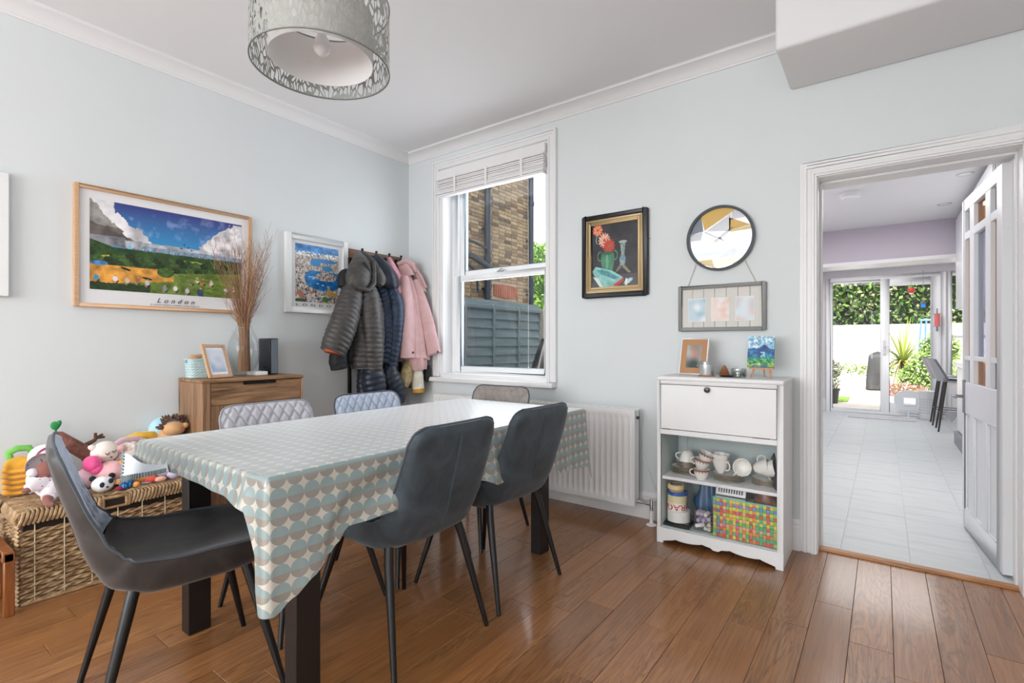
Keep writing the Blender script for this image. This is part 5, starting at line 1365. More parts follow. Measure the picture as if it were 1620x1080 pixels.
def plates(x, y, z, n, r, label, group, step=.0075, rim=GLT):
    p0 = None; ORD = ['bottom', 'second', 'third', 'fourth', 'top'] if n == 5 else ['bottom', 'second', 'third', 'top']
    for k in range(n):
        if p0 is None:
            p0 = thing('plate', (x, y, z), 'bottom ' + label, 'plate', group)
            obj('dish', MB().lathe([(0, .0015), (r * .55, .0015), (r * .58, 0), (r * .62, .0015), (r, .011), (r * .995, .0135), (r * .62, .0045), (0, .0045)], 36, (x, y, z)), CHI, p0, angle=60)
            obj('gilt_rim', MB().lathe([(r * .985, .0125), (r, .0105), (r * 1.004, .0125), (r * .99, .0142)], 36, (x, y, z)), rim, p0)
        else:
            dup(p0, (x + rq.uniform(-.002, .002), y + rq.uniform(-.002, .002), z + k * step), label=ORD[k] + ' ' + label)
    return z + (n - 1) * step + .008
I = Matrix.Identity(4)
zp = plates(2.535, 2.955, SZ, 5, .078, 'plate of the lower wide stack at the left end of cabinet shelf', 'large plates at left of cabinet shelf')
zp = plates(2.545, 2.955, zp - .001, 4, .062, 'small plate of the narrower upper stack, left end of cabinet shelf', 'small plates at left of cabinet shelf')
cup('teacup', (2.545, 2.95, zp + .066), .046, .060, Matrix.Rotation(PI, 4, 'X'), 'white teacup upside down on the left stack of plates', None, None, PI)
cup('teacup', (2.645, 2.875, SZ), .044, .056, I, 'brown rimmed teacup standing lowest in the leaning pile of cups', 'brown rimmed teacups', BRN, PI)
cup('teacup', (2.640, 2.880, SZ + .056), .044, .056, Matrix.Rotation(.22, 4, 'Y'), 'brown rimmed teacup tilted on top of the lowest one', 'brown rimmed teacups', BRN, PI)
cup('teacup', (2.652, 2.898, SZ + .094), .042, .050, Matrix.Rotation(.38, 4, 'Y'), 'brown rimmed teacup at the top of the leaning pile', 'brown rimmed teacups', BRN, PI * .7)
zp = plates(2.775, 2.93, SZ, 5, .080, 'saucer of the stack in the middle of cabinet shelf', 'saucers in the middle of cabinet shelf')
cup('tall_cup', (2.735, 2.925, zp), .047, .078, I, 'plain white tall cup standing on the middle saucers', 'plain white cups', None, -.6, .35)
cup('tall_cup', (2.732, 2.925, zp + .030), .048, .075, Matrix.Rotation(.03, 4, 'Y'), 'plain white cup nested inside the tall cup, its rim on top', 'plain white cups', None, 2.2, .35)
cup('tipped_cup', (2.850, 2.945, zp + .046), .047, .050, Matrix.Rotation(PI / 2 - .12, 4, 'X') @ Matrix.Rotation(.2, 4, 'Z'), 'plain white cup tipped on its side with its mouth facing us', 'plain white cups', None, -2.5, .4)
zp = plates(2.958, 2.945, SZ, 5, .070, 'plate of the stack at the right end of cabinet shelf', 'plates at right of cabinet shelf')
cup('tipped_cup', (2.905, 2.93, zp + .048), .044, .072, Matrix.Rotation(PI / 2 - .25, 4, 'Y'), 'inner one of two white cups lying nested on the right plates', 'plain white cups', None, 2.8, .5)
cup('tipped_cup', (2.935, 2.93, zp + .045), .047, .072, Matrix.Rotation(PI / 2 - .25, 4, 'Y'), 'outer one of two white cups lying nested on the right plates', 'plain white cups', None, 0.4, .5)
sw = [(0, 0)] + [(.0 + .10 + .0, .0)]
pts = [(2.825, .31), (2.86, .31)]
saw = [(2.823, .30), (2.86, .24), (2.93, .32), (2.93, .50), (2.90, .565)]
tooth = []
for k in range(22):
    z = .37 + .17 * k / 22; y = 2.835 + .06 * (k / 22); tooth += [(y, z), (y - .006, z + .004)]
obj('serrated_sheet', MB().prism([(2.835, .372)] + tooth + [(2.905, .555), (2.955, .52), (2.955, .372)], lambda y, z, t: (3.030 - (y - 2.835) * .42 + .004 * t, y, z)), mat('black_plastic_sheet', '222226', .5), None, bevel=.0005, label='black saw toothed sheet upright at right end of the cabinet shelf', cat='sheet')
# lower shelf
FZ = .090
obj('tray', MB().box((2.450, 2.825, FZ), (2.592, 2.95, FZ + .018)).box((2.455, 2.83, FZ + .018), (2.588, 2.945, FZ + .024)), mat('black_clear_tray', '2c2e30', .2), None, bevel=.003, label='flat black box under the stack of tape rolls', cat='box')
def roll(z, r, h, m, label, hole=.6, x=2.515, y=2.89, name='tape_roll'):
    t_ = thing(name, (x, y, z), label, 'tape roll', 'tape rolls stacked in the cabinet')
    obj('tape', MB().lathe([(r * hole, 0), (r, 0), (r, h), (r * hole, h), (r * hole, 0)], 40, (x, y, z)), m, t_, angle=40)
    obj('core', MB().lathe([(r * hole * .93, .001), (r * hole, .001), (r * hole, h - .001), (r * hole * .93, h - .001), (r * hole * .93, .001)], 32, (x, y, z)), mat('card_core', '8f8478', .8), t_)
    return t_
z = FZ + .0245
roll(z, .062, .058, mat('white_tape', 'e6e6e2', .4), 'wide white tape roll at the bottom of the stack'); z += .0585
T_ = roll(z, .052, .046, mat('white_printed_tape', 'efe9e2', .35), 'white tape roll with red FRAGILE lettering', x=2.505); 
MT = Matrix.Translation((2.505, 2.89, z + .023)) @ Matrix.Rotation(.32, 4, 'Z') @ Matrix(((1, 0, 0, 0), (0, 0, -1, 0), (0, 1, 0, 0), (0, 0, 0, 1)))
text('lettering', 'FRAGILE', .047, MT @ Matrix.Translation((0, 0, .0525)) @ Matrix.Rotation(PI, 4, 'Z'), mat('red_ink', 'c22a2c', .4), T_, depth=.0003, bend=.0525, fit=.21, shift=.028, bold=.0003)
z += .0465
roll(z, .053, .040, mat('cream_tape', 'e0d8a8', .35), 'cream tape roll above the FRAGILE one', x=2.507); z += .0405
roll(z, .054, .018, mat('blue_tape', '2f62b4', .35), 'blue tape roll near the top of the stack', x=2.507, y=2.893); z += .0185
roll(z, .042, .014, mat('brown_tape', 'b59a6a', .35), 'narrow brown tape roll under the topmost roll', x=2.503); z += .0145
roll(z, .046, .024, mat('masking_tape', 'e0cfa0', .6), 'beige masking tape roll on top of the stack', hole=.72, x=2.500)
bg = MB().grid(lambda u, v: (2.655 + (.078 + .012 * math.sin(v * 9 + u * 5)) * math.cos(2 * PI * u) * (1 - .25 * v * v), 2.985 + (.055 + .008 * math.sin(u * 31)) * math.sin(2 * PI * u), FZ + .002 + .245 * v - .03 * v * math.cos(2 * PI * u * 2)), 60, 24, close=True)
bg.ell((2.655, 2.985, FZ + .235), (.058, .045, .018))
obj('blue_bag', bg, mat('shiny_blue_plastic', '14527c', .12, coat=.6, bump=(25, .9)), None, angle=80, label='crumpled shiny blue plastic bag behind the tape rolls', cat='bag')
ch = thing('chalk_box', (2.655, 2.885, FZ), 'small clear box of pastel chalk sticks beside the tape rolls', 'box')
obj('clear_case', box((2.612, 2.85, FZ), (2.704, 2.915, FZ + .115)), glass_mat('clear_plastic', 'f0f0f2', op=.06), ch, angle=0)
cc_ = [mat('chalk_pink', 'e2bcc8', .9), mat('chalk_lilac', 'c4b4da', .9), mat('chalk_white', 'eeeae6', .9), mat('chalk_cream', 'e6deb8', .9)]
for k, (x, z, m__) in enumerate(((2.630, .092, 0), (2.65, .092, 1), (2.672, .09, 2), (2.688, .07, 1), (2.632, .055, 1), (2.66, .058, 1), (2.69, .038, 3), (2.672, .016, 2), (2.690, .014, 3))):
    obj('chalk', MB().tube([(x, 2.856, FZ + z), (x, 2.905, FZ + z)], .010, 12), cc_[m__], ch)
obj('chalk', MB().tube([(2.620, 2.858, FZ + .022), (2.665, 2.862, FZ + .036)], .011, 12), cc_[2], ch)
# woven rainbow basket
rb = thing('rainbow_basket', (2.875, 2.90, FZ), 'wide woven basket of rainbow strips in the lower cabinet', 'basket')
xa, xb, ya, yb, hz = 2.722, 3.028, 2.828, 2.985, .205
RC = [mat('strip_' + n, c, .35) for n, c in (('orange', 'dc8a4c'), ('yellow', 'd8cb54'), ('pink', 'cc6a90'), ('lime', '94bc48'), ('aqua', '6fb4bc'), ('blue', '6f92c4'), ('red', 'cc6050'), ('green', '5fa878'), ('peach', 'e0a888'))]
nx, nz = 19, 11; rr_ = random.Random(8)
for i in range(nx):
    x0_ = xa + (xb - xa) * i / nx; w_ = (xb - xa) / nx
    m_ = MB().grid(lambda u, v: (x0_ + w_ * (.04 + .92 * u), ya - .0022 - .0022 * max(-1, min(1, 3 * math.cos(PI * (v * nz + i + .5) - PI))), FZ + .002 + hz * v), 1, nz * 8)
    obj('upright_strip', m_, rr_.choice(RC), rb, angle=80)
for j in range(nz):
    z0_ = FZ + .002 + hz * j / nz; h_ = hz / nz
    m_ = MB().grid(lambda u, v: (xa + (xb - xa) * u, ya - .0022 + .0022 * max(-1, min(1, 3 * math.cos(PI * (u * nx + j + .5) - PI))), z0_ + h_ * (.04 + .92 * v)), nx * 8, 1)
    obj('level_strip', m_, rr_.choice(RC), rb, angle=80)
    obj('level_strip', box((xa - .003, ya, z0_ + .0004), (xa - .001, yb, z0_ + h_ - .0004)), rr_.choice(RC), rb, angle=0)
obj('liner', MB().box((xa + .002, ya + .002, FZ + .001), (xb, yb, FZ + .19)), mat('pale_liner', 'd8d4c8', .8), rb, angle=0)
obj('rim', MB().box((xa - .004, ya - .005, FZ + hz), (xb, ya + .003, FZ + hz + .006)), mat('aqua_rim', '6fc0bc', .4), rb, bevel=.001)
cp = thing('card_pack', (2.80, 2.86, FZ + .195), 'white pack with a row of black slots lying on the rainbow basket', 'packet')
obj('pack', MB().obox((2.800, 2.868, FZ + .232), (.15, .012, .085), (-.35, 0, 0)), mat('pack_white', 'e4e4e4', .4), cp, bevel=.001)
mb = MB()
for k in range(10): mb.obox((2.742 + k * .0128, 2.8595 + .005, FZ + .246), (.0055, .004, .032), (-.35, 0, 0))
obj('slot', mb, mat('slot_black', '222222', .5), cp)
obj('band', MB().obox((2.800, 2.8545, FZ + .214), (.15, .004, .010), (-.35, 0, 0)), mat('band_black', '222222', .5), cp)
bn = MB().grid(lambda u, v: (2.965 + .062 * math.cos(2 * PI * u) * (1 - .3 * v), 2.91 + .045 * math.sin(2 * PI * u), FZ + .19 + .075 * v + .008 * math.sin(u * 25) * v), 40, 12, close=True).ell((2.965, 2.91, FZ + .262), (.042, .03, .010))
obj('brown_bag', bn, mat('brown_cellophane', '7a5242', .2, noise=(30, .6), coat=.5), None, angle=80, label='crinkled brown packet lying on right part of rainbow basket', cat='packet')

# things on the cabinet top
TZc = .937
pf2 = thing('photo_frame', (2.56, 3.0, TZc), 'leaning white photo frame with brown mount on the cabinet', 'photo frame')
B0 = Vector((2.500, 2.945, TZc + .003)); tl = .30
PG = lambda x, z, d: (B0.x + x - .0 * z, B0.y + z * math.sin(tl) - d * math.cos(tl), B0.z + z * math.cos(tl) + d * math.sin(tl))
lean = lambda x, z, d: (PG(x, z, d)[0] - .0, PG(x, z, d)[1], PG(x, z, d)[2])
frame_parts(lean, .155, .215, .006, .014, mat('white_thin_frame', 'f0f0f0', .4), pf2, .001)
card(lean, .005, .15, .005, .21, .002, .009, mat('kraft_mount', 'b98a64', .8), pf2, 'mount')
pc = Pic(26, 36, '9a9a96'); X, Y = pc.X, pc.Y; pc.fill(Y > -1, 'a8a8a2', fnoise(36, 26, 12, 51, 2)); pc.ell(.52, .35, .18, .2, 'c88a7c'); pc.ell(.5, .85, .4, .25, '3c4a48')
for ax in (0, 1): pc.a = np.apply_along_axis(lambda q: np.convolve(np.pad(q, 4, 'edge'), kk, 'valid'), ax, pc.a)
pc.mesh('photo', lambda u, v: lean(.036 + .084 * u, .175 - .135 * v, .010), pf2, PRINT)
obj('strut', MB().prism([(0, 0), (.05, 0), (.03, .10)], lambda x, z, t: (2.488 + .01 * t, 3.035 + x * .9 - .0, TZc + .001 + z)), WB, pf2)
TY = 2.905
obj('cork_coaster', MB().lathe([(0, 0), (.046, 0), (.046, .005), (0, .005)], 32, (2.665, TY, TZc + .001)), mat('cork', 'b07a50', .9, noise=(60, .2)), None, label='round cork coaster under the silver candle tin', cat='coaster')
ct = thing('candle_tin', (2.665, TY, TZc + .006), 'silver candle tin with clip lid on the cork coaster', 'tin')
obj('tin', MB().lathe([(0, 0), (.036, 0), (.037, .003), (.037, .060), (.035, .062), (.035, .064), (.0, .064)], 36, (2.665, TY, TZc + .0065)), mat('ribbed_tin', 'd0d4d6', .22, .7), ct)
obj('lid', MB().lathe([(0, .064), (.034, .064), (.0375, .066), (.0375, .074), (.034, .077), (0, .077)], 36, (2.665, TY, TZc + .0065)), mat('glass_lid', 'aeb6b6', .15, .6), ct)
obj('clip', MB().tube([(2.630, TY - .01, TZc + .045), (2.616, TY - .012, TZc + .060), (2.624, TY - .012, TZc + .076), (2.640, TY - .008, TZc + .072)], .003, 6), CHR, ct)
wt = thing('wooden_tree', (2.742, 2.985, TZc), 'small layered wooden tree ornament between the tin and glass jar', 'ornament')
for k, (r, z) in enumerate(((.034, .008), (.030, .018), (.025, .028), (.020, .038), (.013, .048))):
    obj('tier', MB().lathe([(0, 0), (r, 0), (r * .45, .013), (0, .013)], 20, (2.742, 2.975, TZc + z)), mat('walnut_brown', 'a06a44', .6), wt)
obj('stem', MB().tube([(2.742, 2.975, TZc + .001), (2.742, 2.975, TZc + .01)], .008), WB, wt)
obj('dark_dish', MB().lathe([(0, .001), (.034, .001), (.04, .008), (.037, .008), (.032, .004), (0, .004)], 24, (2.770, 2.915, TZc)), mat('black_dish', '191919', .4), None, label='tiny black dish beside the glass jar on the cabinet', cat='dish')
gj = thing('glass_jar', (2.835, 2.90, TZc), 'low round glass jar of pebbles on the cabinet', 'jar')
obj('glass', MB().lathe([(0, .001), (.036, .001), (.039, .006), (.039, .034), (.036, .040), (.036, .046), (.033, .046), (.033, .038), (.036, .032), (.036, .006), (0, .005)], 36, (2.832, 2.905, TZc)), glass_mat('jar_glass', 'e8eeee', op=.06), gj, angle=60)
mb = MB()
for k in range(70):
    a = rq.uniform(0, 6.28); r = .030 * math.sqrt(rq.random()); mb.ell((2.832 + r * math.cos(a), 2.905 + r * math.sin(a), TZc + .008 + .016 * rq.random()), .0048, nu=6, nv=4)
obj('pebbles', mb, mat('grey_pebbles', '7a7466', .8, noise=(60, .4)), gj, kind='stuff')
obj('lid_rim', MB().lathe([(.033, .040), (.0385, .040), (.0385, .048), (.033, .048), (.033, .040)], 36, (2.832, 2.905, TZc)), mat('jar_rim_metal', 'c4c6c4', .2, .8), gj)
es = thing('mini_easel', (2.93, 2.95, TZc), 'tiny wooden easel standing at the right of the cabinet top', 'easel')
EW = mat('easel_wood', 'd29a6a', .6)
for x0_, x1_, yy_ in ((2.900, 2.888, 2.925), (2.975, 2.985, 2.925)): obj('leg', MB().tube([(x0_, 2.945, TZc + .05), (x1_, yy_, TZc + .001)], .0045, 8), EW, es)
obj('rear_leg', MB().tube([(2.935, 2.965, TZc + .13), (2.935, 3.04, TZc + .001)], .004, 8), EW, es)
obj('ledge', box((2.880, 2.925, TZc + .046), (2.995, 2.948, TZc + .054)), EW, es, bevel=.001)
mp_ = thing('mini_painting', (2.93, 2.95, TZc + .055), 'little blue mountain painting resting on the tiny easel', 'painting')
Q0 = Vector((2.868, 2.938, TZc + .0555)); t2 = .24
PQ = lambda x, z, d: (Q0.x + x, Q0.y + z * math.sin(t2) - d * math.cos(t2), Q0.z + z * math.cos(t2) + d * math.sin(t2))
card(PQ, 0, .128, 0, .168, 0, .012, mat('canvas_edge', '4f8a8a', .8), mp_, 'stretcher')
w, h = 70, 92
pc = Pic(w, h, '9cc6dc'); X, Y = pc.X, pc.Y; N1 = fnoise(h, w, 10, 61); N2 = fnoise(h, w, 4, 62, 2)
pc.fill(Y > -1, '8fc0dc', N2); pc.fill((N1 > .56) & (Y < .4), 'd4e6ee', N2)
pc.fill(Y > .42 - .14 * np.exp(-((X - .62) / .16) ** 2) - .05 * np.exp(-((X - .2) / .1) ** 2), '2f5f9c', N1)
pc.fill((Y > .48) & (N1 > .5), '2f8ab0', N2); pc.fill((Y > .5) & (abs(X - .55) < .12) & (N2 > .5), '9cd0dc')
pc.fill(Y > .66 + .03 * N1, '2f8a7c', N2); pc.fill((Y > .72) & (N2 > .5), '5fb45a', N1); pc.fill((Y > .86) & (N1 > .45), 'a8c84a', N2); pc.fill((Y > .93) & (N2 > .5), '2f6fa0')
pc.mesh('painted_canvas', lambda u, v: PQ(.128 * u, .168 * (1 - v), .0125), mp_, PRINT)
# ---------------------------------------------------------------- coat stand and the coats on it
IRON = mat('black_iron', '141415', .45)
hs_ = thing('coat_stand', (.10, 2.745, 0), 'black iron hall stand with a brown wooden hook board', 'coat stand')
PANELW = wood('dark_rustic_board', '4a3324', '7c5c45', 'a0806a', axis=1, scale=1.2, rough=.6, rnd=False, knots=.5, ring=.25)
obj('hook_board', box((.006, 2.473, 1.772), (.024, 3.016, 1.878)), PANELW, hs_, bevel=.003)
for y in (2.462, 2.985): obj('post', box((.03, y, 0), (.052, y + .022, 1.80)), IRON, hs_, bevel=.001)
for y in (2.462, 2.985): obj('front_leg', box((.30, y, 0), (.322, y + .022, .44)), IRON, hs_, bevel=.001)
obj('bench_slat', box((.03, 2.462, .44), (.322, 3.007, .462)), PANELW, hs_, bevel=.002)
obj('shelf_rail', MB().box((.03, 2.484, .16), (.322, 2.50, .175)).box((.03, 2.97, .16), (.322, 2.985, .175)), IRON, hs_)
HY = [2.56, 2.70, 2.835, 2.965]
for y in HY:
    obj('hook', MB().lathe([(0, .0), (.02, 0), (.02, .006), (0, .006)], 16, M=Matrix.Translation((.024, y, 1.835)) @ Matrix.Rotation(PI / 2, 4, 'Y')).tube([(.028, y, 1.84), (.06, y, 1.835), (.085, y, 1.85), (.088, y, 1.868)], [.007, .006, .006, .006], 8).ell((.088, y, 1.872), .011).tube([(.028, y, 1.82), (.045, y, 1.79), (.065, y, 1.795), (.07, y, 1.81)], .005, 8), IRON, hs_)

def fab(name, col, rough=.7, sc=8, var=.15, sheen=.15, spec=.3):
    m = velvet(name, col, var, rough, sheen, sc); m.node_tree.nodes['Principled BSDF'].inputs['Specular IOR Level'].default_value = spec; return m
def cr(tab, q):
    """Catmull-Rom through rows of numbers, q in 0..1"""
    n = len(tab) - 1; x = min(q, .99999) * n; i = int(x); f = x - i
    p = [tab[max(0, min(n, i + k))] for k in (-1, 0, 1, 2)]
    return [.5 * (2 * b + (-a + c) * f + (2 * a - 5 * b + 4 * c - d) * f * f + (-a + 3 * b - 3 * c + d) * f ** 3) for a, b, c, d in zip(*p)]
def garment(name, tab, m, parent, quilt=.034, depth=.16, folds=0, fa=.05, n=40, rings=None, seed=1, label=None, tilt=0, round_end=True):
    """tab rows: x, y, z, half width along y, half depth along x"""
    L = sum(math.dist(a[:3], b[:3]) for a, b in zip(tab, tab[1:])); rings = rings or (max(24, int(L / quilt * 7)) if quilt else 30); mb = MB(); secs = []
    S_ = []; acc = 0; prev = None
    for i in range(rings + 1):
        r = cr(tab, i / rings)
        if prev: acc += math.dist(prev, r[:3])
        prev = r[:3]; S_.append(acc); secs.append(r)
    out = []
    for i, r in enumerate(secs):
        a = secs[max(0, i - 1)][:3]; b = secs[min(rings, i + 1)][:3]
        tdir = Vector(b) - Vector(a)
        if tdir.length < 1e-6: tdir = Vector((0, 0, -1))
        tdir.normalize()
        ya = Vector((0, 1, 0)); ya = (ya - tdir * ya.dot(tdir)).normalized(); xa = tdir.cross(ya)
        if xa.x < 0: xa = -xa
        out.append((Vector(r[:3]), xa * max(.004, r[4]), ya * max(.004, r[3])))
    def rip(i, k):
        th = 2 * PI * k / n; v = 1
        if quilt:
            s_ = S_[i] / quilt + .12 * math.sin(th * 2 + i * .05) + tilt * math.cos(th); c = abs(math.sin(PI * s_)); v += depth * (c ** .5 - .6) * .5
            if quilt: v += .02 * math.sin(th * 5 + seed + i * .11) * math.sin(i * .23 + seed)
        if folds: v += fa * math.sin(th * folds + seed + .6 * math.sin(i / rings * 3)) * (i / rings) ** .7
        v += .015 * math.sin(th * 3 + i * .07 + seed)
        return v
    mb.loft(out, n, rip)
    return obj(name, mb, m, parent, angle=75, label=label)

GP = fab('grey_quilted_nylon', '454240', .45, 14, .15, .1, .4); NV_ = fab('navy_quilted_nylon', '26344a', .42, 14, .2, .1, .4); NV2 = fab('dark_navy_nylon', '1f2735', .4, 14, .2, .1, .45)
PKC = fab('dusty_pink_wool', 'cda8a8', .85, 10, .05, .3); PKJ = fab('pink_jersey', 'd29aa4', .85, 10, .08, .3)
BLKF = mat('black_lining', '17171a', .7); ORG = mat('orange_lining', 'a8522c', .6); BTN = mat('dark_button', '33282c', .35)

g1 = thing('quilted_jacket', (.2, 2.45, .9), 'grey brown quilted hooded jacket on the first hook', 'jacket')
garment('body', [(.16, 2.50, 1.62, .08, .05), (.17, 2.52, 1.50, .12, .085), (.185, 2.53, 1.35, .14, .105), (.19, 2.53, 1.15, .145, .11), (.19, 2.52, 1.0, .14, .11), (.19, 2.52, .925, .12, .10)], GP, g1, .036, .13, n=48, seed=2)
garment('sleeve', [(.22, 2.50, 1.58, .05, .05), (.25, 2.50, 1.48, .080, .07), (.265, 2.51, 1.3, .088, .075), (.27, 2.52, 1.1, .082, .07), (.27, 2.53, .95, .070, .06), (.27, 2.53, .905, .062, .052)], GP, g1, .036, .16, seed=5)
garment('sleeve', [(.19, 2.40, 1.60, .06, .06), (.22, 2.36, 1.48, .085, .08), (.23, 2.31, 1.34, .10, .085), (.24, 2.25, 1.20, .105, .085), (.24, 2.205, 1.10, .10, .08), (.24, 2.185, 1.055, .09, .07)], GP, g1, .036, .15, seed=7)
garment('cuff_lining', [(.24, 2.20, 1.09, .075, .055), (.24, 2.188, 1.045, .072, .052)], ORG, g1, 0, n=24)
garment('inner_sleeve', [(.20, 2.28, 1.12, .05, .05), (.20, 2.26, 1.0, .068, .055), (.20, 2.27, .93, .062, .05)], BLKF, g1, .04, .12)
garment('inner_sleeve', [(.15, 2.39, 1.25, .06, .05), (.16, 2.40, 1.05, .07, .06), (.16, 2.41, .96, .055, .05)], BLKF, g1, .04, .12)
garment('hood', [(.08, 2.515, 1.845, .016, .014), (.12, 2.505, 1.80, .045, .04), (.17, 2.48, 1.74, .075, .065), (.20, 2.45, 1.67, .095, .085), (.22, 2.42, 1.60, .105, .09), (.24, 2.41, 1.54, .09, .07), (.245, 2.41, 1.51, .05, .045)], GP, g1, .055, .10, seed=9)
garment('hood_fold', [(.09, 2.56, 1.85, .014, .014), (.15, 2.57, 1.78, .040, .045), (.19, 2.585, 1.70, .055, .06), (.22, 2.61, 1.63, .060, .06), (.22, 2.60, 1.585, .045, .05)], GP, g1, .06, .10, seed=4)
obj('hood_opening', MB().ell((.262, 2.485, 1.66), (.03, .024, .095), (.5, 0, 0)), BLKF, g1)
obj('collar_edge', MB().tube([(.23, 2.56, 1.77), (.28, 2.525, 1.68), (.31, 2.50, 1.58), (.315, 2.45, 1.525), (.30, 2.37, 1.53), (.27, 2.32, 1.57)], [.012, .016, .018, .018, .016, .012], 10), GP, g1)
garment('collar_back', [(.16, 2.40, 1.66, .04, .03), (.17, 2.345, 1.62, .06, .04), (.18, 2.325, 1.54, .05, .04)], BLKF, g1, 0, n=20)

g2 = thing('quilted_jacket', (.17, 2.73, .9), 'navy quilted jacket on the second hook, right of the grey brown one', 'jacket')
garment('body', [(.13, 2.70, 1.62, .06, .045), (.15, 2.74, 1.52, .085, .07), (.17, 2.76, 1.38, .10, .085), (.175, 2.755, 1.2, .10, .085), (.17, 2.74, 1.05, .09, .08), (.17, 2.73, .955, .08, .07)], NV_, g2, .040, .15, seed=3)
garment('sleeve', [(.20, 2.76, 1.56, .045, .05), (.23, 2.785, 1.42, .068, .065), (.23, 2.78, 1.2, .060, .06), (.22, 2.755, 1.02, .052, .055), (.22, 2.745, .93, .042, .045)], NV_, g2, .040, .15, seed=6)
garment('hood', [(.085, 2.695, 1.85, .016, .014), (.12, 2.70, 1.79, .05, .045), (.16, 2.715, 1.72, .075, .065), (.19, 2.735, 1.65, .085, .075), (.205, 2.755, 1.59, .075, .06), (.205, 2.76, 1.56, .035, .035)], NV2, g2, 0, n=32, folds=5, fa=.06, seed=2)
g3 = thing('padded_child_jacket', (.2, 2.62, .66), 'dark navy padded jacket hanging low below the other coats', 'jacket')
garment('sleeve', [(.24, 2.55, .93, .07, .07), (.25, 2.54, .86, .10, .08), (.25, 2.55, .76, .095, .078), (.25, 2.56, .67, .08, .07)], NV2, g3, .044, .18, seed=8)
garment('sleeve', [(.22, 2.72, .93, .05, .06), (.23, 2.73, .84, .085, .07), (.235, 2.77, .74, .080, .07), (.24, 2.81, .66, .060, .055), (.24, 2.825, .635, .04, .04)], NV2, g3, .044, .18, seed=10)
garment('body', [(.13, 2.62, .98, .12, .06), (.14, 2.62, .85, .14, .07), (.14, 2.62, .70, .13, .07), (.14, 2.63, .62, .10, .06)], NV2, g3, .044, .12, seed=11)

g4 = thing('pink_child_top', (.13, 2.86, 1.4), 'small pink frilled child top on the third hook', 'top')
garment('body', [(.085, 2.832, 1.845, .014, .014), (.11, 2.845, 1.76, .04, .035), (.13, 2.865, 1.66, .060, .05), (.14, 2.88, 1.55, .060, .05), (.14, 2.885, 1.42, .045, .04)], PKJ, g4, 0, folds=6, fa=.08, seed=4)
garment('frill', [(.14, 2.87, 1.60, .055, .05), (.15, 2.875, 1.56, .078, .07), (.155, 2.88, 1.53, .080, .072)], PKJ, g4, 0, folds=11, fa=.10, n=56)
g5 = thing('pink_coat', (.2, 3.0, .95), 'dusty pink wool coat with wide collar on the last hook beside the window', 'coat')
garment('body', [(.09, 2.965, 1.80, .03, .03), (.12, 2.975, 1.70, .055, .06), (.15, 2.985, 1.55, .075, .09), (.18, 2.99, 1.38, .088, .11), (.20, 2.99, 1.20, .100, .13), (.215, 2.985, 1.02, .108, .15), (.22, 2.98, .975, .11, .155)], PKC, g5, 0, folds=9, fa=.085, n=80, rings=60, seed=1)
garment('sleeve', [(.18, 2.92, 1.68, .035, .04), (.22, 2.90, 1.52, .055, .055), (.25, 2.885, 1.32, .065, .060), (.265, 2.88, 1.12, .072, .062), (.27, 2.88, 1.00, .074, .064)], PKC, g5, 0, folds=3, fa=.05, seed=3)
garment('sleeve', [(.19, 3.03, 1.66, .03, .04), (.25, 3.035, 1.50, .042, .06), (.32, 3.04, 1.32, .045, .065), (.37, 3.045, 1.14, .046, .068), (.40, 3.048, 1.03, .046, .070)], PKC, g5, 0, folds=3, fa=.05, seed=6)
garment('lower_fold', [(.24, 2.97, 1.05, .05, .09), (.25, 2.975, .97, .07, .11), (.25, 2.98, .90, .065, .10)], PKC, g5, 0, folds=7, fa=.14, n=60, seed=9)
obj('collar', MB().grid(lambda u, v: (.11 + .075 * math.sin(PI * u) + .05 * v + .01 * math.sin(u * 9), 2.915 + .115 * u + .02 * v, 1.815 - .09 * v - .10 * abs(u - .45) ** 1.3 - .05 * u * v), 24, 8).tube([(.10, 2.915, 1.80), (.17, 2.955, 1.825), (.20, 2.99, 1.80), (.20, 3.03, 1.74)], [.018, .024, .024, .014], 12), PKC, g5)
obj('collar', MB().grid(lambda u, v: (.17 + .10 * u + .02 * v, 3.02 + .035 * v + .02 * u, 1.78 - .20 * u + .03 * v - .05 * u * v), 14, 6).tube([(.16, 3.02, 1.80), (.24, 3.055, 1.70), (.29, 3.07, 1.60)], [.016, .014, .008], 10), PKC, g5)
obj('button', MB().ell((.335, 2.875, 1.045), (.006, .010, .010)).ell((.465, 3.03, 1.05), (.006, .010, .010)), BTN, g5)
g6 = thing('patterned_jacket', (.2, 3.0, .7), 'pale jacket with yellow hem hanging low beneath the pink coat', 'jacket')
MU = mat('mustard_hem', 'cf9a3c', .85); TAN = fab('tan_fleece', '9a8866', .9, 20, .25); CRM = fab('cream_fleece', 'd9d4c4', .9, 14, .10)
garment('sleeve', [(.25, 2.985, .92, .04, .05), (.26, 2.99, .84, .055, .055), (.27, 2.995, .735, .055, .052)], CRM, g6, 0, folds=4, fa=.05)
garment('hem', [(.27, 2.995, .737, .056, .053), (.27, 2.995, .705, .056, .053)], MU, g6, 0, n=24)
garment('sleeve', [(.22, 2.94, .96, .04, .05), (.24, 2.90, .88, .055, .05), (.25, 2.865, .80, .045, .045), (.25, 2.855, .76, .03, .035)], TAN, g6, 0, folds=4, fa=.08, seed=2)
garment('body', [(.15, 3.0, .95, .06, .06), (.16, 3.03, .84, .055, .06), (.17, 3.04, .74, .045, .055)], fab('grey_fleece', '8a8680', .9), g6, 0, folds=5, fa=.08, seed=3)
garment('cuff', [(.30, 3.06, .93, .02, .035), (.31, 3.065, .85, .022, .035), (.29, 3.06, .80, .018, .03)], BLKF, g6, 0, n=20)
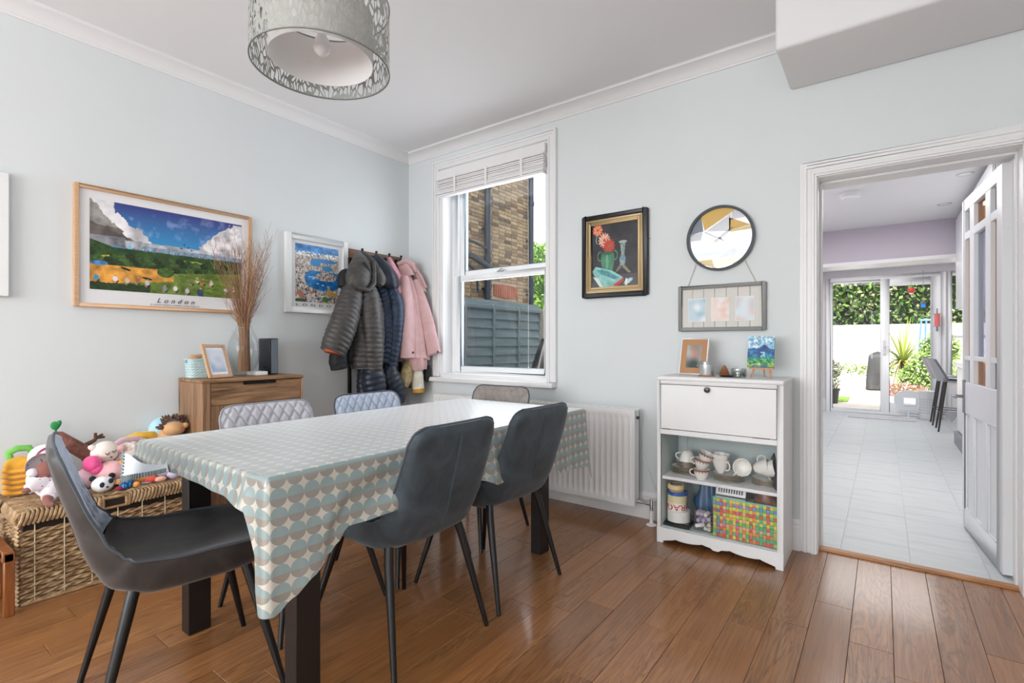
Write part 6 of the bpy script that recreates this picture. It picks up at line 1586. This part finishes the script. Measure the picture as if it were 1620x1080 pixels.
# ---------------------------------------------------------------- soft toys on the trunk
def plush(name, col, var=.06, rough=.9): 
    m = velvet(name, col, var, rough, .4, 22); return m
TP = {k: plush('plush_' + k, c) for k, c in dict(yellow='e8ab3c', green='77bf5c', cream='ece0d6', white='e9e6e4', pink='e6b3b4', hot='ee5c96', brown='6b4136', skin='8a5a52', lilac='c8bcd8', orange='eba050', black='1c1c20', red='d8574c', peach='eeb49a', blue='aed6e4', tan='d3a576', mane='5f4636', rose='e4c2cc', grey='b8b2bc', choc='4a3028', lemon='f0c04c').items()}
ZT = ZL + .066
def toy(name, loc, label, cat='soft toy'): return thing(name, loc, label, cat, 'soft toys heaped on the wicker trunk')
def E(mb, c, r, rot=(0, 0, 0), nu=18, nv=12): return mb.ell(c, r, rot, nu, nv)
t_ = toy('pineapple_cushion', (.15, .55, ZT), 'yellow ribbed pineapple cushion with green leaf loop at left end of trunk')
mb = MB()
for k in range(5): E(mb, (.15 + .004 * k, .553, ZT + .020 + .026 * k), (.062, .070 - .002 * abs(k - 3), .0175))
E(mb, (.165, .555, ZT + .145), (.05, .062, .042))
obj('ribs', mb, TP['yellow'], t_, kind='stuff'); 
obj('leaf_loop', MB().tube([(.15, .52, ZT + .175), (.15, .515, ZT + .205), (.15, .545, ZT + .222), (.15, .585, ZT + .218), (.15, .60, ZT + .19)], [.014, .016, .016, .016, .012], 10), TP['green'], t_)
t_ = toy('baby_doll', (.37, .60, ZT), 'brown skinned baby doll in white patterned romper lying at left end', 'doll')
ROM = mat('patterned_romper', 'e8dfe4', .85)
tt = NT(ROM); vv = tt.new('TexVoronoi'); vv.inputs['Scale'].default_value = 38; tt.link(tt.coord(), vv.inputs['Vector'])
tt.link(tt.mix(tt.math('LESS_THAN', vv.outputs['Distance'], .16), lin('e9dfe4'), lin('8a7a92')), tt.b.inputs['Base Color'])
obj('body', E(E(MB(), (.37, .62, ZT + .060), (.050, .055, .048)), (.40, .625, ZT + .045), (.05, .05, .036)), ROM, t_)
obj('sleeve', MB().tube([(.38, .60, ZT + .085), (.40, .56, ZT + .085), (.41, .535, ZT + .075)], [.028, .026, .022], 12), ROM, t_)
obj('sleeve', MB().tube([(.36, .665, ZT + .085), (.40, .69, ZT + .06)], [.026, .022], 12), ROM, t_)
obj('leg', MB().tube([(.42, .615, ZT + .045), (.455, .60, ZT + .045), (.475, .59, ZT + .035)], [.035, .032, .026], 12), ROM, t_)
obj('leg', MB().tube([(.40, .65, ZT + .035), (.44, .67, ZT + .028), (.46, .69, ZT + .024)], [.032, .03, .024], 12), ROM, t_)
obj('foot', MB().tube([(.470, .59, ZT + .036), (.490, .585, ZT + .022), (.508, .588, ZT + .014), (.515, .60, ZT + .012)], [.019, .017, .014, .010], 12), TP['skin'], t_)
obj('hand', E(MB(), (.415, .532, ZT + .072), (.014, .018, .012)), TP['skin'], t_)
hd_ = obj('head', E(MB(), (.355, .615, ZT + .140), (.040, .048, .042)), TP['skin'], t_)
obj('bonnet', MB().grid(lambda u, v: (.350 - .046 * math.cos(PI * (v - .5)) * math.cos(PI * (u - .5)) + .0, .610 + .062 * math.sin(PI * (u - .5)) * math.cos(PI * (v - .5)) - .012, ZT + .150 + .055 * math.sin(PI * (v - .5)) + .01), 20, 14).ell((.358, .560, ZT + .135), (.022, .022, .020)), ROM, t_)
t_ = toy('bonnet_doll', (.24, .61, ZT + .17), 'pale faced doll head in pink edged white hood behind the baby doll', 'doll')
obj('hood', E(MB(), (.225, .625, ZT + .175), (.045, .060, .062)), TP['white'], t_)
obj('face', E(MB(), (.255, .635, ZT + .172), (.022, .042, .046)), TP['cream'], t_)
obj('eye', E(MB(), (.277, .622, ZT + .182), (.003, .008, .005)), TP['choc'], t_)
obj('hood_trim', MB().tube([(.26, .635 + .048 * math.cos(a), ZT + .172 + .052 * math.sin(a)) for a in [2 * PI * k / 24 for k in range(25)]], .004, 6), plush('magenta_trim', 'a8487a'), t_)
obj('body', E(MB(), (.22, .63, ZT + .075), (.06, .07, .074)), TP['white'], t_)
t_ = toy('brown_branch_toy', (.15, .76, ZT), 'brown plush branch with green leaf and forked twig arm, leaning behind')
obj('trunk', MB().tube([(.10, .69, ZT + .262), (.11, .70, ZT + .255), (.14, .75, ZT + .20), (.17, .80, ZT + .155), (.19, .83, ZT + .10), (.20, .84, ZT + .03)], [.016, .026, .034, .036, .036, .03], 16), plush('bark_plush', '6e453a', .3), t_)
obj('leaf', E(E(MB(), (.10, .690, ZT + .305), (.012, .018, .022), (.3, 0, 0)), (.10, .702, ZT + .31), (.01, .012, .022), (-.4, 0, 0)).tube([(.10, .693, ZT + .27), (.10, .695, ZT + .30)], .005, 8), plush('leaf_green', '2f8a4a'), t_)
obj('twig_arm', MB().tube([(.16, .80, ZT + .20), (.15, .835, ZT + .215), (.14, .85, ZT + .235)], [.012, .010, .008], 8).tube([(.145, .845, ZT + .228), (.14, .872, ZT + .240)], .007, 8).tube([(.145, .84, ZT + .225), (.14, .842, ZT + .252)], .007, 8).tube([(.147, .843, ZT + .225), (.14, .88, ZT + .225)], .006, 8), plush('twig_plush', '5a3a2c'), t_)
t_ = toy('hot_pink_toy', (.30, .775, ZT), 'hot pink round plush just right of the grey chair back')
obj('body', E(E(MB(), (.31, .785, ZT + .125), (.05, .038, .04)), (.32, .80, ZT + .10), (.04, .03, .03)), TP['hot'], t_)
obj('base', E(MB(), (.27, .775, ZT + .05), (.05, .05, .05)), TP['rose'], t_)
t_ = toy('pink_pig_toy', (.33, .855, ZT), 'large soft pink rounded plush in the middle of the heap')
obj('body', E(MB(), (.32, .860, ZT + .065), (.075, .068, .062)), TP['pink'], t_)
obj('foot', E(MB(), (.385, .845, ZT + .035), (.016, .014, .012)), TP['choc'], t_)
obj('nose', E(MB(), (.395, .90, ZT + .045), (.012, .012, .012)), TP['black'], t_)
t_ = toy('white_cat_toy', (.27, .84, ZT + .13), 'cream plush cat head with stitched sleepy face atop the pink plush')
obj('head', E(MB(), (.26, .850, ZT + .165), (.052, .060, .056), (.3, 0, 0)), TP['cream'], t_)
obj('ear', E(MB(), (.265, .80, ZT + .195), (.014, .022, .014), (-.5, 0, 0)), TP['cream'], t_)
obj('ear', E(MB(), (.285, .905, ZT + .175), (.016, .028, .020), (.4, 0, 0)), TP['pink'], t_)
obj('stitched_face', MB().tube([(.312, .838, ZT + .168), (.315, .846, ZT + .158), (.312, .856, ZT + .170)], .002, 5).tube([(.308, .866, ZT + .175), (.312, .874, ZT + .165), (.306, .884, ZT + .178)], .002, 5).ell((.313, .862, ZT + .145), .004), TP['choc'], t_)
obj('body', E(MB(), (.235, .83, ZT + .065), (.055, .07, .065)), TP['cream'], t_)
t_ = toy('white_lamb_toy', (.23, .955, ZT), 'woolly cream lamb plush tucked beside the tablecloth corner')
mb = MB(); rl = random.Random(5)
E(mb, (.235, .965, ZT + .13), (.062, .070, .06))
for k in range(46):
    a, b = rl.uniform(0, 2 * PI), rl.uniform(-.5, 1.4); E(mb, (.235 + .056 * math.cos(a) * math.cos(b), .965 + .064 * math.sin(a) * math.cos(b), ZT + .13 + .054 * math.sin(b)), .015, nu=8, nv=6)
obj('fleece', mb, TP['cream'], t_, kind='stuff'); obj('body', E(MB(), (.22, .96, ZT + .05), (.06, .065, .05)), TP['cream'], t_)
obj('eye', E(MB(), (.297, .965, ZT + .135), (.004, .006, .005)), TP['black'], t_)
t_ = toy('spotted_dog_toy', (.42, .795, ZT), 'small white panda faced plush with dark eye patches at front')
obj('head', E(MB(), (.42, .80, ZT + .040), (.040, .046, .038)), TP['white'], t_)
for y in (.788, .822): obj('eye_patch', E(MB(), (.455, y, ZT + .045 + .4 * (y - .79)), (.006, .011, .013)), plush('navy_patch', '1d2a44'), t_)
obj('nose', E(MB(), (.462, .806, ZT + .032), (.005, .005, .004)), TP['black'], t_)
obj('ear', E(E(MB(), (.40, .765, ZT + .07), (.012, .014, .014)), (.40, .84, ZT + .07), (.012, .014, .014)), TP['black'], t_)
t_ = toy('orange_crescent_toy', (.36, .955, ZT), 'big orange crescent shaped plush lying under the tablecloth corner')
obj('body', MB().tube([(.34, .895, ZT + .125), (.355, .900, ZT + .085), (.375, .925, ZT + .050), (.39, .965, ZT + .036), (.39, 1.01, ZT + .042), (.38, 1.04, ZT + .06)], [.012, .028, .038, .036, .028, .01], 16), TP['orange'], t_)
t_ = toy('plaid_shirt_toy', (.44, .885, ZT), 'small plush in blue checked shirt with orange hands, face down')
PLD = mat('blue_check_cloth', '2f7fc4', .8); tt = NT(PLD); co = tt.coord((1, 1, 1), rot=(0, 0, .5)); sp2 = tt.new('SeparateXYZ'); tt.link(co, sp2.inputs[0])
st1 = tt.math('LESS_THAN', tt.math('FRACT', tt.math('MULTIPLY', sp2.outputs[0], 75)), .35); st2 = tt.math('LESS_THAN', tt.math('FRACT', tt.math('MULTIPLY', sp2.outputs[1], 75)), .35)
tt.link(tt.mix(tt.math('MAXIMUM', st1, st2), lin('3f96d8'), lin('183a6c')), tt.b.inputs['Base Color'])
obj('shirt', E(MB(), (.445, .888, ZT + .026), (.026, .034, .026), (.3, 0, .5)), PLD, t_)
obj('arm', MB().tube([(.44, .865, ZT + .04), (.44, .845, ZT + .045)], [.015, .012], 10), TP['orange'], t_)
obj('arm', E(MB(), (.46, .922, ZT + .018), (.014, .016, .014)), TP['orange'], t_)
obj('trousers', E(MB(), (.455, .858, ZT + .012), (.014, .022, .012)), plush('crimson_plush', '8c2444'), t_)
t_ = toy('lilac_caterpillar_toy', (.40, 1.06, ZT), 'lilac and grey plush with red and peach feet near the table leg')
obj('body', E(MB(), (.37, 1.07, ZT + .040), (.05, .06, .038)), TP['grey'], t_)
obj('foot', E(MB(), (.42, 1.00, ZT + .018), (.022, .030, .017)), TP['red'], t_)
obj('foot', E(MB(), (.435, 1.035, ZT + .016), (.018, .028, .014)), TP['peach'], t_)
obj('foot', E(MB(), (.42, 1.10, ZT + .026), (.030, .030, .026)), TP['lilac'], t_)
obj('sole', E(MB(), (.415, .985, ZT + .008), (.024, .03, .008)), TP['grey'], t_)
t_ = toy('yellow_banana_toy', (.12, 1.03, ZT), 'long yellow plush lying along the wall behind the lamb')
obj('body', MB().tube([(.10, .90, ZT + .150), (.10, .96, ZT + .175), (.10, 1.04, ZT + .195), (.10, 1.11, ZT + .195), (.10, 1.15, ZT + .17)], [.012, .024, .030, .026, .01], 14), TP['lemon'], t_)
obj('body_end', E(MB(), (.10, 1.03, ZT + .085), (.05, .12, .085)), TP['rose'], t_)
t_ = toy('pink_scarf_toy', (.17, .98, ZT), 'pale pink limp plush arm draped between the cat and yellow plush')
obj('arm', MB().tube([(.20, .90, ZT + .18), (.17, .95, ZT + .195), (.15, 1.02, ZT + .190), (.15, 1.07, ZT + .17)], [.016, .020, .020, .014], 12), TP['rose'], t_)
t_ = toy('lion_toy', (.15, 1.225, .36), 'tan plush lion with dark brown mane leaning on the drawers')
obj('head', E(MB(), (.165, 1.195, .630), (.05, .058, .042)), TP['tan'], t_)
mb = MB()
for k in range(60):
    a = rl.uniform(0, PI); q = rl.uniform(.8, 1.15); p = Vector((.14 + rl.uniform(-.02, .03), 1.20 + .060 * math.cos(a) * q, .638 + .050 * math.sin(a) * q)); mb.tube([p, p + Vector((rl.uniform(-.01, .01), .022 * math.cos(a), .022 * math.sin(a)))], [.009, .003], 5)
obj('mane', mb, TP['mane'], t_, kind='stuff'); obj('ear', E(MB(), (.19, 1.245, .645), (.012, .016, .017)), TP['tan'], t_)
obj('body', MB().tube([(.13, 1.18, .62), (.13, 1.16, .52), (.13, 1.15, ZT + .02)], [.04, .055, .06], 14), TP['tan'], t_)
t_ = toy('pale_blue_ball', (.07, 1.18, ZT), 'pale blue plush ball resting against the wall behind the lion', 'ball')
obj('ball', E(MB(), (.07, 1.185, .62), (.06, .085, .075), nu=24, nv=16), TP['blue'], t_)
obj('cushion_below', E(MB(), (.09, 1.12, ZT + .07), (.07, .09, .075)), TP['blue'], t_)
# ---------------------------------------------------------------- kitchen things
sa = thing('smoke_alarm', (3.23, 5.17, 2.35), 'round white smoke alarm on the kitchen ceiling', 'alarm')
obj('casing', MB().lathe([(0, -.05), (.045, -.05), (.052, -.045), (.070, -.040), (.078, -.020), (.080, -.008), (.080, 0), (0, 0)], 40, (3.23, 5.17, 2.399)), WHITEW, sa)
sl = MB()
for k in range(24):
    a = 2 * PI * k / 24; sl.obox((3.23 + .064 * math.cos(a), 5.17 + .064 * math.sin(a), 2.362), (.012, .004, .003), (0, 0, a))
obj('vent_slot', sl, mat('slot_grey', '8c8c90', .6), sa)
first = None
for x, y, lb_ in ((3.955, 5.11, 'recessed ceiling spotlight nearest the open door'), (3.91, 6.1, 'recessed ceiling spotlight farther from us')):
    d = thing('downlight', (x, y, 2.39), lb_, 'ceiling light', 'recessed kitchen spotlights')
    obj('bezel', MB().lathe([(.036, -.002), (.052, -.004), (.054, 0), (.036, 0)], 32, (x, y, 2.3995)), mat('bezel', 'd0d0d0', .3, .4), d)
    obj('lens', MB().lathe([(0, -.001), (.036, -.001)], 24, (x, y, 2.399)), mat('lamp_lens', 'f4f0ea', .3), d)
# cupboards and worktop on the right
GW_ = mat('white_cupboard', 'e9eaec', .3)
ku = thing('base_cupboards', (4.44, 6.9, 0), 'white base cupboards with grey plinth along the right kitchen wall', 'cupboard')
obj('carcass', box((4.15, 5.9, .14), (4.74, 7.6, .86)), GW_, ku, bevel=.003)
obj('plinth', box((4.10, 5.9, .0), (4.74, 7.55, .135)), mat('grey_plinth', '8c9096', .5), ku)
for k in range(3): obj('door', box((4.13, 5.91 + k * .563, .15), (4.149, 6.463 + k * .563, .85)), GW_, ku, bevel=.003)
obj('worktop', box((4.10, 5.86, .862), (4.745, 7.64, .90)), mat('white_worktop', 'eceaea', .25), None, bevel=.004, label='pale worktop on the kitchen base cupboards behind the door', cat='worktop')
wu = thing('wall_cupboard', (4.5, 5.8, 1.45), 'white wall cupboard near the kitchen ceiling behind the open door', 'cupboard')
obj('carcass', box((4.06, 4.6, 1.45), (4.74, 6.70, 2.36)), GW_, wu, bevel=.003)
for k in range(3): obj('door', box((4.04, 4.61 + k * .697, 1.46), (4.059, 5.297 + k * .697, 2.35)), GW_, wu, bevel=.003)
# bar stools
GST = mat('grey_leatherette', 'b4b5ba', .45); DKL = mat('dark_stool_leg', '3c3836', .5)
def stool(x, y, label, rz=0):
    s = thing('bar_stool', (x, y, 0), label, 'stool', 'grey bar stools along the kitchen counter', rz=rz)
    def sh(u, v):
        a = (u - .5) * 2; t = v
        if t < .5: q = t / .5; return (.17 - .36 * q, a * .19, .66 - .015 * math.sin(q * PI) + .03 * a * a)
        q = (t - .5) / .5; return (-.19 - .10 * q + .10 * a * a * (1 - .3 * q), a * (.19 + .01 * q), .66 + .26 * q)
    m = MB().grid(sh, 14, 20); n = len(m.v)
    m.grid(lambda u, v: tuple(Vector(sh(u, v)) + Vector((-.025 if v > .5 else -.008, 0, -.025 if v <= .5 else -.004))), 14, 20)
    obj('seat_shell', m, GST, s, local=True, angle=70)
    for sx in (-1, 1):
        for sy in (-1, 1): obj('leg', MB().tube([(sx * .10 - .02, sy * .10, .64), (sx * .20, sy * .19, 0)], [.016, .010], 10), DKL, s, local=True)
    obj('foot_rail', MB().tube([(.16, -.15, .22), (.16, .15, .22), (-.17, .15, .22), (-.17, -.15, .22), (.16, -.15, .22)], .008, 8), HND, s, local=True)
    return s
s1 = stool(4.20, 9.15, 'grey bar stool farthest from us beside the patio doors', 0)
s2 = stool(4.22, 8.55, 'grey bar stool in front of the farthest one', 0)
# white laundry bin and oval play seat
wb2 = thing('white_bin', (3.98, 9.62, 0), 'white pierced plastic bin at foot of the patio doors', 'bin')
obj('body', MB().lathe([(0, .004), (.090, .004), (.095, .01), (.105, .40), (.112, .41), (.112, .42), (.100, .42), (.09, .40), (0, .39)], 28, (3.98, 9.62, 0)), mat('white_bin_plastic', 'eceef0', .35), wb2)
sl = MB()
for r in range(6):
    for k in range(10):
        a = PI + .3 + 2.4 * k / 10; sl.ell((3.98 + (.098 + .002 * r) * math.cos(a), 9.62 + (.098 + .002 * r) * math.sin(a), .10 + .04 * r), .005, nu=6, nv=4)
obj('pierced_dot', sl, mat('dot_grey', 'b0b2b6', .6), wb2, kind='stuff')
ow = thing('oval_ring', (3.76, 9.62, 0), 'white oval ring with square opening beside the pierced bin', 'ring')
ring = []
for k in range(56):
    a = 2 * PI * k / 56; ring.append((.175 * math.cos(a), .150 * math.sin(a)))
om_ = MB(); n = 56
for d in (0, 1):
    for (x, z) in ring: om_.v.append((3.76 + x, 9.58 + .035 * d, .27 + z))
    for (x, z) in ring:
        q = max(abs(x) / .175, abs(z) / .150, 1e-6); ix = max(-.070, min(.070, x)); iz = max(-.050, min(.050, z)); om_.v.append((3.775 + ix, 9.58 + .035 * d, .255 + iz))
for k in range(n):
    k2 = (k + 1) % n; om_.f += [(k, k2, n + k2, n + k), (2 * n + k, 3 * n + k, 3 * n + k2, 2 * n + k2), (k, 2 * n + k, 2 * n + k2, k2), (n + k, n + k2, 3 * n + k2, 3 * n + k)]
obj('ring', om_, mat('white_ring_plastic', 'e2e8ec', .3), ow, bevel=0, angle=50)
obj('opening_rim', MB().tube([(3.705, 9.575, .205), (3.845, 9.575, .205), (3.845, 9.575, .305), (3.705, 9.575, .305), (3.705, 9.575, .205)], .007, 6), mat('rim_white', 'ffffff', .3), ow)
obj('stand', MB().box((3.66, 9.57, 0), (3.86, 9.64, .02)).box((3.745, 9.585, .015), (3.775, 9.615, .13)), mat('white_ring_plastic2', 'e2e8ec', .3), ow, bevel=.003)
obj('door_mat', box((3.03, 9.22, .0005), (3.84, 9.52, .010)), mat('pale_mat', 'c9c9cc', .9, noise=(40, .1)), None, bevel=.003, label='pale grey door mat on tiles before the patio doors', cat='mat')
# hanging ornaments by the patio door
RDG = mat('red_glass_bead', 'd8423a', .2); BLG = mat('blue_glass_bead', '3f8fe0', .2); PKG = mat('pink_lantern_glass', 'e0706e', .4); GRM = mat('lantern_metal', '8a8a8e', .4, .6)
o1 = thing('red_tealight', (3.80, 9.78, 1.88), 'round red glass tealight hanging in front of the patio door', 'lantern')
obj('bowl', MB().lathe([(0, 0), (.03, .01), (.045, .04), (.038, .075), (.025, .085)], 20, (3.80, 9.78, 1.88)), RDG, o1); obj('base', MB().lathe([(0, -.025), (.02, -.02), (.028, 0), (0, .0)], 16, (3.80, 9.78, 1.885)), WHITEW, o1)
obj('wire', MB().tube([(3.80, 9.78, 1.965), (3.80, 9.78, 2.2)], .0025, 5), GRM, o1)
o2 = thing('blue_lantern', (3.94, 9.78, 1.66), 'small blue lantern on a long wire by the patio door', 'lantern')
obj('glass', MB().box((3.912, 9.752, 1.66), (3.968, 9.808, 1.72)), BLG, o2, bevel=.004); obj('roof', MB().lathe([(.045, 0), (.02, .035), (0, .055)], 4, (3.94, 9.78, 1.722)), GRM, o2); obj('wire', MB().tube([(3.94, 9.78, 1.775), (3.94, 9.78, 2.22)], .003, 5), GRM, o2)
o3 = thing('pink_lantern', (4.10, 9.78, 1.30), 'long pink glass lantern hanging on the door jamb right of the doors', 'lantern')
obj('glass', MB().lathe([(0, 0), (.032, 0), (.032, .17), (0, .17)], 12, (4.10, 9.78, 1.38)), PKG, o3)
obj('cage', MB().lathe([(.045, .0), (.045, .006), (.038, .006), (.038, 0), (.045, 0)], 12, (4.10, 9.78, 1.37)).lathe([(.045, .0), (.045, .006), (.038, .006), (.038, 0), (.045, 0)], 12, (4.10, 9.78, 1.555)).tube([(4.10, 9.78, 1.30), (4.10, 9.78, 1.37)], .012, 8).tube([(4.10, 9.78, 1.56), (4.10, 9.78, 1.64)], .008, 8), GRM, o3)
